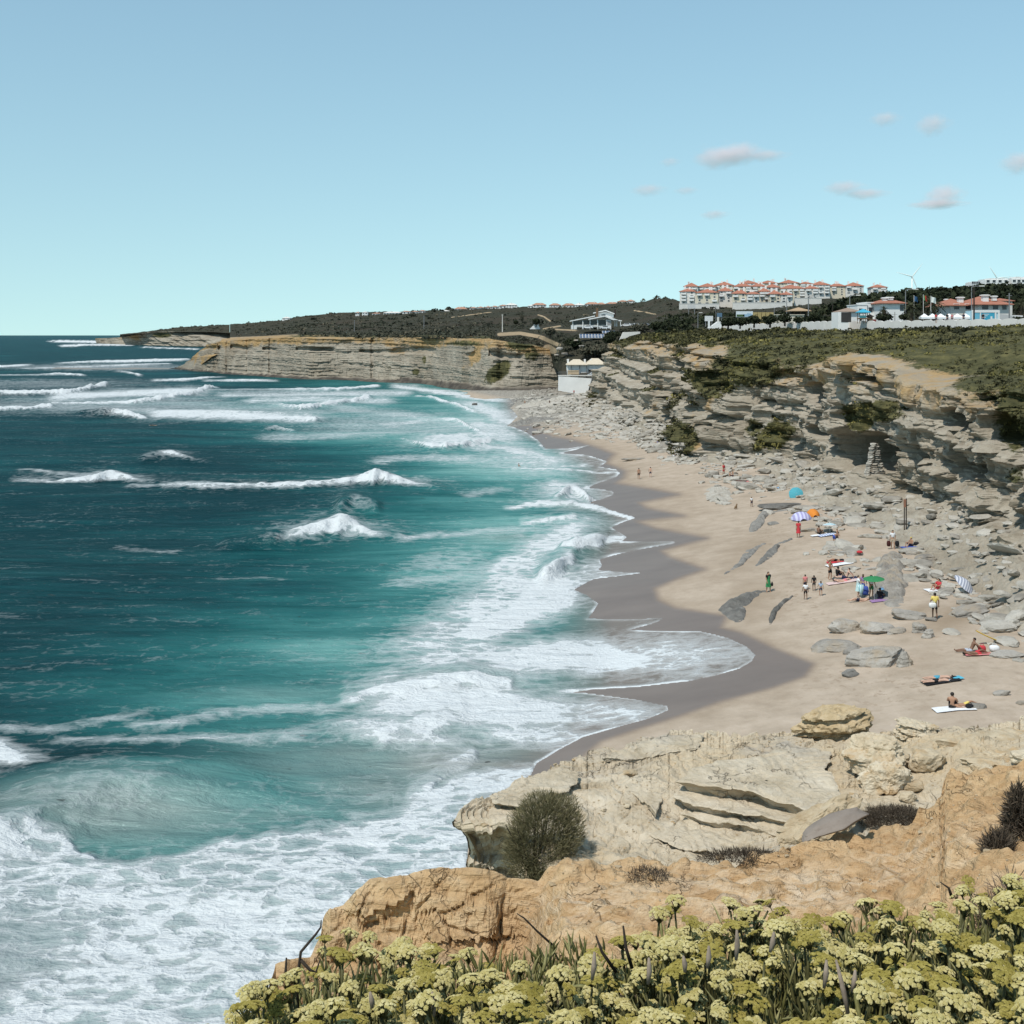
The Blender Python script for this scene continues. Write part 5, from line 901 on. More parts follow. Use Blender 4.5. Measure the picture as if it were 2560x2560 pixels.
def samphire(seed, nu, tall):
    r = random.Random(seed); root = empty('samphire_plant', (0, 0, 0)); st = MB()
    for k in range(nu):
        a = r.uniform(0, 6.28); d = r.uniform(.02, .11) if nu > 1 else .01; h = tall * r.uniform(.72, 1.0); tip = Vector((d * math.cos(a), d * math.sin(a), h))
        st.tube([(0, 0, -.06), tip * .35 + Vector((r.uniform(-.01, .01), r.uniform(-.01, .01), 0)), tip * .7, tip - Vector((0, 0, .025))], [.0055, .0048, .004, .0032], 6)
        um, ry, cr = UMB[r.randrange(len(UMB))]; o = obj('flower_head', um, None, root); o.location = tip; o.rotation_euler = (r.gauss(0, .22), r.gauss(0, .22), r.uniform(0, 6.28)); s = r.uniform(.58, .98); o.scale = (s, s, s * r.uniform(.7, 1.2))
        q = obj('flower_rays', ry, None, o)
    st.build('stem', M_stem, root, True)
    for k in range(9):
        a = r.uniform(0, 6.28); d = r.uniform(.015, .09); o = obj('leaf', LEAF[r.randrange(6)], None, root); o.location = (d * math.cos(a), d * math.sin(a), tall * r.uniform(.12, .62)); o.rotation_euler = (r.gauss(0, .4), r.gauss(0, .4), r.uniform(0, 6.28)); s = r.uniform(.9, 1.5); o.scale = (s, s, s)
    return root
protos = [samphire(500 + k, nu, tall) for k, (nu, tall) in enumerate([(3, .27), (4, .30), (3, .28), (5, .31), (3, .33), (2, .27), (4, .25)])]
r = random.Random(11); spots = []
tops = lambda px: np.interp(px, [540, 620, 700, 780, 900, 1000, 1080, 1150, 1300, 1450, 1600, 1800, 2000, 2200, 2400, 2560], [2530, 2490, 2450, 2420, 2400, 2330, 2330, 2400, 2370, 2340, 2290, 2250, 2250, 2230, 2225, 2205])
tries = 0
while len(spots) < 262 and tries < 9000:
    tries += 1; px = r.uniform(500, 2680); Yq = r.uniform(2.05, 4.75); x = (px - CX) / F * Yq
    z = bank_z(x, Yq); p1 = proj(x, Yq, z + .34)[1]
    lim = tops(min(max(px, 540), 2560))
    if p1 < lim or p1 > 2640 or (px < 560): continue
    if any((x - a) ** 2 + (Yq - b) ** 2 < (.068 if Yq > 3 else .066) ** 2 for a, b, *_ in spots): continue
    spots.append((x, Yq, z))
for (pq, Yq, tall) in [(1000, 4.1, 1.25), (1060, 4.0, 1.0), (950, 4.0, 1.0), (780, 4.3, 1.0), (820, 4.2, 1.0), (650, 4.0, 1), (620, 3.7, .9), (2420, 4.7, 1), (2470, 4.6, 1), (2545, 4.9, 1.25)]:
    x = (pq - CX) / F * Yq; spots.append((x, Yq, bank_z(x, Yq)))
used = [0] * 7
for i, (x, y, z) in enumerate(spots):
    k = r.randrange(7); rt = protos[k] if not used[k] else copy_tree(protos[k]); used[k] = 1
    s = r.uniform(.88, 1.15); rt.location = (x, y, z); rt.rotation_euler = (r.gauss(0, .08), r.gauss(0, .08), r.uniform(0, 6.28)); rt.scale = (s, s, s * r.uniform(.9, 1.15))
    q_x = proj(x, y, z + .3)[0]; zone = ['at the bank left end', 'left of the bank middle', 'at the bank middle', 'right of the bank middle', 'at the bank right end'][int(np.clip((q_x - 480) // 416, 0, 4))]; row = 'front' if y < 2.9 else ('middle' if y < 3.8 else 'back')
    nh = sum(1 for c in rt.children if c.name.startswith('flower_head')); tag(rt, 'samphire with %s umbel%s in the %s rows %s' % (['no', 'one', 'two', 'three', 'four', 'five'][nh], '' if nh == 1 else 's', row, zone), 'plant', 'samphire plants on the near bank')
for k in range(7):
    if not used[k]:
        for c in list(protos[k].children_recursive): bpy.data.objects.remove(c)
        bpy.data.objects.remove(protos[k])
# the mass of upright leaves between the plants
rg = np.random.default_rng(12); V = []; Fa = []; tone = []; n0 = 0; base_l = [leaf_shape(.05, .0050, b, 3, 4) for b in (.0, .012, -.01)]
for k in range(15000):
    px = rg.uniform(520, 2680); Yq = rg.uniform(1.75, 4.7); x = (px - CX) / F * Yq
    if -x - (.30 + .12 * Yq) > -.03: continue
    clump = vnoise(np.array([x * 5.0]), np.array([Yq * 5.0]), seed=77)[0]
    if clump < -.35: continue
    z = bank_z(x, Yq); P, Fc = base_l[k % 3]; s = rg.uniform(.8, 1.7); a = rg.uniform(0, 6.28); ti = rg.normal(0, .28); tj = rg.normal(0, .28)
    M = np.array(Matrix.Rotation(a, 3, 'Z') @ Matrix.Rotation(ti, 3, 'X') @ Matrix.Rotation(tj, 3, 'Y')); Q = (P * s) @ M.T + (x, Yq, z + rg.uniform(0, .165) * (.45 + .55 * (clump > -.1)))
    V.append(Q); Fa.append(Fc + n0); n0 += len(Q); tone += [np.clip(rg.normal(.40, .28), 0, 1)] * len(Q)
obj('samphire_leaves', mesh('samphire_leaves', np.vstack(V), np.vstack(Fa), {'tone': np.array(tone)}), M_leaf, kind='stuff')
# last year's dead stalks and twigs
def twig(pts, rad, label, spike=False):
    m = MB(); P = [atY(*p) for p in pts]; m.tube(P, rad, 6); return m.build('dead_twig', M_dead if spike else M_twig, None, True, label=label, cat='twig')
for pts, rad, lb in [([(745, 2530, 4.0), (742, 2460, 4.0), (752, 2380, 4.0), (790, 2335, 4.02), (802, 2318, 4.05), (803, 2300, 4.05)], [.006, .006, .005, .004, .003, .0015], 'tall dark dead twig bending right at the left end of the bank'),
                     ([(752, 2400, 4.0), (775, 2425, 4.0), (790, 2430, 4.0), (800, 2400, 4.02)], [.006, .005, .004, .002], 'side shoot of dead twig forking by the orange rock'),
                     ([(716, 2460, 3.9), (714, 2430, 3.9), (716, 2395, 3.9)], [.006, .005, .003], 'short upright dead twig beside the tall one'),
                     ([(1390, 2370, 4.6), (1345, 2330, 4.6), (1310, 2295, 4.6), (1292, 2284, 4.6)], [.005, .004, .003, .002], 'straight dead twig leaning left before the orange rock'),
                     ([(1540, 2430, 3.6), (1505, 2380, 3.6), (1490, 2340, 3.6)], [.006, .005, .003], 'thin curved dead stalk among the flowers'),
                     ([(1580, 2420, 3.6), (1565, 2370, 3.6), (1558, 2315, 3.6)], [.006, .005, .003], 'dark straight dead stalk rising over the flowers'),
                     ([(2380, 2245, 4.9), (2372, 2220, 4.9), (2350, 2205, 4.9)], [.007, .005, .002], 'dead twig with hooked tip in front of the orange slope')]: twig(pts, rad, lb)
for k, (a, b, c, d_) in enumerate([(1620, 2460, 1622, 2395), (1712, 2430, 1708, 2390), (1768, 2420, 1772, 2365), (1840, 2400, 1842, 2325), (1480, 2450, 1486, 2380), (2130, 2480, 2138, 2425), (2125, 2560, 2090, 2400), (1925, 2380, 1935, 2330), (930, 2520, 925, 2480), (1085, 2540, 1080, 2480), (2060, 2470, 2066, 2400)]):
    m = MB(); P = [atY(a, b, 3.1), atY((a + c) / 2 + 2, (b + d_) / 2, 3.1), atY(c, d_, 3.1)]; m.tube(P, [.004, .0075, .003], 7); m.build('seed_spike', M_dead, None, True, label='grey brown dried seed spike standing among the samphire', cat='stalk', group='dried seed spikes in the bank')

# ------------------------------------------------------------------ shrubs of the ledge and the orange slope
def blades(C, L, w, up, rg, lean=.5):                      # thin leaves that rise from the points C
    n = len(C); d = rg.normal(size=(n, 3)) * lean + up; d /= np.linalg.norm(d, axis=1, keepdims=True); sd_ = np.cross(d, rg.normal(size=(n, 3))); sd_ /= np.linalg.norm(sd_, axis=1, keepdims=True) + 1e-9
    L = L[:, None]; w = w[:, None]; tip = C + d * L; mid = C + d * L * .5
    V = np.stack((C - sd_ * w * .4, C + sd_ * w * .4, mid + sd_ * w, tip, mid - sd_ * w), 1).reshape(-1, 3)
    i = np.arange(n)[:, None] * 5; Fq = np.concatenate((i + np.array([[0, 1, 2, 4]]), i + np.array([[4, 2, 3, 3]])), 0); return V, i + np.array([[0, 1, 2, 3, 4]])
def leafm(name, c0, c1, c2):
    T = NT(name); c = T.ramp(T.math('ADD', T.math('MULTIPLY', T.attr('tone'), .75), T.math('MULTIPLY', T.noise(.8, 3, .6), .25)), [(.15, c0), (.5, c1), (.85, c2)])
    return T.done(T.n('MixShader', {0: .15, 1: T.bsdf(c, .75, .15), 2: T.n('BsdfTranslucent', {0: c}).outputs[0]}).outputs[0])
M_bush = leafm('grassy_shrub_leaf', (.07, .066, .034), (.135, .122, .062), (.26, .225, .13))
M_dry = leafm('dry_dark_shrub', (.035, .028, .020), (.078, .060, .043), (.15, .118, .085))
def shrub(name, c, rx, ry, rz, n, L, w, m, label, seed, tilt=(0, 0), lean=.45, stems=10, cat='shrub'):
    rg = np.random.default_rng(seed); d = rg.normal(size=(n, 3)); d /= np.linalg.norm(d, axis=1, keepdims=True); rr = rg.uniform(.25, 1, n) ** .45
    bump = 1 + .22 * fbm(d[:, 0] * 2.2, d[:, 1] * 2.2, d[:, 2] * 2.2, o=3, seed=seed); P = d * (rr * bump)[:, None]; P[:, 2] = np.abs(P[:, 2]) if rz < 1 else P[:, 2] * .5 + .5
    C = P * (rx, ry, rz); C[:, 0] += C[:, 2] * tilt[0]; C[:, 1] += C[:, 2] * tilt[1]
    V, Fc = blades(C, rg.uniform(.6, 1.4, n) * L, rg.uniform(.6, 1.3, n) * w, (P - ((0, 0, .4) if rz > 1 else 0)) * .8 + (0, 0, .6), rg, lean)
    tone = np.clip(.25 + .5 * rr * rg.uniform(.3, 1.3, n) + .0 * d[:, 2], 0, 1)
    root = empty(name, c, label, cat); obj('foliage', mesh('foliage', V, Fc, {'tone': np.repeat(tone, 5)}, smooth=False), m, root)
    mb = MB()
    for k in range(stems):
        a = rg.uniform(0, 6.28); q = rg.uniform(.2, .8); e = Vector((rx * q * math.cos(a), ry * q * math.sin(a), rz * .7)); mb.tube([(0, 0, -.05), e * .5 + Vector((0, 0, .03)), e], [.02 * rz, .014 * rz, .005 * rz], 5)
    mb.build('stems', M_twig, root); root['label'] = label; return root
p = ledge_pt(1330, 2165); p[1] = 18.55; p[0] = (1335 - CX) / F * 18.55; p[2] = 13.55
shrub('leafy_shrub', p, .60, .50, 1.30, 19000, .085, .0042, M_bush, 'green grassy shrub leaning on the tip of the pale ledge', 21, (.22, .12), .4)
p = ledge_pt(2235, 2055); shrub('dry_shrub', p, .60, .36, .22, 6000, .07, .004, M_dry, 'dark brown dry shrub lying flat above the smooth grey slab', 22, lean=.9)
p = bench_pt(1850, 2140); shrub('dry_shrub', p, .40, .12, .07, 1900, .045, .003, M_dry, 'thin strip of dry brown shrub between pale ledge and orange slope', 23, lean=.9)
p = bench_pt(1625, 2195); shrub('dry_shrub', p, .18, .13, .06, 600, .04, .0025, M_dry, 'small sparse dry tuft on the orange slope near the bush', 24, lean=.9)
p = bench_pt(2545, 2085); shrub('dry_shrub', p, .10, .13, .36, 2000, .08, .004, M_dry, 'dark dry shrub climbing the slope at the right edge', 25, lean=.8)
p = bench_pt(2500, 2130); shrub('dry_shrub', p, .12, .12, .14, 900, .07, .004, M_dry, 'low dark dry shrub at the foot of the climbing one', 27, lean=.8)
x = (2535 - CX) / F * 4.6; shrub('dry_shrub', (x, 4.6, bank_z(x, 4.6)), .13, .2, .30, 2200, .06, .0022, leafm('dry_brown_twigs', (.06, .044, .03), (.14, .10, .07), (.28, .21, .15)), 'brown dried twiggy shrub behind the flowers at the right edge', 26, lean=1.1)
# ------------------------------------------------------------------ scrub on the cliff tops and hills
def puffs(C, Rr, m, seed, tone, size=.36, flat=.75):         # bushes of m small leaf patches each
    rg = np.random.default_rng(seed); n = len(C); d = rg.normal(size=(n, m, 3)); d /= np.linalg.norm(d, axis=-1, keepdims=True); d[..., 2] = np.abs(d[..., 2]) * 1.1 - .12
    P = C[:, None] + d * (Rr[:, None] * rg.uniform(.6, 1.05, (n, m)))[..., None] * (1, 1, flat)
    nrm = d + rg.normal(size=d.shape) * .55; nrm /= np.linalg.norm(nrm, axis=-1, keepdims=True); t1 = np.cross(nrm, rg.normal(size=d.shape)); t1 /= np.linalg.norm(t1, axis=-1, keepdims=True); t2 = np.cross(nrm, t1)
    s = (Rr[:, None] * size * rg.uniform(.6, 1.4, (n, m)))[..., None]
    V = np.stack((P - t1 * s, P - t2 * s * .7, P + t1 * s, P + t2 * s * .7), 2).reshape(-1, 3); Fc = np.arange(n * m * 4).reshape(-1, 4)
    tn = np.clip(tone[:, None] + rg.normal(0, .12, (n, m)), 0, 1); return V, Fc, np.repeat(tn.ravel(), 4)
def scrubmat(name, stops):
    T = NT(name); c = T.ramp(T.math('ADD', T.attr('tone'), T.math('MULTIPLY', T.math('SUBTRACT', T.noise(.5, 4, .6), .5), .3)), stops)
    return T.done(T.bsdf(c, .85, .1))
M_scrubleaf = scrubmat('scrub_leaves', [(0, (.022, .024, .013)), (.3, (.044, .043, .021)), (.55, (.078, .072, .031)), (.8, (.145, .128, .042)), (1, (.215, .185, .062))])
M_hill = scrubmat('hill_scrub_leaves', [(0, (.036, .040, .028)), (.4, (.058, .060, .042)), (.7, (.085, .080, .056)), (1, (.135, .115, .078))])
M_pine = scrubmat('pine_needles', [(0, (.010, .014, .008)), (.5, (.022, .028, .014)), (1, (.05, .055, .028))])
rg = np.random.default_rng(41)
ok = np.where((CL['veg'] > .46) & (CL['V'][:, 1] > 60) & (CL['top'] > .3))[0]; cv = CL['V'][ok]; w_ = np.where(CL['top'][ok] > 2, 2.2, 1.6) * np.clip(cv[:, 1] / 140, .7, 3) * np.where(cv[:, 1] < 130, 1.8, 1)
pk = ok[rg.choice(len(ok), 13000, p=w_ / w_.sum())]; C = CL['V'][pk] + rg.normal(0, .3, (len(pk), 3)) * (1, 1, .2)
streak = fbm(C[:, 0] * .09 + C[:, 1] * .05, C[:, 1] * .14 - C[:, 0] * .05, o=3, seed=61); tone = np.clip(.44 + .95 * streak * (C[:, 1] < 260) + rg.normal(0, .10, len(C)) + .12 * (C[:, 1] < 150), .02, .98)
Rr = np.exp(rg.normal(-1.15, .45, len(C))) * np.clip(C[:, 1] / 170, .6, 1.7); 
V1, F1, t1 = puffs(C, Rr, 14, 42, tone, .30, .6)
obj('cliff_scrub', mesh('cliff_scrub', V1, F1, {'tone': t1}, smooth=False), M_scrubleaf, kind='stuff')
# headland and hills
px = np.concatenate((rg.uniform(640, 1420, 2600), rg.uniform(1560, 2600, 1500))); t = np.concatenate((rg.uniform(.0, 1.6, 2600), rg.uniform(.05, 2.0, 1500))); X, Y, Z = hills_at(px, t)
px2 = rg.uniform(390, 2100, 2600); t2 = rg.uniform(.4, 3.1, 2600); X2, Y2, Z2 = hills_at(px2, t2); px3 = np.concatenate((rg.uniform(1330, 1560, 700), rg.uniform(760, 1330, 900))); t3 = np.concatenate((rg.uniform(.05, 1.9, 700), rg.uniform(0, .9, 900))); X3, Y3, Z3 = hills_at(px3, t3)
ok2 = (px2 < 560) | (px2 > 585); X2, Y2, Z2 = X2[ok2], Y2[ok2], Z2[ok2]
C = np.stack((np.concatenate((X, X2, X3)), np.concatenate((Y, Y2, Y3)), np.concatenate((Z, Z2, Z3))), -1); qx, qy = proj(*C.T)
pth = np.zeros(len(C))
for st, wd in [([(1395, 862), (1350, 842), (1300, 833), (1250, 836)], 9), ([(1345, 787), (1360, 792), (1376, 803)], 5), ([(1400, 815), (1360, 822), (1440, 826)], 7), ([(560, 850), (660, 846), (740, 842)], 9), ([(1385, 878), (1370, 868)], 9), ([(1585, 778), (1640, 790)], 9), ([(1425, 830), (1560, 830)], 8), ([(1400, 925), (1520, 930)], 22)]:
    dd, _ = seg_dist(qx, qy, st, .6); pth = np.maximum(pth, np.exp(-(dd / wd) ** 2))
keep_ = (pth < .45); C = C[keep_]
Rr = np.exp(rg.normal(-.12, .40, len(C))) * np.clip(C[:, 1] / 700, .6, 2.0); tone = np.clip(.40 + .6 * fbm(C[:, 0] * .02, C[:, 1] * .02, o=3, seed=62) + rg.normal(0, .12, len(C)), 0, 1)
V1, F1, t1 = puffs(C, Rr, 12, 43, tone, .42, .6)
obj('hill_scrub', mesh('hill_scrub', V1, F1, {'tone': t1}, smooth=False), M_hill, kind='stuff')
# the pine wood on the ridge behind the houses
px = rg.uniform(2060, 2700, 1300); Yp = rg.uniform(330, 470, 1300); Yp = np.where(px < 2160, rg.uniform(400, 520, 1300), Yp)
C = np.stack(((px - CX) / F * Yp, Yp, hz_v(px, Yp) + rg.uniform(1.5, 5.2, 1300)), -1)
lim = np.interp(px, [2060, 2158, 2232, 2295, 2351, 2408, 2494, 2560, 2700], [765, 727, 721, 714, 710, 713, 704, 706, 700]); zc = CAMZ - (lim + 10 - HOR) / F * Yp; C[:, 2] = np.minimum(C[:, 2], zc - rg.uniform(0, 1.2, 1300))
V1, F1, t1 = puffs(C, rg.uniform(1.1, 2.3, 1300), 20, 44, rg.uniform(.1, .8, 1300), .36, .8)
px = rg.uniform(1640, 2080, 420); Yp = rg.uniform(360, 560, 420); C = np.stack(((px - CX) / F * Yp, Yp, hz_v(px, Yp) + .6), -1); V2, F2, t2 = puffs(C, rg.uniform(.8, 2.0, 420), 16, 45, rg.uniform(.2, .9, 420), .36, .7)
obj('pine_wood', mesh('pine_wood', np.vstack((V1, V2)), np.vstack((F1, F2 + len(V1))), {'tone': np.concatenate((t1, t2))}, smooth=False), M_pine, kind='stuff')
# dark trees that stand apart in the valley
def round_tree(px, py_base, Y, w, h, label, seed, m=M_pine, name='tree', trunk=.25, n=60, cat='tree', group=None):
    p = atY(px, py_base, Y); k = Y / F; rx, hz_ = w * k / 2, h * k; r_ = np.random.default_rng(seed); d = r_.normal(size=(n, 3)); d /= np.linalg.norm(d, axis=1, keepdims=True); c = d * (r_.uniform(.35, 1, n) ** .5)[:, None] * .8
    C = c * (rx, rx, hz_ * .5 * (1 - trunk)) + (0, 0, hz_ * (trunk + (1 - trunk) / 2)); V_, F_, t_ = puffs(C, np.full(n, min(rx, hz_) * .34), 16, seed, np.clip(.45 + .3 * d[:, 2] + r_.normal(0, .12, n), 0, 1), .36, .9)
    root = empty(name, p, label, cat, group); obj('crown', mesh('crown', V_, F_, {'tone': t_}, smooth=False), m, root); mb = MB(); mb.tube([(0, 0, -.5), (.05, 0, hz_ * .3), (0, .05, hz_ * .6)], [rx * .12, rx * .09, rx * .04], 6)
    for q in range(4): a = q * 1.57 + .4; mb.tube([(0, 0, hz_ * .32), (rx * .5 * math.cos(a), rx * .5 * math.sin(a), hz_ * .65)], [rx * .05, rx * .02], 5)
    mb.build('trunk', M_twig, root); return root
for k, (a, b, Y, w_, h_, lb) in enumerate([(1375, 838, 438, 34, 20, 'round dark tree by the sandy track above the headland'), (1430, 872, 428, 50, 26, 'wide dark tree left of the red path in the valley'), (1480, 892, 412, 90, 30, 'broad dark thicket tree behind the small white house'), (1525, 862, 405, 36, 30, 'dark tree beside the pale wall above the cliff'), (1420, 880, 418, 28, 18, 'small dark tree between boulders in the valley'), (1535, 842, 420, 44, 16, 'low dark tree under the solar panel'), (1600, 828, 430, 60, 20, 'dark thicket tree at the edge of the car park'), (1645, 826, 420, 50, 22, 'second dark thicket tree near the lamp'), (1520, 818, 470, 30, 10, 'small tree in front of the modern white house'),
                                         (1340, 812, 520, 24, 18, 'bushy dark tree left of the white hut'), (1305, 806, 540, 10, 24, 'slim dark cypress near the pole'), (1290, 810, 540, 14, 12, 'small dark tree beside the cypress'), (1560, 832, 440, 30, 14, 'low tree right of the modern white house')]):
    round_tree(a, b + 3, Y, w_, h_, lb, 800 + k, M_pine if k % 2 else M_hill, trunk=.1)
for k, (a, b, w_, h_, Y) in enumerate([(1820, 817, 44, 22, 292), (1850, 815, 36, 20, 288), (1885, 812, 40, 24, 285), (1925, 812, 46, 26, 280), (1962, 808, 40, 24, 276), (2000, 808, 34, 18, 272), (2035, 808, 44, 28, 268), (2075, 808, 30, 18, 262), (2140, 806, 30, 20, 250), (2210, 806, 44, 24, 240), (2260, 800, 30, 16, 232), (2545, 805, 40, 14, 200)]):
    round_tree(a, b + 2, Y, w_, h_, ['clipped dark shrub at the left end of the hedge behind the white wall', 'second hedge shrub from the left behind the white wall', 'third hedge shrub from the left behind the white wall', 'tallest hedge shrub below the yellow columns', 'fifth hedge shrub from the left behind the white wall', 'low hedge shrub below the lamp behind the white wall', 'high wind bent shrub behind the white wall', 'rounded shrub left of the low brown roofed house', 'shrub left of the play tower', 'shrub right of the play tower with yucca leaves', 'shrub at the foot of the left palm', 'dark bush behind the wall at the right edge'][k], 830 + k, M_pine, 'shrub', .05, 46, 'shrub')
# ------------------------------------------------------------------ buildings
M_white = plain('white_render', (.74, .73, .70), .85, .1, .06, .4); M_cream = plain('cream_render', (.62, .56, .44), .85, .1, .08, .4); M_offw = plain('off_white_render', (.66, .63, .58), .85, .1, .08, .4)
M_grey_w = plain('grey_render', (.34, .33, .32), .85, .1, .08, .4); M_glass = plain('window_dark', (.035, .04, .048), .15, .5, .2, 1); M_black_shade = plain('black_parts_and_shade', (.05, .048, .045), .7, .2, .2, 1)  # the second dark also stands for shade in the garage openings
M_iron = plain('grey_metal', (.20, .20, .20), .5, .4, .15, 2); M_wood = plain('brown_timber', (.16, .10, .06), .8, .2, .25, 4); M_blue = plain('kiosk_blue', (.06, .36, .50), .5, .3, .08, 1); M_dkwood = plain('dark_timber', (.045, .034, .028), .8, .2, .2, 4)
def tiles(name, a, b, sc_=1.0):
    T = NT(name); n = T.noise(1.2, 4, .6); wv = T.n('TexWave', {'Scale': 1.6 * sc_, 'Distortion': .4}, bands_direction='X'); T.set(wv.inputs['Vector'], T.pos(local=True))
    c = T.mix(T.math('MULTIPLY', wv.outputs[1], .3), T.ramp(n, [(.3, a), (.7, b)]), tuple(x * .7 for x in a)); return T.done(T.bsdf(c, .85, .1, T.bump(wv.outputs[1], .3, .05)))
M_tile = tiles('clay_tiles', (.33, .135, .090), (.42, .19, .13)); M_tile2 = tiles('faded_clay_tiles', (.36, .19, .13), (.46, .27, .19)); M_tile3 = tiles('pale_roof_tiles', (.56, .48, .36), (.64, .56, .44)); M_tile4 = tiles('brown_roof_tiles', (.28, .20, .15), (.36, .27, .21))
def hip(mb, x0, x1, y0, y1, z, h, ov=.5, inset=None):
    x0 -= ov; x1 += ov; y0 -= ov; y1 += ov; i = inset if inset is not None else min(x1 - x0, y1 - y0) / 2; ym = (y0 + y1) / 2
    a, b = (x0 + i, x1 - i) if x1 - x0 >= 2 * i else ((x0 + x1) / 2,) * 2
    return mb.add([(x0, y0, z), (x1, y0, z), (x1, y1, z), (x0, y1, z), (a, ym, z + h), (b, ym, z + h), (x0, y0, z - .15), (x1, y0, z - .15), (x1, y1, z - .15), (x0, y1, z - .15)],
                  [(0, 1, 5, 4), (1, 2, 5), (2, 3, 4, 5), (3, 0, 4), (6, 7, 1, 0), (7, 8, 2, 1), (8, 9, 3, 2), (9, 6, 0, 3), (9, 8, 7, 6)])
_wm = {}
def window(parent, x, y, z, w_, h_, m=None, axis='y', name='window'):     # a dark pane set in a recessed frame, standing 3 cm off the wall
    k = (round(w_, 2), round(h_, 2), axis)
    if k not in _wm:
        mb = MB(); mb.box(-w_ / 2, w_ / 2, -.03, .05, 0, h_); mf = MB(); t = .09
        for a in ((-w_ / 2 - t, w_ / 2 + t, -.08, .05, -t, 0), (-w_ / 2 - t, w_ / 2 + t, -.08, .05, h_, h_ + t), (-w_ / 2 - t, -w_ / 2, -.08, .05, 0, h_), (w_ / 2, w_ / 2 + t, -.08, .05, 0, h_)): mf.box(*a)
        me, mf_ = mb.mesh('window'), mf.mesh('frame'); me.materials.append(M_glass); mf_.materials.append(M_white); _wm[k] = (me, mf_)
    o = obj(name, _wm[k][0], None, parent); o.location = (x, y, z); 
    if axis == 'x': o.rotation_euler = (0, 0, -math.pi / 2)
    if w_ > .95: obj('frame', _wm[k][1], None, o)
    return o
def block(px0, px1, eave, basep, Y, ridge, floors, label, group, wall=M_offw, roof=M_tile, rz=0.0, dep=12, name='apartment_block', cat='building', balc=True, cols_=None, chim=2):
    k = Y / F; w_ = (px1 - px0) * k; p = atY((px0 + px1) / 2, basep, Y); H = (basep - eave) * k; h = max(1.2, (eave - ridge) * k)
    root = empty(name, p, label, cat, group, rz); w2 = w_ / 2 / max(.8, math.cos(rz))
    MB().box(-w2, w2, 0, dep, -3, H).build('wall', wall, root); r_ = hip(MB(), -w2, w2, 0, dep, H, h).build('roof', roof, root)
    fh = H / floors; nc = cols_ or max(2, int(w_ / 3.2)); rr = random.Random(int(px0 * 7 + Y))
    for f in range(floors):
        for c in range(nc):
            x = -w2 + (c + .5) * 2 * w2 / nc; ww = 1.0 if rr.random() < .5 else 1.6; window(root, x, -.02, f * fh + fh * .25, ww, fh * .52)
            if balc and ww > 1.2 and f > 0: MB().box(x - 1.3, x + 1.3, -1.1, -.01, f * fh + .02, f * fh + .9).build('balcony', M_white, root)
        if rz < -.05 or px1 < 1760:
            for q in range(2): window(root, -w2 - .02, dep * (.3 + .4 * q), f * fh + fh * .25, 1.0, fh * .5, axis='x')
    for q in range(chim):
        x = rr.uniform(-.6, .6) * w2; MB().box(x - .5, x + .5, dep * .3, dep * .3 + .9, H + .2, H + h + rr.uniform(.3, 1.0)).build('chimney', M_white, r_)
    return root
AP = [  # x0, x1, eave, base, ridge in the 3.513x close-up of the estate, then distance and floors
 (176, 312, 240, 352, 208, 640, 4), (318, 508, 250, 358, 214, 636, 4), (512, 632, 236, 336, 196, 652, 4), (636, 760, 258, 352, 216, 640, 3), (764, 872, 262, 342, 232, 636, 3), (876, 962, 240, 334, 204, 656, 4), (966, 1060, 262, 344, 222, 640, 3), (1064, 1162, 268, 340, 236, 636, 3),
 (212, 330, 196, 250, 160, 690, 2), (335, 490, 198, 250, 164, 694, 2), (480, 640, 186, 250, 150, 700, 3), (645, 800, 196, 260, 158, 690, 3), (804, 930, 196, 262, 160, 696, 3), (934, 1050, 204, 270, 168, 690, 3), (1056, 1272, 214, 306, 178, 672, 4), (1276, 1392, 214, 304, 182, 668, 4),
 (700, 860, 170, 230, 138, 740, 3), (870, 1040, 168, 230, 140, 744, 3), (1050, 1220, 166, 230, 134, 748, 3), (1230, 1340, 172, 230, 150, 744, 3), (1336, 1490, 182, 282, 146, 720, 4), (1494, 1630, 194, 276, 160, 730, 4), (1634, 1786, 192, 262, 156, 726, 4), (1856, 1994, 204, 262, 174, 700, 3)]
APL = ['leftmost block of the red roofed estate, front row', 'second block from the left in the front row of the red roofed estate', 'tall block third from the left in the estate front row', 'low block near the middle of the estate front row', 'low block right of the middle in the estate front row', 'tall narrow block in the estate front row', 'block with balconies near the right of the estate front row', 'rightmost low block of the estate front row',
       'small block half hidden behind the leftmost estate block', 'block behind the second front row block of the estate', 'block in the second row behind the tall third block', 'second row block in the middle of the estate', 'second row block right of the estate middle', 'second row block hidden behind the narrow one', 'wide bright block in the second row at the right', 'block beside the wide bright one in the second row', 'rear row block, left of the skyline roofs', 'rear row block, second of the skyline roofs', 'rear row block, third of the skyline roofs', 'rear row block, fourth of the skyline roofs', 'tall block rising right of the estate skyline', 'long block right of the tall one at the edge of the wood', 'last block of the estate before the wood', 'red roofed block standing alone right of the estate']
for (x0, x1, e, b, rg_, Y, fl), lb in zip(AP, APL):
    block(1650 + x0 / 3.513, 1650 + x1 / 3.513, 660 + e / 3.513, 660 + b / 3.513, Y, 660 + rg_ / 3.513, fl, lb, 'red roofed apartment estate', M_offw if int(x0) % 3 else M_cream, M_tile, rz=-.22 if x0 < 700 else -.12)
k_ = 640 / F   # terrace walls and lane below the estate
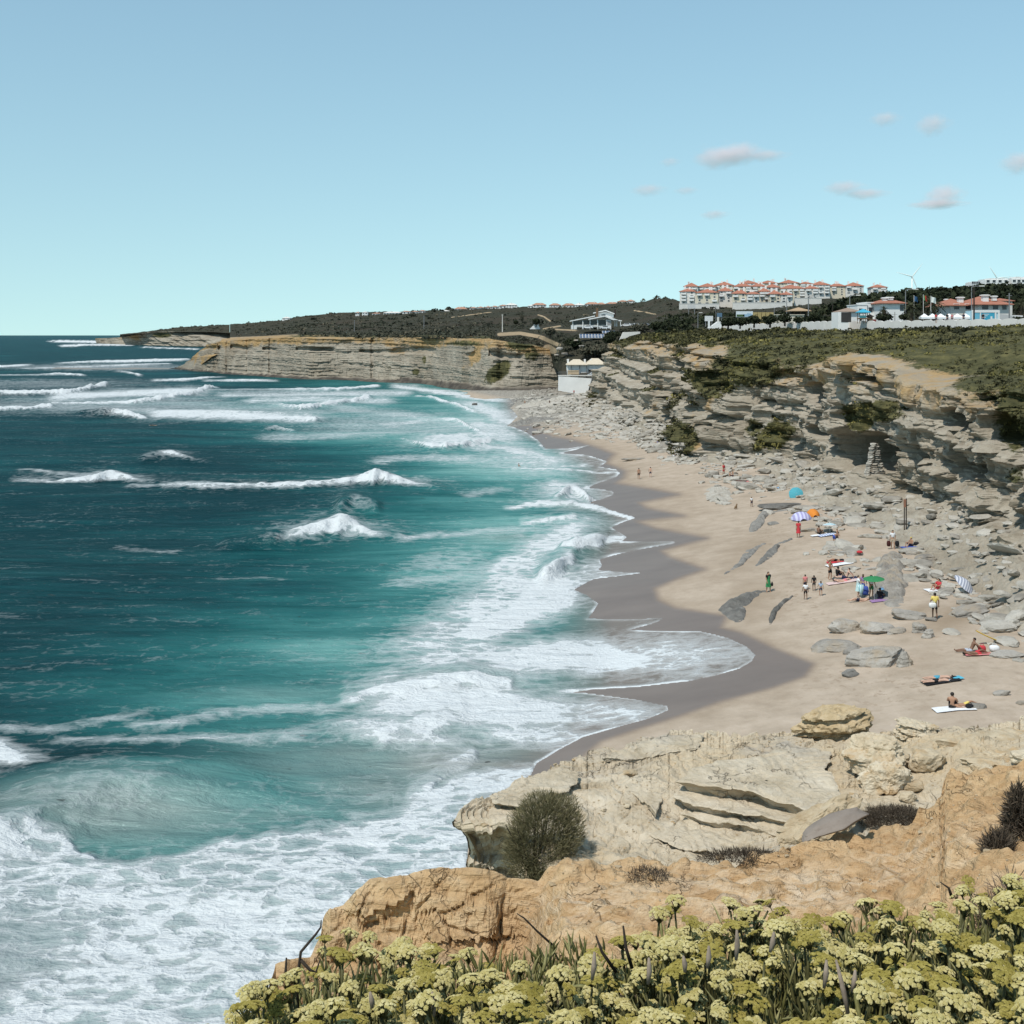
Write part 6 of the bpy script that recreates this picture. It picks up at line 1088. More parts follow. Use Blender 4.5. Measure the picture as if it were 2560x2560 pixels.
for i, (x0, x1, y0, y1, Y, lb) in enumerate([(170, 520, 350, 362, 625, 'white retaining wall along the foot of the estate, left part'), (640, 1120, 340, 362, 622, 'pale retaining wall along the foot of the estate, right part'), (1180, 1420, 300, 312, 640, 'white terrace wall below the right blocks of the estate')]):
    a, b = atY(1650 + x0 / 3.513, 660 + y1 / 3.513, Y), atY(1650 + x1 / 3.513, 660 + y0 / 3.513, Y); mb = MB().box(a[0], b[0], Y, Y + 1, a[2] - 4, b[2]); mb.box(a[0], b[0], Y - .1, Y + 1.1, b[2], b[2] + .2); mb.build('retaining_wall', M_offw, label=lb, cat='wall')
VH = [(715, 800, 20, 8, 0), (893, 785, 9, 5, 1), (912, 784, 14, 5, 0), (940, 788, 20, 7, 1), (980, 787, 44, 8, 0), (1016, 783, 20, 6, 1), (1038, 783, 18, 6, 1), (1056, 781, 14, 6, 1), (1114, 782, 22, 7, 0), (1152, 781, 32, 14, 1), (1183, 775, 18, 8, 1), (1202, 774, 18, 8, 1), (1220, 773, 17, 8, 1), (1238, 772, 17, 8, 1), (1257, 770, 18, 9, 1), (1279, 770, 28, 12, 0), (1327, 769, 15, 7, 0), (1349, 771, 34, 14, 1), (1389, 771, 28, 13, 1), (1423, 772, 32, 14, 1), (1449, 770, 24, 12, 0), (1480, 769, 36, 14, 1), (1503, 768, 24, 12, 2), (1532, 766, 34, 11, 2), (1559, 760, 26, 10, 2), (1577, 759, 22, 10, 1)]
VL = ['lone pale house low on the far hill', 'tiny house at the left end of the ridge village', 'flat white house at the left of the ridge village', 'red roofed house left of the long white one', 'long low white building on the ridge', 'first small house right of the long white building', 'second small house right of the long white building', 'third small house right of the long white building', 'pale house set below the ridge line', 'larger house with broad red roof on the ridge', 'first house of the white terrace on the ridge', 'second house of the white terrace on the ridge', 'third house of the white terrace on the ridge', 'fourth house of the white terrace on the ridge', 'fifth house of the white terrace on the ridge', 'white house with three dark windows ending the terrace', 'small white house between dark trees on the ridge', 'stepped red roofed villa on the ridge', 'white villa next to the stepped one', 'villa above and left of the modern white house', 'white block behind the modern white house', 'wide red roofed house behind the modern white house', 'cream house right of the wide red roofed one', 'long cream house near the ridge end', 'brown roofed house near the ridge end', 'last house on the ridge before the dark hill']
for (a, b, w_, h_, tp), lb in zip(VH, VL):
    Y = 1480 if a > 850 else 1750; nf = 2 if h_ > 9 else 1
    block(a - w_ / 2, a + w_ / 2, b - h_ * .62, b + 2, Y, b - h_, nf, lb, 'village houses on the far ridge', [M_white, M_white, M_cream][tp], M_tile2 if tp else M_offw, rz=.05 * ((a % 5) - 2), dep=9, name='house', cat='house', balc=False, cols_=max(2, int(w_ / 7)), chim=1)

# the modern white house above the valley (close-up 6.44x, origin 1380 740)
Y = 455; u = Y / F / 6.44; p = atY(1380 + 330 / 6.44, 740 + 536 / 6.44, Y); root = empty('modern_house', p, 'modern white house with gable roofs and verandas above the valley', 'house')
cv = lambda zx, zy: ((zx - 330) * u, (536 - zy) * u)
def pris(name, pts, y0, y1, m, par=root): mb = MB().prism([cv(*q) for q in pts], y0, y1); return mb.build(name, m, par)
pris('lower_wall', [(400, 536), (950, 536), (950, 496), (400, 496)], 3.2, 11, M_offw); pris('left_wall', [(322, 536), (400, 536), (400, 470), (322, 470)], 0, 8, M_white); pris('floor_slab', [(400, 500), (955, 500), (955, 482), (400, 482)], 0, 11, M_white)
pris('main_wall', [(400, 482), (955, 482), (955, 376), (840, 330), (600, 372), (400, 392)], 3.4, 11, M_offw); pris('terrace_floor', [(322, 472), (600, 472), (600, 464), (322, 464)], 0, 9, M_white)
pris('roof_left', [(303, 410), (690, 330), (690, 316), (303, 394)], -.8, 9, M_white); pris('roof_gable_left', [(584, 384), (850, 332), (850, 316), (584, 366)], -1.2, 8, M_white); pris('roof_gable_right', [(848, 334), (972, 388), (1070, 388), (852, 314)], -1.2, 8, M_white)
pris('upper_wall', [(750, 345), (1000, 345), (1000, 290), (868, 250), (750, 275)], 2.2, 9.5, M_white); pris('upper_roof', [(690, 276), (866, 240), (1012, 292), (1012, 278), (866, 222), (690, 262)], 1.4, 10, M_white)
pris('chimney', [(712, 345), (748, 345), (748, 192), (712, 192)], 1.2, 2.2, M_wood); pris('rear_chimney', [(1018, 330), (1046, 330), (1046, 212), (1018, 212)], 5, 6, M_dkwood)
pris('side_wall', [(884, 536), (952, 536), (952, 384), (884, 384)], -.2, 8, M_white); pris('porch_roof', [(976, 402), (1130, 406), (1128, 392), (1070, 384), (976, 388)], .5, 6, M_white)
for x in (333, 496, 612, 735, 880): pris('post', [(x - 5, 536), (x + 7, 536), (x + 7, 380 if x > 500 else 400), (x - 5, 380 if x > 500 else 400)], -.3, .05, M_white)
for x in (1015, 1045, 1105): pris('porch_post', [(x - 5, 490), (x + 6, 490), (x + 6, 400), (x - 5, 400)], .6, .9, M_white)
for a, b, c, d in [(345, 490, 402, 464), (505, 606, 388, 464), (624, 728, 386, 478), (748, 872, 384, 460)]: pris('window', [(a, d), (b, d), (b, c), (a, c)], 3.3, 3.39, M_glass)
for a, b, c, d in [(680, 726, 502, 536), (780, 830, 504, 536), (890, 935, 506, 536)]: pris('garage_shade_panel', [(a, d), (b, d), (b, c), (a, c)], -.25 if a > 880 else 3.1, -.21 if a > 880 else 3.19, M_black_shade)  # dark panels on the wall, painting the shade inside the garages
pris('upper_window', [(800, 312), (866, 312), (866, 294), (800, 298)], 2.1, 2.19, M_glass); pris('balustrade', [(400, 482), (735, 482), (735, 466), (400, 466)], -.1, .05, M_offw); pris('siding', [(890, 470), (945, 470), (945, 398), (890, 398)], -.26, -.21, M_grey_w)
# car park beside it
def car(px, py, Y, L, label, colr, rz=0, name='car'):
    p = atY(px, py, Y); root = empty(name, p, label, 'car', 'cars in view', rz); s = L / 4.2; m = plain('car_paint_' + name + str(colr), colr, .3, .5, .05, 1)
    b = MB(); prof = [(-2.1, .35), (-2.05, .75), (-1.2, .9), (1.9, .95), (2.1, .8), (2.1, .35)]; b.prism([(x * s, z * s) for x, z in prof], -.85 * s, .85 * s); b.build('body', m, root)
    b = MB(); prof = [(-1.2, .9), (-.55, 1.42), (1.2, 1.45), (1.85, .95)]; b.prism([(x * s, z * s) for x, z in prof], -.75 * s, .75 * s); c = b.build('cabin', m, root)
    b = MB(); prof = [(-.98, .96), (-.48, 1.34), (1.12, 1.37), (1.55, .97)]; b.prism([(x * s, z * s) for x, z in prof], -.765 * s, .765 * s); b.build('window', M_glass, c)
    for x in (-1.35, 1.35):
        for y in (-.8, .8):
            b = MB(); n = 14; b.add([(x * s + .32 * s * math.cos(2 * math.pi * q / n), (y + e) * s, .32 * s + .32 * s * math.sin(2 * math.pi * q / n)) for e in (-.1, .1) for q in range(n)], [tuple(range(n)), tuple(range(2 * n - 1, n - 1, -1))] + [(q, (q + 1) % n, (q + 1) % n + n, q + n) for q in range(n)]); b.build('wheel', M_black_shade, root)
    return root
for k, (x, y, Lc, lb, c_) in enumerate([(1195, 490, 4.2, 'white car parked closest to the modern white house', (.7, .7, .7)), (1272, 490, 3.6, 'small white car second from the modern house', (.72, .72, .72)), (1345, 478, 3.2, 'small pale car third from the modern house', (.6, .6, .6)), (1485, 490, 4.2, 'dark grey car in the car park', (.15, .15, .17)), (1630, 488, 4.4, 'white car at the right of the car park', (.74, .74, .74)), (1700, 488, 3.6, 'pale car at the far right of the car park', (.55, .56, .58)), (575, 524, 4.0, 'white car parked under the veranda of the modern house', (.72, .72, .72)), (845, 530, 3.8, 'white car in the garage front of the modern house', (.7, .7, .7))]):
    Yc_ = 470 if x > 1100 else 452; car(1380 + x / 6.44, 740 + y / 6.44 + 1, Yc_, Lc, lb, c_, .2 * (k % 3 - 1))
# solar panels
def solar(px0, px1, py0, py1, Y, n, label):
    a = atY(px0, py1, Y); b = atY(px1, py0, Y); root = empty('solar_panel', (a[0], Y, a[2]), label, 'solar panel'); w_ = b[0] - a[0]; h = b[2] - a[2]
    MB().add([(0, 0, 0), (w_, 0, 0), (w_, 1.6, h), (0, 1.6, h), (0, .08, -.06), (w_, .08, -.06), (w_, 1.68, h - .06), (0, 1.68, h - .06)], [(0, 1, 2, 3), (7, 6, 5, 4), (0, 4, 5, 1), (1, 5, 6, 2), (2, 6, 7, 3), (3, 7, 4, 0)]).build('frame', M_offw, root)
    for k in range(n):
        for j in range(2):
            x0, x1 = w_ * (k + .08) / n, w_ * (k + .92) / n; t0, t1 = (j + .08) / 2, (j + .92) / 2; MB().add([(x0, 1.6 * t0 - .01, h * t0 + .03), (x1, 1.6 * t0 - .01, h * t0 + .03), (x1, 1.6 * t1 - .01, h * t1 + .03), (x0, 1.6 * t1 - .01, h * t1 + .03)], [(0, 1, 2, 3)]).build('cell', plain('solar_cell', (.05, .09, .16), .2, .6, .1, 2), root)
    for x in (w_ * .1, w_ * .5, w_ * .9): MB().tube([(x, .9, h * .5), (x, .9, -1.4)], .06, 6).build('leg', M_iron, root)
solar(1449, 1511, 835, 845, 436, 8, 'long row of blue solar panels below the modern house'); solar(1506, 1541, 827, 833, 446, 4, 'shorter row of solar panels nearer the modern house')
# the small white house on its retaining wall in the cove (close-up 6.44x, origin 1380 840)
Y = 386; u = Y / F / 6.44
def q_(zx, zy, Yq=Y): return atY(1380 + zx / 6.44, 840 + zy / 6.44, Yq)
a, b, c, d = q_(105, 646), q_(640, 684), q_(560, 960), q_(100, 880); mb = MB(); th = 1.2
mb.add([tuple(v) for v in (d, c, b, a)] + [(v[0], v[1] + th, v[2]) for v in (d, c, b, a)], [(0, 1, 2, 3), (7, 6, 5, 4), (0, 4, 5, 1), (1, 5, 6, 2), (2, 6, 7, 3), (3, 7, 4, 0)])
rw = mb.build('sea_wall', M_white, label='tall white sea wall at the head of the beach', cat='wall'); mb = MB().box(a[0] - .1, b[0], Y - .1, Y + 1.4, a[2] + .02, a[2] + .3); mb.build('coping', M_offw, rw)
root = empty('small_house', q_(550, 650, 396), 'small white house with pale hipped roof on the sea wall', 'house'); w2 = 310 * u; H = 195 * u
MB().box(-w2, w2, 0, 7, -3, H).build('wall', M_white, root); r_ = hip(MB(), -w2, w2 * .02, -.8, 7, H, 1.7, .3, 2.4).build('roof', M_tile3, root); r2 = hip(MB(), .1, w2, -.4, 7, H + .12, 1.9, .3, 2.2).build('roof', M_tile3, root)
for x in (.02, -.36, -.8): MB().box(x * w2 - .12, x * w2 + .12, -.55, -.3, -1, H - .05).build('column', M_iron, root)
MB().box(.12 * w2, .34 * w2, -.06, .02, .3, 2.3).build('door', M_black_shade, root); window(root, .58 * w2, -.03, .9, 1.0, 1.1); window(root, -.78 * w2, -.03, .8, .9, 1.2); window(root, -.5 * w2, -.03, .8, 1.4, 1.3)
for x in (.28, -.95, -.05): MB().box(x * w2 - .3, x * w2 + .3, 2, 2.6, H + .4, H + 1.75).build('chimney', M_white, r_)
mb = MB(); z0 = a[2] + .3
for k in range(30):
    x = a[0] + (b[0] - a[0]) * k / 29; mb.box(x - .03, x + .03, Y + .2, Y + .26, z0, z0 + 1.0)
mb.box(a[0], b[0], Y + .18, Y + .28, z0 + 1.0, z0 + 1.08); mb.build('railing', M_iron, label='grey railing along the top of the white sea wall', cat='railing')
x0, x1 = q_(260, 0)[0], q_(435, 0)[0]; mb = MB().box(x0, x1, Y + 1.6, Y + 4, z0 + .2, z0 + 1.35); mb.box(x0 - .08, x1 + .08, Y + 1.5, Y + 4.1, z0 + 1.35, z0 + 1.45); mb.box(x0 + .1, x0 + .25, Y + 1.65, Y + 1.8, z0 - .2, z0 + .2); mb.box(x1 - .25, x1 - .1, Y + 1.65, Y + 1.8, z0 - .2, z0 + .2); mb.build('wooden_shed', plain('pale_board', (.52, .40, .26), .8, .1, .15, 2), label='pale brown wooden box shed behind the railing', cat='shed')
car(1380 + 660 / 6.44, 840 + 645 / 6.44, 389.5, 3.4, 'white car parked in front of the small white house', (.62, .66, .68), .1)

# houses along the road behind the right cliff (close-up 3.513x, origin 2010 640)
def z3(zx, zy, Y): return atY(2010 + zx / 3.513, 640 + zy / 3.513, Y)
def simple_house(x0, x1, eave, base_, ridge, Y, label, wall, roof, dep=9, ov=.5, wins=(), chim=(), name='house', apex=False):
    a, b = z3(x0, base_, Y), z3(x1, eave, Y); w2 = (b[0] - a[0]) / 2; H = b[2] - a[2]; h = (eave - ridge) / 3.513 * Y / F; root = empty(name, ((a[0] + b[0]) / 2, Y, a[2]), label, 'house')
    MB().box(-w2, w2, 0, dep, -2.5, H).build('wall', wall, root); r_ = hip(MB(), -w2, w2, 0, dep, H, h, ov, w2 + ov if apex else None).build('roof', roof, root)
    for zx, zy, ww, hh in wins: q = z3(zx, zy, Y); window(root, q[0] - (a[0] + b[0]) / 2, -.03, q[2] - a[2], ww, hh)
    for zx, zt, zb, ww in chim: q = z3(zx, zt, Y); q2 = z3(zx, zb, Y); x = q[0] - (a[0] + b[0]) / 2; c_ = MB(); c_.box(x - ww, x + ww, 2, 2 + 2 * ww, q2[2] - a[2], q[2] - a[2]); c_.box(x - ww * 1.4, x + ww * 1.4, 2 - ww * .4, 2 + 2.4 * ww, q[2] - a[2] - .25, q[2] - a[2] - .05); c_.build('chimney', M_white, r_)
    return root
simple_house(690, 880, 412, 590, 366, 250, 'white house with orange hipped roof left of the palms', M_white, M_tile, 10, .6, [(860, 480, .8, 1.2)], [(740, 360, 400, .45), (765, 356, 385, .3), (796, 356, 385, .35)])
simple_house(345, 488, 486, 590, 452, 246, 'low white house with brown tiled roof left of the play tower', M_white, M_tile4, 6, .5, [(372, 510, .6, .6)])
MB().box(0, z3(390, 0, 240)[0] - z3(300, 0, 240)[0], 0, 5, -2, (590 - 492) / 3.513 * .08).build('annex', M_white, None, label='flat roofed white annex with dark gate in front of the brown roof', cat='building').location = z3(300, 590, 240)
MB().box(0, 2.0, -.05, .0, 0, 2.0).build('gate', M_black_shade, bpy.data.objects['annex']).location = (.6, 0, .2)
for k, (x0, x1, yt, lb) in enumerate([(470, 556, 432, 'lowest step of the stepped white building'), (557, 640, 412, 'middle step of the stepped white building'), (641, 690, 420, 'right step of the stepped white building')]):
    a = z3(x0, 590, 256 + k * .3); w_ = z3(x1, 0, 256)[0] - z3(x0, 0, 256)[0]; H = (590 - yt) / 3.513 * 256 / F; mb = MB().box(0, w_ - .02, 0, 8, -2, H); mb.box(-.1, w_ + .08, -.1, 8.1, H, H + .18); o = mb.build('white_terrace', M_white, None, label=lb, cat='building'); o.location = a; window(o, w_ * .35, -.03, H * .55, .8, 1.0); window(o, w_ * .75, -.03, H * .55, .5, .9)
simple_house(1288, 1478, 432, 560, 366, 262, 'left villa with steep orange pyramid roof', M_offw, M_tile, 13, .8, [(1340, 470, 1.2, 1.2), (1440, 470, 1.2, 1.2)], [(1410, 356, 428, .55)], apex=True)
simple_house(1530, 1800, 424, 560, 344, 258, 'right villa with wide orange pyramid roof', M_offw, M_tile, 16, .9, [(1590, 470, 1.4, 1.2), (1680, 470, 1.2, 1.2), (1760, 470, .9, 1.2)], [(1630, 336, 416, .6), (1708, 346, 390, .45)], apex=True)
simple_house(1725, 1830, 392, 480, 366, 290, 'small orange roof behind the right villa', M_offw, M_tile, 8, .5, [(1800, 420, .8, .8)])
simple_house(1215, 1290, 418, 480, 398, 285, 'low orange roofed house between the palms and the left villa', M_offw, M_tile, 8, .4, [(1250, 450, .8, .8)], [(1280, 374, 405, .35)])
# far white buildings on the skyline at the right
for k, (x0, x1, yt, yb, lb) in enumerate([(1480, 1540, 224, 250, 'small white building on the skyline left of the long white one'), (1590, 1800, 196, 240, 'long stepped white building on the skyline at the right'), (1826, 1990, 184, 240, 'white building on the skyline cut by the right edge')]):
    a = z3(x0, yb, 620); w_ = z3(x1, 0, 620)[0] - a[0]; H = (yb - yt) / 3.513 * 620 / F; o = MB().box(0, w_, 0, 10, -8, H * .7).build('white_building', M_white, None, label=lb, cat='building'); o.location = a
    for q in range(4): MB().box(w_ * q / 4, w_ * (q + .9) / 4, .5, 9, H * .7 + .01, H * (.85 + .2 * (q % 2))).build('upper_storey', M_white, o); window(o, w_ * (q + .5) / 4, -.03, H * .2, 1.6, 1.2)
# play tower
root = empty('play_tower', z3(545, 592, 238), 'wooden play tower with blue roof behind the white wall', 'play tower'); s = .08 / 3.513 * 238 / .238 / 1000 * 0 + 238 / F / 3.513
for x in (-55, -5, 30):
    for y in (0, 1.6): MB().tube([(x * s, y, 0), (x * s, y, 100 * s)], .06, 6).build('post', M_wood, root)
MB().box(-58 * s, 33 * s, -.1, 1.7, 38 * s, 48 * s).build('platform', M_wood, root); MB().box(-58 * s, 0, -.08, -.02, 48 * s, 70 * s).build('panel', plain('teal_panel', (.06, .20, .22), .6, .2, .1, 2), root)
hip(MB(), -56 * s, 26 * s, -.1, 1.7, 100 * s, 30 * s, .25).build('roof', M_blue, root); hip(MB(), 30 * s, 60 * s, -.1, 1.7, 64 * s, 18 * s, .15).build('side_roof', M_dkwood, root); MB().box(34 * s, 58 * s, -.05, 1.5, 0, 62 * s).build('side_bay', M_wood, root); MB().box(60 * s, 90 * s, 0, 1, 0, 36 * s).build('red_box', plain('dull_red_paint', (.22, .05, .04), .6, .2, .1, 2), root)
# kiosk
root = empty('beach_kiosk', z3(1475, 592, 222), 'blue and white kiosk behind the wall at the right', 'kiosk'); s = 222 / F / 3.513; W_ = 240 * s; H = 112 * s
MB().box(0, W_, 0, 3.2, -1, H).build('wall', plain('kiosk_pale_blue', (.42, .60, .66), .6, .2, .06, 1), root); fr = MB()
for bx in ((-.05, W_ + .05, -.12, -.01, H - .35, H + .12), (70 * s, 78 * s, -.12, -.01, 0, H - .36), (200 * s, 212 * s, -.12, -.01, 0, H - .36), (W_ - .25, W_ + .05, -.12, -.01, 0, H - .36), (-.05, .2, -.12, -.01, 0, H - .36)): fr.box(*bx)
fr.build('frame', M_white, root); MB().box(80 * s, 198 * s, -.06, -.01, .1, H - .38).build('panel', M_blue, root); MB().box(4 * s + .2, 66 * s, -.05, -.01, .2, H - .4).build('side_panel', plain('kiosk_mid_blue', (.16, .45, .58), .5, .3, .06, 1), root)
for q in range(3): MB().box(92 * s, (150 - 14 * q) * s, -.075, -.061, H * (.70 - .12 * q), H * (.74 - .12 * q)).build('printed_line', M_white, root)
MB().box(162 * s, 178 * s, -.075, -.061, H * .15, H * .55).build('printed_figure', M_white, root)
# market tents
def tent(x0, x1, yt, ye, Y, label):
    a = z3(x0, 592, Y); w_ = z3(x1, 0, Y)[0] - a[0]; ze = (592 - ye) / 3.513 * Y / F; zt = (592 - yt) / 3.513 * Y / F; root = empty('market_tent', a, label, 'tent', 'white market tents')
    MB().add([(0, 0, ze), (w_, 0, ze), (w_, w_, ze), (0, w_, ze), (w_ / 2, w_ / 2, zt), (0, 0, ze - .35), (w_, 0, ze - .35), (w_, w_, ze - .35), (0, w_, ze - .35)], [(0, 1, 4), (1, 2, 4), (2, 3, 4), (3, 0, 4), (5, 6, 1, 0), (6, 7, 2, 1), (7, 8, 3, 2), (8, 5, 0, 3)]).build('canopy', M_tent, root)
    for x, y in ((.06, .06), (w_ - .06, .06), (w_ - .06, w_ - .06), (.06, w_ - .06)): MB().tube([(x, y, 0), (x, y, ze)], .04, 6).build('leg', M_iron, root)
M_tent = plain('tent_canvas', (.80, .80, .80), .8, .1, .04, 1)
TN = ['leftmost white market tent, beside the palm', 'second white market tent from the left', 'third white market tent from the left', 'fourth white market tent from the left', 'fifth white market tent from the left', 'rightmost white market tent, beside the kiosk']
for k in range(6): tent(1032 + k * 73, 1032 + k * 73 + 71, 504, 536, 224 - k * .2, TN[k])
a = z3(1712, 592, 226); w_ = z3(1925, 0, 226)[0] - a[0]; s = 226 / F / 3.513; mb = MB(); mb.add([(0, 0, 0), (w_, 0, 55 * s), (w_, 4, 55 * s), (0, 4, 0), (.2, .2, 84 * s), (w_ * .5, .2, 74 * s), (w_, .2, 70 * s), (w_, 3.8, 70 * s), (.2, 3.8, 84 * s)], [(0, 1, 6, 5, 4), (4, 5, 6, 7, 8), (0, 4, 8, 3)]); o = mb.build('shade_sail', plain('grey_canvas', (.42, .42, .41), .8, .1, .06, 1), label='grey canvas shelter right of the kiosk', cat='tent'); o.location = a
# palms
M_palm = leafm('palm_frond', (.022, .026, .014), (.06, .064, .034), (.14, .135, .075)) if 'leafm' in globals() else M_scrubleaf
def palm(zx, zy, zt, Y, rad, label, seed):
    p = z3(zx, zy, Y); k = Y / F / 3.513; H = (zy - zt) * k; Rr = rad * k; r_ = np.random.default_rng(seed); root = empty('palm_tree', p, label, 'palm tree'); mb = MB(); mb.tube([(0, 0, -.6), (.05, 0, H * .5), (0, 0, H)], [.42, .34, .38], 9); mb.build('trunk', plain('palm_bark', (.085, .065, .045), .95, .05, .3, 3), root)
    V = []; Fc = []; n0 = 0; tn = []
    for i in range(46):
        a = i * 2.4; el = r_.uniform(-.45, 1.25); L = Rr * r_.uniform(.85, 1.15); d = np.array((math.cos(a), math.sin(a), 0)); s = np.array((-math.sin(a), math.cos(a), 0)); N = 7; t = np.linspace(0, 1, N)
        cl = np.outer(t * L * math.cos(el) * (1 - .1 * t), d); cl[:, 2] = H + t * L * math.sin(el) - .55 * L * t ** 2 * (1.1 - .3 * el)
        for j in range(N - 1):
            for sg in (-1, 1):
                w_ = L * .17 * math.sin(math.pi * min(1, t[j] * .9 + .12)); q = (cl[j + 1] - cl[j]); tip = cl[j] + q * 1.3 + s * sg * w_ + np.array((0, 0, -.25 * w_)); V += [cl[j], cl[j] + q * .75, tip]; Fc.append((n0, n0 + 1, n0 + 2)); n0 += 3; tn += [.2 + .6 * (el > .3) * r_.uniform(.4, 1)] * 3
    obj('crown', mesh('crown', np.array(V), np.array(Fc), {'tone': np.array(tn)}, smooth=False), M_palm, root)
palm(945, 590, 455, 226, 120, 'dark bushy palm in front of the white house', 91); palm(1138, 590, 425, 228, 140, 'taller palm with spreading crown beside the flags', 92); palm(700, 590, 470, 240, 60, 'small spiky palm beside the stepped white building', 93); palm(1905, 560, 420, 240, 90, 'palm at the right edge behind the grey shelter', 94)
# lamps, poles, flags
def lamp(zx, zt, zb, arm, Y, label, org=(2010, 640)):
    P = lambda x, y: atY(org[0] + x / 3.513, org[1] + y / 3.513, Y); b, t_, e = P(zx, zb), P(zx, zt), P(zx + arm, zt - 12 if arm else zt); root = empty('street_lamp', b, label, 'street lamp'); L = lambda q: q - b; rad = .11
    MB().tube([L(b) + (0, 0, -1), L(b), L(t_)], [rad, rad, rad * .7], 8).build('pole', M_iron, root)
    MB().tube([L(t_), L(t_) + (e - t_) * .25 + (0, 0, .12), L(e)], [rad * .7, rad * .6, rad * .5], 6).build('arm', M_iron, root); q = L(e); sgn_ = 1 if arm > 0 else -1; MB().box(min(q[0] - .1 * sgn_, q[0] + .85 * sgn_), max(q[0] - .1 * sgn_, q[0] + .85 * sgn_), q[1] - .16, q[1] + .16, q[2] - .07, q[2] + .1).build('lamp_head', M_offw, root)
lamp(402, 356, 592, 60, 262, 'street lamp left of the brown roofed house'); lamp(892, 304, 570, 72, 236, 'tall street lamp in front of the left palm'); lamp(1472, 276, 590, 72, 224, 'tallest street lamp between the two villas'); lamp(40, 370, 540, 60, 300, 'street lamp above the hedge behind the white wall')
lamp(333, 440, 585, 12, 330, 'short street lamp at the left end of the white wall', (1650, 660)); lamp(1003, 390, 470, 50, 330, 'street lamp beside the yellow columns', (1650, 660)); lamp(1302, 288, 440, 64, 310, 'street lamp beside the thatched shelter', (1650, 660)); lamp(1113, 300, 440, 20, 330, 'thin lamp post left of the thatched shelter', (1650, 660))
for zx, zt, zb, Y, rd, lb, org in [(1493, 288, 592, 218, .17, 'thick brown utility pole in front of the kiosk', (2010, 640)), (1803, 325, 592, 218, .15, 'utility pole with small lamp in front of the grey shelter', (2010, 640)), (798, 490, 592, 230, .06, 'short dark post by the fence left of the palms', (2010, 640)), (490, 370, 560, 330, .08, 'thin pole beside the white billboard', (1650, 660)), (1515, 345, 420, 300, .10, 'pale post on the dark slope', (1650, 660))]:
    b, t_ = atY(org[0] + zx / 3.513, org[1] + zb / 3.513, Y), atY(org[0] + zx / 3.513, org[1] + zt / 3.513, Y); mb = MB(); mb.tube([b - (0, 0, 1), b, t_], [rd, rd, rd * .7], 8); mb.tube([t_ - (.5, 0, .5), t_ + (.5, 0, -.5)], rd * .35, 5); mb.build('utility_pole', M_dkwood if 'brown' in lb or 'dark' in lb else M_iron, label=lb, cat='pole')
for px, t_, b_, Y, lb in [(1256, 786, 819, 560, 'tall pale pole on the headland plateau'), (1060, 789, 808, 640, 'thin pole on the headland plateau further left'), (886, 800, 820, 700, 'thin pole far left on the hill')]:
    a, b = atY(px, b_, Y), atY(px, t_, Y); mb = MB(); mb.tube([a - (0, 0, 2), b], [.22, .14], 8); mb.tube([b - (.5, 0, .3), b + (.5, 0, -.3)], .06, 5); mb.build('utility_pole', M_offw if 'pale' in lb else M_iron, label=lb, cat='pole')
def flag(zx, zt, colr, Y, label, w_=34, h_=44, second=None):
    s = Y / F / 3.513; p = z3(zx, 592, Y); root = empty('flag', p, label, 'flag'); H = (592 - zt) * s; MB().tube([(0, 0, 0), (0, 0, H)], .045, 6).build('pole', M_offw, root); n = 9
    V = []; Fc = []
    for i in range(n):
        for j in range(5): t = i / (n - 1); V.append((t * w_ * s, .12 * math.sin(t * 7 + j * .5), H - .1 - (j / 4) * h_ * s - t * .5 * h_ * s * .6))
    for i in range(n - 1):
        for j in range(4): Fc.append((i * 5 + j, (i + 1) * 5 + j, (i + 1) * 5 + j + 1, i * 5 + j + 1))
    if second:
        k = (n // 2 - 1) * 4; a = mesh('cloth', np.array(V), np.array(Fc[:k])); b = mesh('cloth', np.array(V), np.array(Fc[k:])); obj('cloth', a, plain(label[:12] + 'a', colr, .8, .1), root); obj('cloth', b, plain(label[:12] + 'b', second, .8, .1), root)
    else: obj('cloth', mesh('cloth', np.array(V), np.array(Fc)), plain('flag_' + label[:10], colr, .8, .1), root)
flag(966, 345, (.03, .08, .16), 226, 'dark blue flag beside the left palm'); flag(1048, 338, (.04, .22, .08), 226, 'green and red flag between the palms', second=(.35, .05, .03)); flag(1114, 350, (.60, .62, .58), 226, 'white flag in front of the taller palm', 46, 50)
# billboard, signs, columns, thatch, hut
def z4(zx, zy, Y): return atY(1650 + zx / 3.513, 660 + zy / 3.513, Y)
def board(x0, x1, y0, y1, yb, Y, m, label, name='billboard', art=None):
    a, b = z4(x0, y1, Y), z4(x1, y0, Y); g_ = z4(x0, yb, Y)[2]; root = empty(name, (a[0], Y, g_), label, 'sign'); w_ = b[0] - a[0]; MB().box(0, w_, -.08, .08, a[2] - g_, b[2] - g_).build('board', m, root)
    for x in (.12 * w_, .88 * w_): MB().box(x - .1, x + .1, .09, .25, -.5, b[2] - g_ - .2).build('post', M_iron, root)
    if art: 
        for (u0, u1, v0, v1, mm) in art: MB().box(u0 * w_, u1 * w_, -.10, -.081, a[2] - g_ + v0 * (b[2] - a[2]), a[2] - g_ + v1 * (b[2] - a[2])).build('print', mm, root)
    return root
M_skyb = plain('print_blue', (.30, .45, .58), .6, .2, .1, 2); M_grn = plain('print_green', (.07, .12, .05), .6, .2, .2, 2)
board(668, 815, 415, 466, 520, 322, plain('board_white', (.62, .66, .68), .6, .2, .05, 1), 'wide billboard with blue and green picture left of the yellow columns', art=[(.03, .5, .05, .45, M_grn), (.42, .97, .08, .5, M_skyb), (.65, .9, .55, .65, M_skyb)])
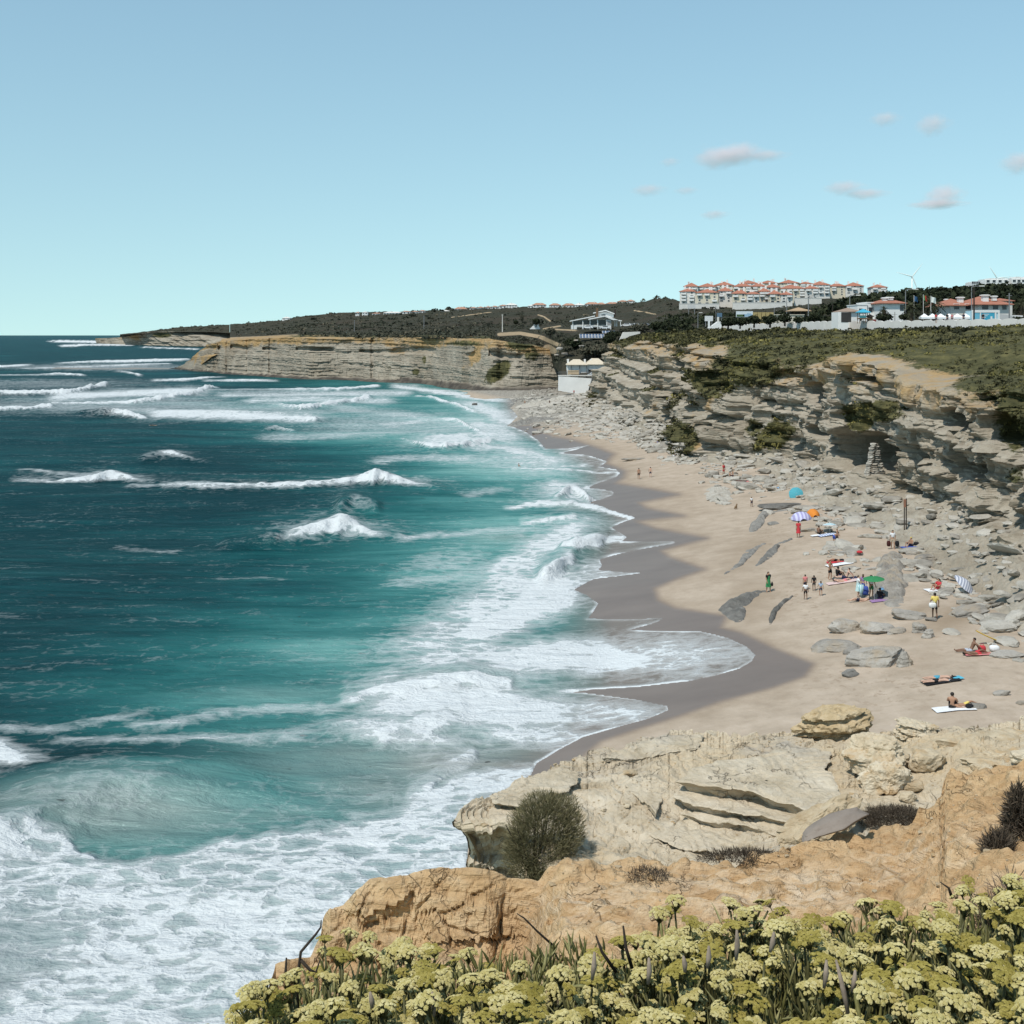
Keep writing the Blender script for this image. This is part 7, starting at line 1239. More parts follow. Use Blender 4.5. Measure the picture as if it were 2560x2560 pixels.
board(393, 465, 456, 502, 560, 332, plain('sign_white', (.66, .66, .65), .6, .2, .05, 1), 'white sign board on a post near the left end of the wall'); board(500, 545, 430, 466, 560, 334, plain('sign_blue', (.10, .17, .24), .6, .2, .1, 1), 'dark blue sign behind the white sign board'); board(244, 312, 360, 390, 430, 430, plain('sign_grey', (.55, .54, .52), .7, .2, .05, 1), 'plain pale board on the slope below the estate')
for k in range(5): 
    a = z4(822 + k * 36, 475, 318); MB().box(a[0], a[0] + .95, 318, 319, a[2] - 3, z4(0, 424, 318)[2]).build('concrete_column', plain('yellow_plaster', (.40, .31, .14), .8, .1, .12, 1), label=['leftmost of the five yellow columns', 'second yellow column from the left', 'middle one of the five yellow columns', 'fourth yellow column from the left', 'rightmost of the five yellow columns'][k], cat='column')
a = z4(1160, 440, 316); b = z4(1310, 0, 316); w_ = b[0] - a[0]; root = empty('thatched_shelter', a, 'open shelter with pale thatched roof above the hedge', 'shelter'); s = 316 / F / 3.513; hip(MB(), .5, w_ - .5, 0, 5, 30 * s, 32 * s, .9).build('roof', plain('thatch', (.42, .30, .19), .95, .05, .2, 3), root)
for x in (.6, w_ / 2, w_ - .6): MB().tube([(x, .3, -1.5), (x, .3, 30 * s)], .12, 6).build('post', M_wood, root)
MB().box(.4, w_ - .2, 3, 4.8, -1.5, 20 * s).build('back_wall', M_black_shade, root)
a = z4(1000, 480, 305); MB().box(a[0], z4(1265, 0, 305)[0], 305, 308, a[2] - 1, z4(0, 448, 305)[2]).box(a[0] - .1, z4(1265, 0, 305)[0] + .1, 304.8, 308.2, z4(0, 448, 305)[2], z4(0, 448, 305)[2] + .15).build('low_wall', M_cream, label='low yellowish wall behind the hedge', cat='wall')
root = empty('white_hut', atY(1338, 823, 520), 'small white hut with stepped chimney on the headland', 'hut'); MB().prism([(-2.4, 0), (2.2, 0), (1.5, 1.6), (1.5, 3.2), (-.6, 3.2), (-.6, 1.8)], 0, 3).build('wall', M_white, root); MB().box(-.7, 1.7, -.1, 3.1, 3.2, 3.4).build('roof', M_offw, root)
root = empty('white_stair_block', z4(410, 565, 318), 'white ramp block with posts at the left end of the white wall', 'structure'); s = 318 / F / 3.513; MB().prism([(0, 0), (130 * s, 0), (130 * s, 60 * s), (100 * s, 60 * s), (30 * s, 10 * s)], 0, 2).build('ramp', M_white, root); MB().box(15 * s, 30 * s, .1, .8, 0, 72 * s).build('pillar', M_white, root); MB().box(95 * s, 110 * s, .1, .8, 60 * s, 100 * s).build('pillar', M_offw, root)
# the scalloped white wall on the cliff top
WP = np.array([(1755, 836, 338), (1800, 828, 322), (1850, 823, 308), (1920, 821, 290), (2000, 819, 272), (2060, 817, 258), (2160, 818, 240), (2270, 818, 222), (2400, 817, 206), (2560, 815, 192), (2760, 812, 176)], float)
WW = np.array([atY(a, b, c) for a, b, c in WP]); L = np.concatenate(([0], np.cumsum(np.linalg.norm(np.diff(WW[:, :2], axis=0), axis=1)))); root = empty('promenade_wall', WW[0], 'scalloped white wall along the cliff top', 'wall'); npan = 46; e0 = np.linspace(0, L[-1], npan + 1)
for k in range(npan):
    s = np.linspace(e0[k], e0[k + 1] - .06, 13); P = np.stack([np.interp(s, L, WW[:, i]) for i in range(3)], -1) - WW[0]; tcur = np.linspace(0, 1, 13); hh = 1.02 + .26 * np.sin(tcur * math.pi); T_ = P[-1, :2] - P[0, :2]; T_ /= np.linalg.norm(T_); N_ = np.array((-T_[1], T_[0], 0)) * .14
    V = np.concatenate((P - N_ - (0, 0, 1.2), P + N_ - (0, 0, 1.2), P - N_ + np.column_stack((0 * hh, 0 * hh, hh)), P + N_ + np.column_stack((0 * hh, 0 * hh, hh)))); i = np.arange(12); Fc = np.concatenate((np.stack((i, i + 1, i + 27, i + 26), -1), np.stack((i + 13, i + 39, i + 40, i + 14), -1), np.stack((i + 26, i + 27, i + 40, i + 39), -1), [[0, 26, 39, 13], [12, 25, 51, 38]]))
    obj('wall_panel', mesh('wall_panel', V, Fc, smooth=False), M_offw, root)
MB().box(0, 1, 0, 1, 0, 1)
# wind turbines
def turbine(px, py, Y, Lb, angs, label, tower=95):
    h = atY(px, py, Y); root = empty('wind_turbine', h - (0, 0, tower), label, 'wind turbine'); MB().tube([(0, 0, -20), (0, 0, tower)], [2.4, 1.4], 12).build('tower', M_white, root, True); n_ = MB(); n_.tube([(0, 5, tower + .5), (0, -2.2, tower + .5), (0, -3.4, tower + .5)], [1.7, 1.7, .6], 10); hub = n_.build('nacelle', M_white, root, True)
    for a in angs:
        d = Vector((math.sin(R(a)), 0, math.cos(R(a)))); b_ = MB(); b_.tube([Vector((0, -2.6, tower + .5)) + d * t * Lb for t in (0, .08, .2, .5, .8, 1)], [.9, 1.0, 1.5, 1.0, .6, .15], 6); b_.build('blade', M_white, root, True)
turbine(2280, 692, 3000, 42, (38, -75, 158), 'white wind turbine rising behind the pine wood'); turbine(2492, 696, 3000, 36, (-34, 84, 205), 'second wind turbine half hidden at the skyline on the right', 95)
# rows of boulders and low walls in the valley garden
for k, (a, b, w_, h_) in enumerate([(1455, 862, 26, 12), (1400, 866, 24, 16), (1412, 880, 20, 14), (1500, 868, 16, 12), (1440, 848, 14, 8), (1390, 884, 16, 10), (1535, 858, 20, 12), (1420, 896, 12, 10)]):
    Yq = 425 - (b - 850) * .55; one_rock('boulder', a, b, w_ * .7, h_ * .6, 880 + k, M_grey, ['pale boulder above the thicket in the valley', 'pale rock by the sandy track in the valley', 'rock under the sandy track in the valley', 'pale boulder right of the thicket in the valley', 'small rock below the solar panels', 'rock beside the sandy track bend', 'rock at the top of the near cliff corner', 'little rock left of the small white house'][k], base=atY(a, b + h_ / 2, Yq), sub=3)
a = atY(1548, 858, 372); MB().prism([(0, 0), (3.2, 2.2), (6.5, 3.0), (6.5, 3.6), (1.2, 3.4), (.2, 1.2)], 0, 1.2).build('pale_wall', M_offw, label='pale curved garden wall above the corner of the near cliff', cat='wall').location = a
# the dry stone pillar that props the cave roof
p0 = np.array((42.0, 139.0, 4.0)); root = empty('stone_pillar', p0, 'tapering dry stone pillar inside the big cave', 'pillar'); rg = np.random.default_rng(9); z = 0
for c in range(22):
    wd = 3.0 * (1 - c / 22) ** .9 + .25; hh = .25
    for q in range(max(2, int(wd / .55))):
        x = -wd / 2 + wd * (q + .5) / max(2, int(wd / .55)) + rg.normal(0, .04); P, Fc = SHS[int(rg.integers(10))]; o = obj('stone', bpy.data.meshes.get('pillar_stone_%d' % (q % 4)) or mesh('pillar_stone_%d' % (q % 4), P * (.36, .5, .42), Fc, smooth=False), M_slab, root); o.location = (x, rg.normal(0, .08), z + hh / 2); o.rotation_euler = (0, 0, rg.normal(0, .3)); o.name = 'stone'
    z += hh
# the signpost at the cliff foot
s_b = at(2262, 1312, 4.2); root = empty('sign_post', s_b, 'dark two post sign with brown panel at the foot of the cliff', 'sign'); MB().box(-.07, .01, 0, .08, -.8, 1.7).build('post', M_dkwood, root); MB().box(.14, .23, .1, .19, -.8, 2.45).build('post', M_dkwood, root); MB().box(-.12, .10, -.06, .0, 1.65, 2.4).build('panel', plain('brown_sign', (.26, .13, .085), .7, .2, .1, 2), root)
# ------------------------------------------------------------------ people: one skinned body each, hair and clothes as children
SKIN = [plain('skin_tan', (.36, .20, .125), .6, .3, .1, 8), plain('skin_light', (.52, .33, .24), .6, .3, .1, 8), plain('skin_brown', (.20, .11, .07), .6, .3, .1, 8)]
HAIR = [plain('hair_dark', (.018, .014, .011), .6, .3, .2, 20), plain('hair_brown', (.07, .042, .025), .6, .3, .2, 20), plain('hair_fair', (.34, .24, .12), .6, .3, .2, 20)]
SKJOBS = []
def skin_part(name, verts, edges, radii, m, parent):        # grown from its joints with a Skin modifier; all are evaluated together at the end
    me = bpy.data.meshes.new(name); me.from_pydata([tuple(v) for v in verts], edges, []); o = obj(name, me, None, parent)
    sk = o.modifiers.new('skin', 'SKIN'); sk.use_smooth_shade = True
    for i, r_ in enumerate(radii): me.skin_vertices[0].data[i].radius = (r_, r_)
    me.skin_vertices[0].data[0].use_root = True
    ss = o.modifiers.new('sub', 'SUBSURF'); ss.levels = 1; ss.render_levels = 1; SKJOBS.append((o, m)); return o
# joints in metres for a figure of 1.72 m, facing -y
def pose_stand(stride=0.0, arm=(0, 0), elbow=.25, lean=0.0):
    J = dict(pelvis=(0, 0, .95), spine=(0, -lean * .12, 1.12), chest=(0, -lean * .28, 1.34), neck=(0, -lean * .36, 1.49), head=(0, -lean * .40 - .015, 1.58), crown=(0, -lean * .42, 1.67))
    cz, cy = 1.42, -lean * .30
    for s, sg in (('L', -1), ('R', 1)):
        a = arm[0 if sg < 0 else 1]; st = stride * sg
        J['sh' + s] = (sg * .185, cy, cz); ex, ey = sg * (.235 + .03 * abs(a)), cy + .02 - math.sin(a) * .27; ez = cz - math.cos(a) * .28
        J['el' + s] = (ex, ey, ez); b = a + elbow; J['wr' + s] = (ex + sg * .0, ey - math.sin(b) * .25, ez - math.cos(b) * .25); J['ha' + s] = (ex, ey - math.sin(b) * .33, ez - math.cos(b) * .33)
        J['hip' + s] = (sg * .095, 0, .90); J['kn' + s] = (sg * .10, -.03 - st * .55, .49); J['an' + s] = (sg * .10, .04 - st * (1.0 if st > 0 else .75), .075 if st >= 0 else .12); J['to' + s] = (sg * .115, -.13 - st * (1.0 if st > 0 else .75), .03)
    return J
def pose_sit(knee_up=True, back=0.0, arm=.5, spread=.12):
    b = back; J = dict(pelvis=(0, .05, .11), spine=(0, .05 + b * .10, .28), chest=(0, .03 + b * .30, .50), neck=(0, .0 + b * .38, .64), head=(0, -.02 + b * .40, .73), crown=(0, -.02 + b * .42, .82))
    for s, sg in (('L', -1), ('R', 1)):
        J['sh' + s] = (sg * .185, .03 + b * .32, .57); J['hip' + s] = (sg * .10, .0, .11)
        if knee_up: J['kn' + s] = (sg * spread * 1.4, -.34, .43); J['an' + s] = (sg * spread, -.55, .07); J['to' + s] = (sg * spread, -.70, .03)
        else: J['kn' + s] = (sg * spread, -.42, .13); J['an' + s] = (sg * spread, -.85, .07); J['to' + s] = (sg * spread * 1.1, -.90, .17)
        if back > .4: J['el' + s] = (sg * .28, .25 + b * .4, .33); J['wr' + s] = (sg * .27, .32 + b * .45, .08); J['ha' + s] = (sg * .27, .38 + b * .45, .04)
        else: J['el' + s] = (sg * .25, -.12 * arm, .36); J['wr' + s] = (sg * .16, -.34, .36 if knee_up else .22); J['ha' + s] = (sg * .14, -.40, .38 if knee_up else .17)
    return J
def pose_lie(prone=False):
    J = dict(pelvis=(0, 0, .11), spine=(0, .18, .115), chest=(0, .40, .13), neck=(0, .55, .13), head=(0, .64, .13), crown=(0, .73, .13))
    for s, sg in (('L', -1), ('R', 1)):
        J['sh' + s] = (sg * .185, .47, .12); J['hip' + s] = (sg * .095, -.04, .10); J['kn' + s] = (sg * .11, -.46, .10 if prone or sg < 0 else .26); J['an' + s] = (sg * .10, -.88, .07); J['to' + s] = (sg * .13, -.98 if prone else -.92, .05 if prone else .15)
        if prone: J['el' + s] = (sg * .34, .56, .07); J['wr' + s] = (sg * .18, .72, .06); J['ha' + s] = (sg * .08, .76, .05)
        else: J['el' + s] = (sg * .27, .22, .07); J['wr' + s] = (sg * .29, -.03, .06); J['ha' + s] = (sg * .29, -.11, .05)
    return J
def pose_bend():
    J = pose_stand(.12); 
    for k, v in (('spine', (0, -.16, 1.06)), ('chest', (0, -.40, 1.08)), ('neck', (0, -.54, 1.06)), ('head', (0, -.63, 1.02)), ('crown', (0, -.72, .98))): J[k] = v
    for s, sg in (('L', -1), ('R', 1)): J['sh' + s] = (sg * .18, -.45, 1.06); J['el' + s] = (sg * .2, -.50, .78); J['wr' + s] = (sg * .16, -.58, .54); J['ha' + s] = (sg * .15, -.60, .46); J['kn' + s] = (sg * .11, -.08, .48)
    return J
RAD = dict(pelvis=.125, spine=.110, chest=.128, neck=.052, head=.082, crown=.072, sh=.062, el=.043, wr=.030, ha=.034, hip=.090, kn=.058, an=.040, to=.034)
def person(px, py, hpx, J, rz, skin=0, hair=0, label='', torso=None, legs=None, long_hair=False, base=None, female=False, dress=None, cap=None, group=None, lie=False, tall=1.72):
    p = base if base is not None else ground(px, py); s = (hpx / F * p[1] / tall) if hpx else 1.0
    root = empty('person', p, label, 'person', group, rz, s); K = list(J); ix = {k: i for i, k in enumerate(K)}; V = [Vector(J[k]) for k in K]; E = [(ix[a], ix[b]) for a, b in [('pelvis', 'spine'), ('spine', 'chest'), ('chest', 'neck'), ('neck', 'head'), ('head', 'crown')]]
    rad = [RAD.get(k, RAD.get(k[:-1], .05)) * (.92 if female and k in ('spine', 'chest') else 1) for k in K]
    for d in 'LR':
        E += [(ix['chest'], ix['sh' + d]), (ix['sh' + d], ix['el' + d]), (ix['el' + d], ix['wr' + d]), (ix['wr' + d], ix['ha' + d]), (ix['pelvis'], ix['hip' + d]), (ix['hip' + d], ix['kn' + d]), (ix['kn' + d], ix['an' + d]), (ix['an' + d], ix['to' + d])]
        h, w_ = Vector(J['ha' + d]), Vector(J['wr' + d]); f = (h - w_).normalized(); sd_ = f.cross(Vector((0, 1, .3))).normalized()
        for q, L in enumerate((.055, .075, .08, .072, .058)):
            i = len(V); o_ = sd_ * (q - 2) * .017; V.append(h + f * (.02 if q else -.01) + o_ * 1.2); V.append(h + f * L + o_ * (1.5 if q else 2.6)); rad += [.0095, .008]; E += [(ix['ha' + d], i), (i, i + 1)]
    i = len(V); hd = Vector(J['head']); fw = Vector((0, -1, 0)) if not lie else Vector((0, 0, 1)); V.append(hd + fw * .098); rad.append(.016); E.append((ix['head'], i))
    skin_part('body', V, E, rad, SKIN[skin], root)
    hm, hf = ICO[2]; up = (Vector(J['crown']) - hd).normalized(); bk = -fw; P = hm * .098; sel = P @ np.array(up) + P @ np.array(bk) * .8 > -.012; P = np.where(sel[:, None], P * (1.06 + .08 * fbm(P[:, 0] * 30, P[:, 1] * 30, P[:, 2] * 30, o=2)[:, None]), P * .6) + np.array(hd + up * .035 + bk * .008)
    if cap: obj('cap', mesh('cap', P + np.array(up) * .012, hf), cap, root)
    obj('hair', mesh('hair', P, hf), HAIR[hair], root)
    if long_hair: MB().tube([hd + bk * .075 + up * .03, hd + bk * .105 - up * .10, hd + bk * .10 - up * .30], [.07, .075, .03], 8).build('hair', HAIR[hair], root, True)
    def garment(name, chain, m, k=1.18):
        vs, es, rs = [], [], []; id_ = {}
        for a, b, t in chain:
            for n_, tt in ((a, 0), (b, t)):
                key = (a, b, t) if tt else a
                if key not in id_: id_[key] = len(vs); vs.append(Vector(J[a]).lerp(Vector(J[b]), tt)); ra = RAD.get(a, RAD.get(a[:-1], .05)); rb = RAD.get(b, RAD.get(b[:-1], .05)); rs.append((ra + (rb - ra) * tt) * k + .006)
            if t == 1: id_[b] = id_[(a, b, t)]
            es.append((id_[a], id_[(a, b, t)]))
        skin_part(name, vs, es, rs, m, root)
    if torso: garment('shirt', [('chest', 'spine', 1), ('spine', 'pelvis', .6), ('chest', 'neck', .5), ('chest', 'shL', 1), ('shL', 'elL', .75), ('chest', 'shR', 1), ('shR', 'elR', .75)], torso)
    if legs: garment('shorts', [('pelvis', 'spine', .3), ('pelvis', 'hipL', 1), ('hipL', 'knL', .8), ('pelvis', 'hipR', 1), ('hipR', 'knR', .8)], legs, 1.14)
    if dress: 
        a, b = Vector(J['chest']), Vector(J['pelvis']); d = (b - a).normalized(); MB().tube([a - d * .06, a + d * .05, (a + b) / 2, b, b + d * .25, b + d * .48], [.11, .155, .135, .17, .20, .24], 12, False).build('dress', dress, root, True)
    return root
def cloth(n, c): return plain('cloth_' + n, c, .85, .1, .12, 5)
C_blk, C_wht, C_red, C_blu, C_grn, C_yel, C_pnk, C_tea, C_nav, C_bei, C_lil = cloth('black', (.02, .02, .022)), cloth('white', (.72, .72, .72)), cloth('red', (.50, .05, .06)), cloth('blue', (.06, .10, .35)), cloth('green', (.04, .20, .08)), cloth('yellow', (.70, .55, .16)), cloth('pink', (.62, .22, .22)), cloth('teal', (.08, .32, .38)), cloth('navy', (.03, .035, .07)), cloth('beige', (.45, .36, .26)), cloth('lilac', (.30, .18, .34))
PI = math.pi
person(1597, 1198, 28, pose_stand(.16, (.2, -.3)), PI, 0, 0, 'bare chested walker in black shorts, left of the two on the wet sand', legs=C_blk)
person(1626, 1193, 26, pose_stand(.14, (-.4, .5)), PI, 1, 0, 'bare chested walker in dark shorts, right of the two on the wet sand', legs=C_navy if False else C_nav)
person(1297, 1181, 22, pose_stand(0, (.7, .7)), PI * .5, 0, 0, 'bather standing alone in the shallow surf', legs=C_nav, base=at(1297, 1180, -.25), female=False)
person(1921, 1481, 52, pose_stand(.14, (.3, -.5)), PI * .1, 0, 0, 'woman in a green dress and dark shawl walking past the reef', dress=C_grn, torso=C_blk, long_hair=True, female=True)
MB().tube([(0, 0, 0), (0, .02, -.18), (0, 0, -.34)], [.03, .10, .07], 8).build('shoulder_bag', C_blk, None, True, label='dark bag in the hand of the woman in green', cat='bag').location = ground(1921, 1481) + np.array((.28, -.05, .85))
person(2013, 1476, 40, pose_stand(.1, (.2, -.2)), PI, 0, 0, 'walker with pink rucksack, at the back of the group of four', torso=C_pnk, legs=C_nav)
person(2014, 1499, 43, pose_stand(.14, (-.2, .3)), PI, 2, 0, 'walker in a white shirt at the front of the group of four', torso=C_wht, legs=C_blk)
person(2035, 1477, 39, pose_stand(.1, (.2, .3)), PI, 2, 0, 'walker all in black in the group of four', torso=C_blk, legs=C_blk)
person(2052, 1489, 37, pose_stand(.12, (-.3, .6)), PI, 0, 1, 'small walker with pale blue top at the right of the group of four', torso=cloth('sky', (.35, .45, .58)), legs=C_nav, long_hair=True, female=True)
person(1996, 1344, 42, pose_stand(.08, (.1, -.2)), PI, 0, 0, 'woman in a long red dress walking toward the windbreak', dress=C_red, torso=C_red, legs=C_red, female=True)
person(2085, 1361, 38, pose_bend(), PI * .7, 0, 0, 'man in blue shorts bending over on the sand', legs=C_blu)
person(2093, 1358, 36, pose_stand(.12, (.6, .3)), PI * .3, 0, 1, 'bather standing behind the bending man', legs=C_nav)
person(2047, 1336, 0, pose_sit(True, 0), PI * .7, 2, 0, 'dark tanned sunbather sitting by the low dark rock', legs=C_blk)
person(2232, 1372, 47, pose_stand(.12, (-.05, .05), .05), 0, 0, 0, 'man in a white shirt carrying two dark bags', torso=C_wht, legs=C_bei)
person(2277, 1367, 0, pose_sit(True, .1), -PI * .35, 0, 0, 'sunbather in a yellow hat sitting on a blue towel', legs=C_nav, cap=C_yel)
person(2075, 1450, 50, pose_stand(.04, (.9, .3), .9), PI * .15, 0, 1, 'woman in a dark bikini standing beside the sunbathers', legs=C_blk, long_hair=True, female=True)
person(2095, 1443, 0, pose_sit(True, 0), PI * .6, 2, 0, 'man in black sitting upright on the towels', torso=C_blk, legs=C_nav)
person(2114, 1446, 0, pose_sit(False, .7), -PI * .6, 1, 0, 'sunbather leaning back on the towels', legs=C_nav)
person(2107, 1455, 0, pose_lie(), PI * .5, 1, 1, 'sunbather lying flat on the pale towel below the seated pair', legs=C_pnk, lie=True, female=True)
person(2095, 1404, 0, pose_lie(), -PI * .52, 0, 0, 'sunbather lying on the red towel', legs=C_blk, torso=C_blk, lie=True)
person(2146, 1492, 54, pose_stand(.06, (.8, .4), .9), PI * .4, 1, 1, 'woman in a white top wrapped in a striped towel by the green parasol', torso=C_wht, dress=cloth('striped', (.45, .62, .62)), female=True)
person(2158, 1483, 48, pose_stand(.05, (.3, .3)), PI * .8, 0, 1, 'woman in a lilac top behind the striped towel', torso=C_lil, legs=C_blu, female=True, long_hair=True)
person(2178, 1495, 58, pose_stand(.04, (.4, .3)), PI * .1, 0, 0, 'man in green shorts and white shirt under the green parasol', torso=C_wht, legs=C_grn)
person(2200, 1499, 0, pose_sit(True, 0), PI * .75, 2, 0, 'dark haired man sitting in the shade of the green parasol', torso=C_blk, legs=C_nav)
person(2150, 1503, 0, pose_lie(), -PI * .45, 1, 0, 'sunbather lying with legs out of the shade of the green parasol', legs=C_nav, lie=True)
person(2345, 1475, 0, pose_sit(True, .25), -PI * .35, 0, 0, 'woman sitting on a white towel before the striped parasol', torso=C_red, legs=C_red, long_hair=True, female=True)
person(2337, 1547, 66, pose_stand(.12, (-.1, .2), .2), PI, 2, 0, 'man in a yellow shirt with a white bag walking away', torso=C_yel, legs=C_blk)
person(2425, 1630, 0, pose_sit(False, .7), -PI * .5, 2, 0, 'dark tanned man leaning back beside the yellow board', legs=cloth('pale_shorts', (.40, .44, .50)))
person(2438, 1637, 0, pose_lie(), PI * .52, 2, 0, 'sunbather lying in front of the man by the yellow board', legs=C_red, lie=True, female=True)
person(2350, 1698, 0, pose_lie(True), PI * -.48, 1, 0, 'man in turquoise shorts lying face down on the near sand', legs=cloth('turquoise', (.08, .30, .40)))
person(2347, 1706, 0, pose_lie(True), PI * -.47, 1, 1, 'woman in a dark bikini lying face down next to the man in turquoise', legs=C_blk, female=True)
person(2381, 1772, 0, pose_sit(True, .15), PI * .85, 0, 0, 'woman in a yellow bikini sitting with her back turned on a white towel', legs=C_blk, female=True)
person(2410, 1768, 0, pose_lie(), PI * .55, 0, 0, 'sunbather lying behind the woman in the yellow bikini', legs=C_yel, lie=True)
person(1686, 1147, 0, pose_sit(True, 0), PI * .3, 0, 0, 'small seated bather at the foot of the orange gully', torso=C_wht, legs=C_blk); person(1678, 1148, 0, pose_lie(), PI * .5, 0, 0, 'small lying bather at the foot of the orange gully', legs=C_blk, lie=True)
person(1623, 1116, 0, pose_sit(True, 0), PI * .6, 2, 0, 'dark bather sitting by the pale surfboard', torso=C_blk, legs=C_blk); person(1643, 1112, 0, pose_sit(True, .2), -PI * .5, 0, 0, 'bather sitting on a blue towel by the rocks', torso=C_blu)
person(1809, 1189, 30, pose_stand(.05, (.3, .2)), PI * .2, 0, 0, 'bather in red shorts standing by the pale rocks', torso=C_red, legs=C_red); person(1825, 1194, 0, pose_sit(True, 0), PI * .5, 0, 0, 'bather seated between the two standing ones by the pale rocks', legs=C_blk); person(1832, 1199, 22, pose_stand(.05, (.5, .4), .9), -PI * .3, 0, 1, 'smaller bather standing right of the one in red shorts', legs=C_nav, female=True); person(1856, 1204, 0, pose_lie(), PI * .5, 1, 0, 'sunbather on a pink towel by the rocks', legs=C_pnk, lie=True)
person(1879, 1267, 25, pose_stand(.08, (.2, -.2)), PI * .1, 2, 0, 'walker in a white vest near the dog', torso=C_wht, legs=C_nav)
person(2065, 1203, 0, pose_sit(True, 0), PI * .1, 1, 0, 'bather sitting on the rocks in front of the dark cave', legs=C_wht, base=ground(2065, 1205) + np.array((0, 0, .5)))
person(1374, 1013, 13, pose_stand(.05), 0, 0, 0, 'tiny figure standing on the rocks below the white sea wall', torso=C_blk, legs=C_blk); person(1312, 1014, 13, pose_stand(.05), 0, 0, 0, 'tiny figure at the waterline below the valley', legs=C_blk); person(1435, 985, 12, pose_stand(.05), 0, 0, 0, 'tiny figure at the foot of the white sea wall', torso=C_red, legs=C_blk, base=atY(1435, 987, 378))
for k, (zx, zy, c_) in enumerate([(1258, 590, C_blk), (1300, 592, C_pnk), (1402, 588, C_nav), (1572, 590, C_blk), (1160, 592, C_red)]):
    person(0, 0, 0, pose_stand(.06, (.2, .1)), 0, 0, 0, ['person in black at the wall below the white tents', 'person in pink at the wall below the white tents', 'taller person between the tents and the kiosk', 'person in black in front of the kiosk panel', 'person in red near the left tents'][k], torso=c_, legs=C_nav, base=z3(zx, zy, 213 - k))
# a surfer far out
person(383, 1062, 0, pose_lie(True), PI * .5, 2, 0, 'surfer in black lying on a board out in the waves', torso=C_blk, legs=C_blk, base=at(383, 1064, .25))
def surfboard(loc, L, m, label, rz, tilt=0, th=.06):
    n = 18; t = np.linspace(0, 1, n); w_ = .26 * L / 2.2 * np.sin(np.clip(t * .96 + .02, 0, 1) * PI) ** .6; V = []; Fc = []
    for i in range(n):
        for sx, z in ((-1, 0), (0, th * .6), (1, 0), (0, -th * .6)): V.append((sx * w_[i], (t[i] - .5) * L, z + .18 * (t[i] - .5) ** 2))
    for i in range(n - 1):
        for k in range(4): Fc.append((i * 4 + k, i * 4 + (k + 1) % 4, (i + 1) * 4 + (k + 1) % 4, (i + 1) * 4 + k))
    o = obj('surfboard', mesh('surfboard', np.array(V), np.array(Fc)), m, None, label, 'surfboard'); o.location = loc; o.rotation_euler = (R(tilt), 0, rz); return o
surfboard(at(383, 1064, .2), 2.0, cloth('board_cream', (.6, .55, .45)), 'cream board under the surfer', PI * .5)
surfboard(ground(2475, 1612) + np.array((0, .3, .42)), 1.9, plain('board_yellow', (.72, .48, .06), .3, .5, .05), 'yellow board propped on the flat rock behind the couple', PI * .5 + .25, 24)
surfboard(ground(1655, 1118) + np.array((0, 0, .15)), 2.6, C_wht, 'long pale board lying by the far bathers', PI * .5)
# dog
P_ = ground(1840, 1273); root = empty('dog', P_, 'small brown dog sitting on the sand near the walker in the white vest', 'dog', rz=.6); s = .9
Vd = [(0, .12, .16), (0, .06, .30), (0, -.06, .44), (0, -.12, .56), (0, -.16, .66), (0, -.27, .64), (-.06, -.10, .40), (-.06, -.13, .20), (-.06, -.15, .03), (-.06, -.20, .02), (.06, -.10, .40), (.06, -.13, .20), (.06, -.15, .03), (.06, -.20, .02), (-.10, .14, .16), (-.12, -.02, .20), (-.12, .10, .04), (-.12, -.02, .02), (.10, .14, .16), (.12, -.02, .20), (.12, .10, .04), (.12, -.02, .02), (0, .26, .07), (0, .42, .05), (-.05, -.13, .73), (.05, -.13, .73)]
Ed = [(0, 1), (1, 2), (2, 3), (3, 4), (4, 5), (2, 6), (6, 7), (7, 8), (8, 9), (2, 10), (10, 11), (11, 12), (12, 13), (0, 14), (14, 15), (15, 16), (16, 17), (0, 18), (18, 19), (19, 20), (20, 21), (0, 22), (22, 23), (4, 24), (4, 25)]
skin_part('body', [Vector(v) * s for v in Vd], Ed, [x * s for x in (.13, .12, .11, .07, .075, .035, .045, .032, .026, .024, .045, .032, .026, .024, .07, .055, .035, .026, .07, .055, .035, .026, .03, .015, .02, .02)], plain('dog_fur', (.24, .16, .095), .9, .1, .3, 12), root)

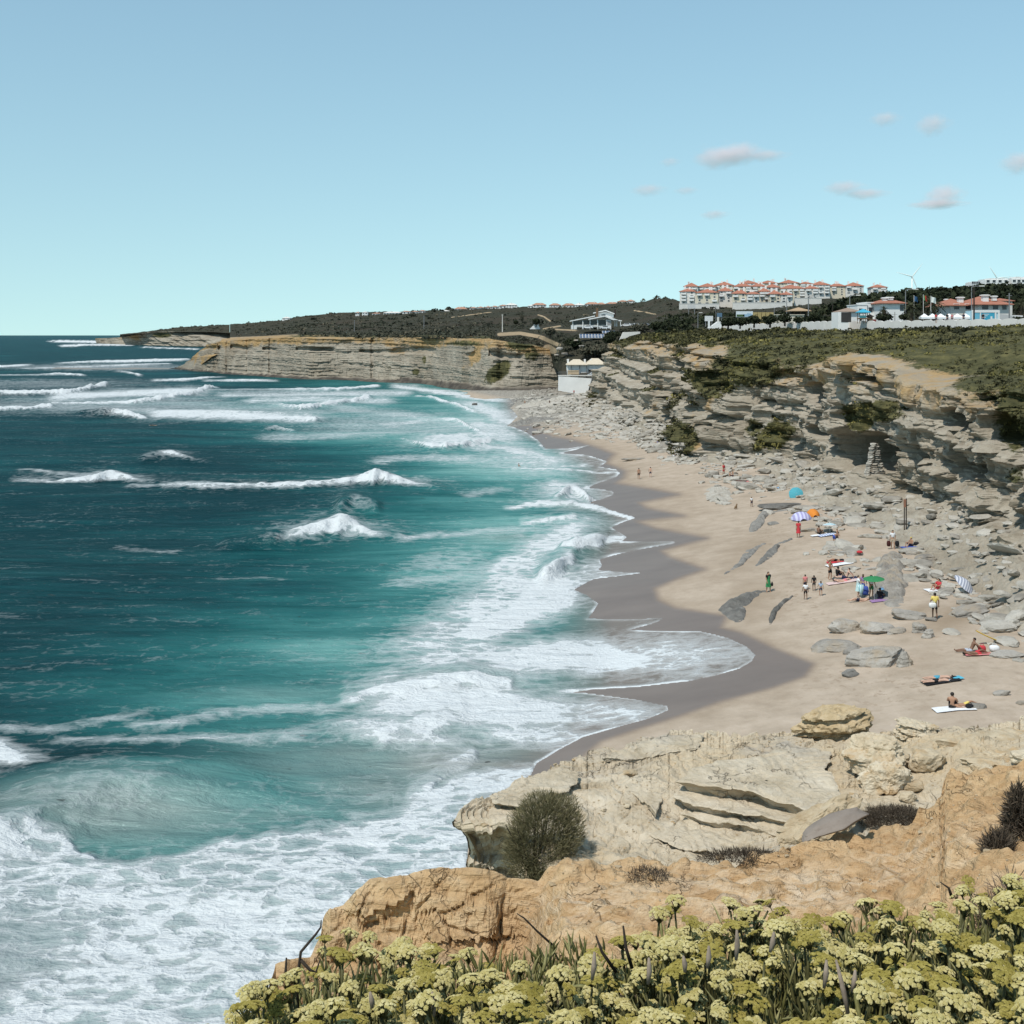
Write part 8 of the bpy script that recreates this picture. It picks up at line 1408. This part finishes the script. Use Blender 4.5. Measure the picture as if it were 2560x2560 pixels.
# ------------------------------------------------------------------ beach things
def striped(name, a, b, n, axis=0):
    T = NT(name); sx = T.n('SeparateXYZ', {0: T.n('TexCoord').outputs['Object']}).outputs[axis]; f = T.math('GREATER_THAN', T.math('FRACT', T.math('MULTIPLY', sx, n)), .5); return T.done(T.bsdf(T.mix(f, a, b), .85, .1))
def parasol(px, py, wpx, tip, label, m, tilt=(0, 0), h=2.0, n=8, base=None, ringm=None, drop=.26, lay=False):
    p = base if base is not None else ground(px, py); r_ = wpx / F * p[1] / 2; root = empty('parasol', p, label, 'parasol'); root.rotation_euler = (R(tilt[0]), R(tilt[1]), 0)
    zc = h; V = [(0, 0, zc)]; Fc = []; rings = 5
    for k in range(1, rings + 1):
        for i in range(n * 2):
            a = PI * i / n; sc_ = r_ * k / rings * (1 if i % 2 == 0 else .965); V.append((sc_ * math.cos(a), sc_ * math.sin(a), zc - drop * r_ * 2 * (k / rings) ** 1.7 * (1 if i % 2 == 0 else .97)))
    m2 = n * 2
    for i in range(m2): Fc.append((0, 1 + i, 1 + (i + 1) % m2, 1 + i))
    tri = [(0, 1 + i, 1 + (i + 1) % m2) for i in range(m2)]; quads = [(1 + (k - 1) * m2 + i, 1 + k * m2 + i, 1 + k * m2 + (i + 1) % m2, 1 + (k - 1) * m2 + (i + 1) % m2) for k in range(1, rings) for i in range(m2)]
    me = bpy.data.meshes.new('canopy'); me.from_pydata(V, [], tri + quads); me.update(); c = obj('canopy', me, m, root)
    if ringm:
        me.materials.append(ringm)
        for f in me.polygons:
            k = 0 if f.index < m2 else 1 + (f.index - m2) // m2
            if k % 2 == 1: f.material_index = 1
    MB().tube([(0, 0, -.3 if not lay else h * .3), (0, 0, zc + .08)], .022, 6).build('pole', M_offw, root)
    for i in range(n): a = 2 * PI * i / n; MB().tube([(0, 0, zc - .02), (r_ * .97 * math.cos(a), r_ * .97 * math.sin(a), zc - drop * r_ * 1.9)], .008, 4).build('rib', M_offw, root)
    return root
parasol(2186, 1500, 54, 0, 'green parasol with white marks over the seated group', C_grn, (4, -3), 1.75, drop=.13)
parasol(2075, 1332, 39, 0, 'white and teal ringed parasol in front of the scree', C_wht, (-8, 0), .95, ringm=C_tea, drop=.16)
parasol(1990, 1242, 36, 0, 'teal parasol tipped on its side on the sand', C_tea, (62, -24), .50, lay=True, drop=.14, base=ground(1990, 1242) + np.array((0, 0, .25)))
parasol(2392, 1478, 62, 0, 'grey striped parasol tilted over against the rocks', striped('grey_stripes', (.55, .56, .60), (.26, .28, .34), 5.0), (22, 38), 1.15, drop=.22)
for k, (x, y) in enumerate([(-.45, -.5), (.4, -.45)]): pass
def low_tent(px, py, wpx, hpx, m, label, name='windbreak'):
    p = ground(px, py); k = p[1] / F; w_, h = wpx * k / 2, hpx * k; n = 12; V = []; Fc = []
    for i in range(n):
        a = PI * i / (n - 1); 
        for j, (yy, sc_) in enumerate(((0, 1.0), (.5, .95), (1.0, .72), (1.35, .3))): V.append((-w_ * math.cos(a) * sc_, .9 - yy * .9, h * math.sin(a) * sc_ * (1 if True else 0)))
    for i in range(n - 1):
        for j in range(3): Fc.append((i * 4 + j, i * 4 + j + 1, (i + 1) * 4 + j + 1, (i + 1) * 4 + j))
    o = obj(name, mesh(name, np.array(V), np.array(Fc), smooth=True), m, None, label, 'tent'); o.location = p; return o
low_tent(2008, 1302, 52, 20, striped('lilac_stripes', (.50, .50, .66), (.32, .30, .48), 2.6), 'lilac striped beach shelter open to the sun'); low_tent(2037, 1292, 32, 17, cloth('orange_tent', (.62, .22, .04)), 'small orange beach tent behind the striped shelter')
def towel(px, py, L, W, m, label, rz=0.0, name='towel', cat='towel'):
    p = ground(px, py); n = 14; mm = 8; u_, v_ = np.meshgrid(np.linspace(-.5, .5, n), np.linspace(-.5, .5, mm), indexing='ij'); c_, s2 = math.cos(rz), math.sin(rz); X = u_ * L * c_ - v_ * W * s2; Y = u_ * L * s2 + v_ * W * c_
    Z = zbeach(X + p[0], Y + p[1]) - p[2] + .07 + .02 * fbm(X * 3 + px, Y * 3, o=3, seed=3); o = obj(name, mesh(name, np.stack((X, Y, Z), -1).reshape(-1, 3), gridf(n, mm)), m, None, label, cat); o.location = p; return o
towel(2096, 1405, 1.9, .9, C_red, 'red towel under the lying sunbather', .05); towel(2098, 1412, 2.2, .9, C_wht, 'white towel next to the red one', .1); towel(2114, 1449, 1.9, .8, C_nav, 'dark towel under the seated pair', .05); towel(2108, 1456, 2.6, .9, cloth('pale_pink', (.6, .45, .42)), 'pale pink towel in front of the seated pair', .05)
towel(2197, 1503, 1.2, .8, C_lil, 'purple towel in the shade of the green parasol'); towel(2345, 1476, 1.9, 1.0, C_wht, 'white towel under the woman before the striped parasol', .1); towel(2385, 1773, 2.0, 1.0, C_wht, 'white patterned towel under the woman in the yellow bikini', -.05); towel(2352, 1704, 2.0, 1.0, C_blk, 'dark towel under the pair lying face down', .05); towel(2386, 1698, .9, .6, cloth('aqua', (.10, .40, .52)), 'turquoise towel at the heads of the lying pair', .2)
towel(2068, 1338, 1.8, 1.2, striped('blue_white_mat', (.62, .64, .70), (.24, .30, .48), 4.0), 'blue and white striped mat below the ringed parasol', .15); towel(2038, 1340, .8, .8, C_wht, 'small white towel near the striped mat'); towel(2272, 1369, 1.5, .8, C_blu, 'blue towel under the sunbather in the yellow hat', .15); towel(1956, 1219, 1.4, .9, cloth('sky_towel', (.25, .42, .62)), 'light blue towel on the sand beside the scree', .2); towel(2445, 1637, 1.6, .6, C_pnk, 'pink and red towel under the lying sunbather by the yellow board'); towel(1648, 1114, 1.6, .9, C_blu, 'blue towel near the pale board', .1); towel(1856, 1206, 1.6, .8, C_pnk, 'pink towel by the pale rocks')
def bag(px, py, w_, h, d, m, label, base=None, name='bag', handle=True):
    p = base if base is not None else ground(px, py); P, Fc = ICO[2]; sp = np.sign(P) * np.abs(P) ** .6 * (w_ / 2, d / 2, h / 2) + (0, 0, h / 2); root = empty(name, p, label, 'bag'); obj('body', mesh('body', sp, Fc), m, root)
    if handle: MB().tube([(-w_ * .25, 0, h * .95), (-w_ * .2, 0, h * 1.2), (w_ * .2, 0, h * 1.2), (w_ * .25, 0, h * .95)], .015, 5).build('handle', m, root)
q = ground(2232, 1372); bag(0, 0, .34, .52, .28, cloth('maroon_bag', (.06, .022, .02)), 'dark red bag in the left hand of the man in white', base=q + np.array((-.36, 0, .20))); bag(0, 0, .36, .5, .28, C_blk, 'black bag in the right hand of the man in white', base=q + np.array((.38, 0, .22)))
q = ground(2337, 1547); bag(0, 0, .5, .36, .26, cloth('white_bag', (.68, .68, .66)), 'white bag slung on the back of the man in yellow', base=q + np.array((-.22, -.22, .78)))
bag(2291, 1366, .5, .4, .35, C_blk, 'dark bag beside the sunbather in the yellow hat'); bag(2149, 1390, .5, .2, .3, C_red, 'red bag on the rocks', base=ground(2149, 1390) + np.array((0, 0, .25))); bag(2455, 1630, .45, .4, .3, C_red, 'red bag behind the couple by the yellow board'); bag(2486, 1628, .6, .36, .4, C_wht, 'white bag on the sand beside the flat rock'); bag(2204, 1486, .45, .45, .35, cloth('cooler_blue', (.08, .30, .55)), 'blue cooler behind the green parasol'); bag(2424, 1772, .4, .25, .3, C_blk, 'small black bag on the white towel'); bag(2163, 1488, .5, .7, .4, C_blu, 'big blue bag beside the green parasol')
MB().tube([(0, 0, .05), (.02, 0, .45), (.0, .01, .9)], [.02, .16, .22], 10).build('draped_towel', striped('aqua_stripes', (.55, .68, .70), (.22, .42, .46), 9.0), None, True, label='aqua striped towel hanging from the woman by the green parasol', cat='towel').location = ground(2150, 1494) + np.array((0, -.25, .1))
dg = bpy.context.evaluated_depsgraph_get(); _ev = [bpy.data.meshes.new_from_object(o.evaluated_get(dg)) for o, m in SKJOBS]
for (o, m), me in zip(SKJOBS, _ev):
    o.modifiers.clear(); me.name = o.name; o.data = me; me.materials.clear(); me.materials.append(m)
# ------------------------------------------------------------------ small clouds
T = NT('cloud_volume'); g = T.n('TexCoord').outputs['Object']; r_ = T.n('VectorMath', {0: g}, operation='LENGTH').outputs['Value']
nz = T.noise(1.7, 5, .62, g, .3); dn_ = T.math('MULTIPLY', T.mr(T.math('ADD', T.math('SUBTRACT', 1.0, r_), T.math('MULTIPLY', T.math('SUBTRACT', nz, .5), 1.5)), .12, .85, smooth=True), .03)
pv = T.n('VolumePrincipled', {'Color': (.98, .90, .91), 'Density': dn_, 'Anisotropy': .1}); T.t.links.new(pv.outputs[0], T.out.inputs[1]); M_cloud = T.m
for k, (a, b, rx, ry, lb) in enumerate([(1795, 392, 70, 34, 'brightest small cloud, left half of the pair over the estate'), (1850, 382, 62, 34, 'right half of the bright cloud over the estate'), (1915, 388, 60, 18, 'faint tail of cloud right of the bright pair'), (1620, 474, 50, 18, 'small faint cloud left of the estate'), (1715, 476, 36, 12, 'tiny faint cloud beside the small left one'), (1785, 536, 40, 14, 'lowest little cloud over the estate'), (2110, 468, 60, 22, 'elongated pinkish cloud over the white house, left part'), (2165, 484, 60, 16, 'lower right end of the elongated cloud'), (2358, 488, 56, 36, 'rounded white cloud above the wind turbine'), (2340, 510, 80, 14, 'flat base of the rounded cloud'), (2212, 296, 44, 22, 'faint wisp high on the right'), (2330, 310, 50, 34, 'slanting faint wisp highest on the right'), (2550, 405, 60, 34, 'faint cloud at the right edge'), (1675, 404, 30, 14, 'tiny wisp left of the bright cloud')]):
    Yc_ = 5200.0; p = atY(a, b, Yc_); P, Fc = ICO[3]; P = P * (1.05 + .22 * fbm(P[:, 0] * 1.5 + k, P[:, 1] * 1.5, P[:, 2] * 1.5, o=3, seed=k)[:, None]); o = obj('cloud', mesh('cloud', P, Fc), M_cloud, None, lb, 'cloud'); kk = Yc_ / F; f_ = .75 if 'faint' in lb or 'tiny' in lb or 'pinkish' in lb else 1.0; o.location = p; o.scale = (rx * kk * 1.15, rx * kk * .8 * f_ * .6, ry * kk * 1.15)
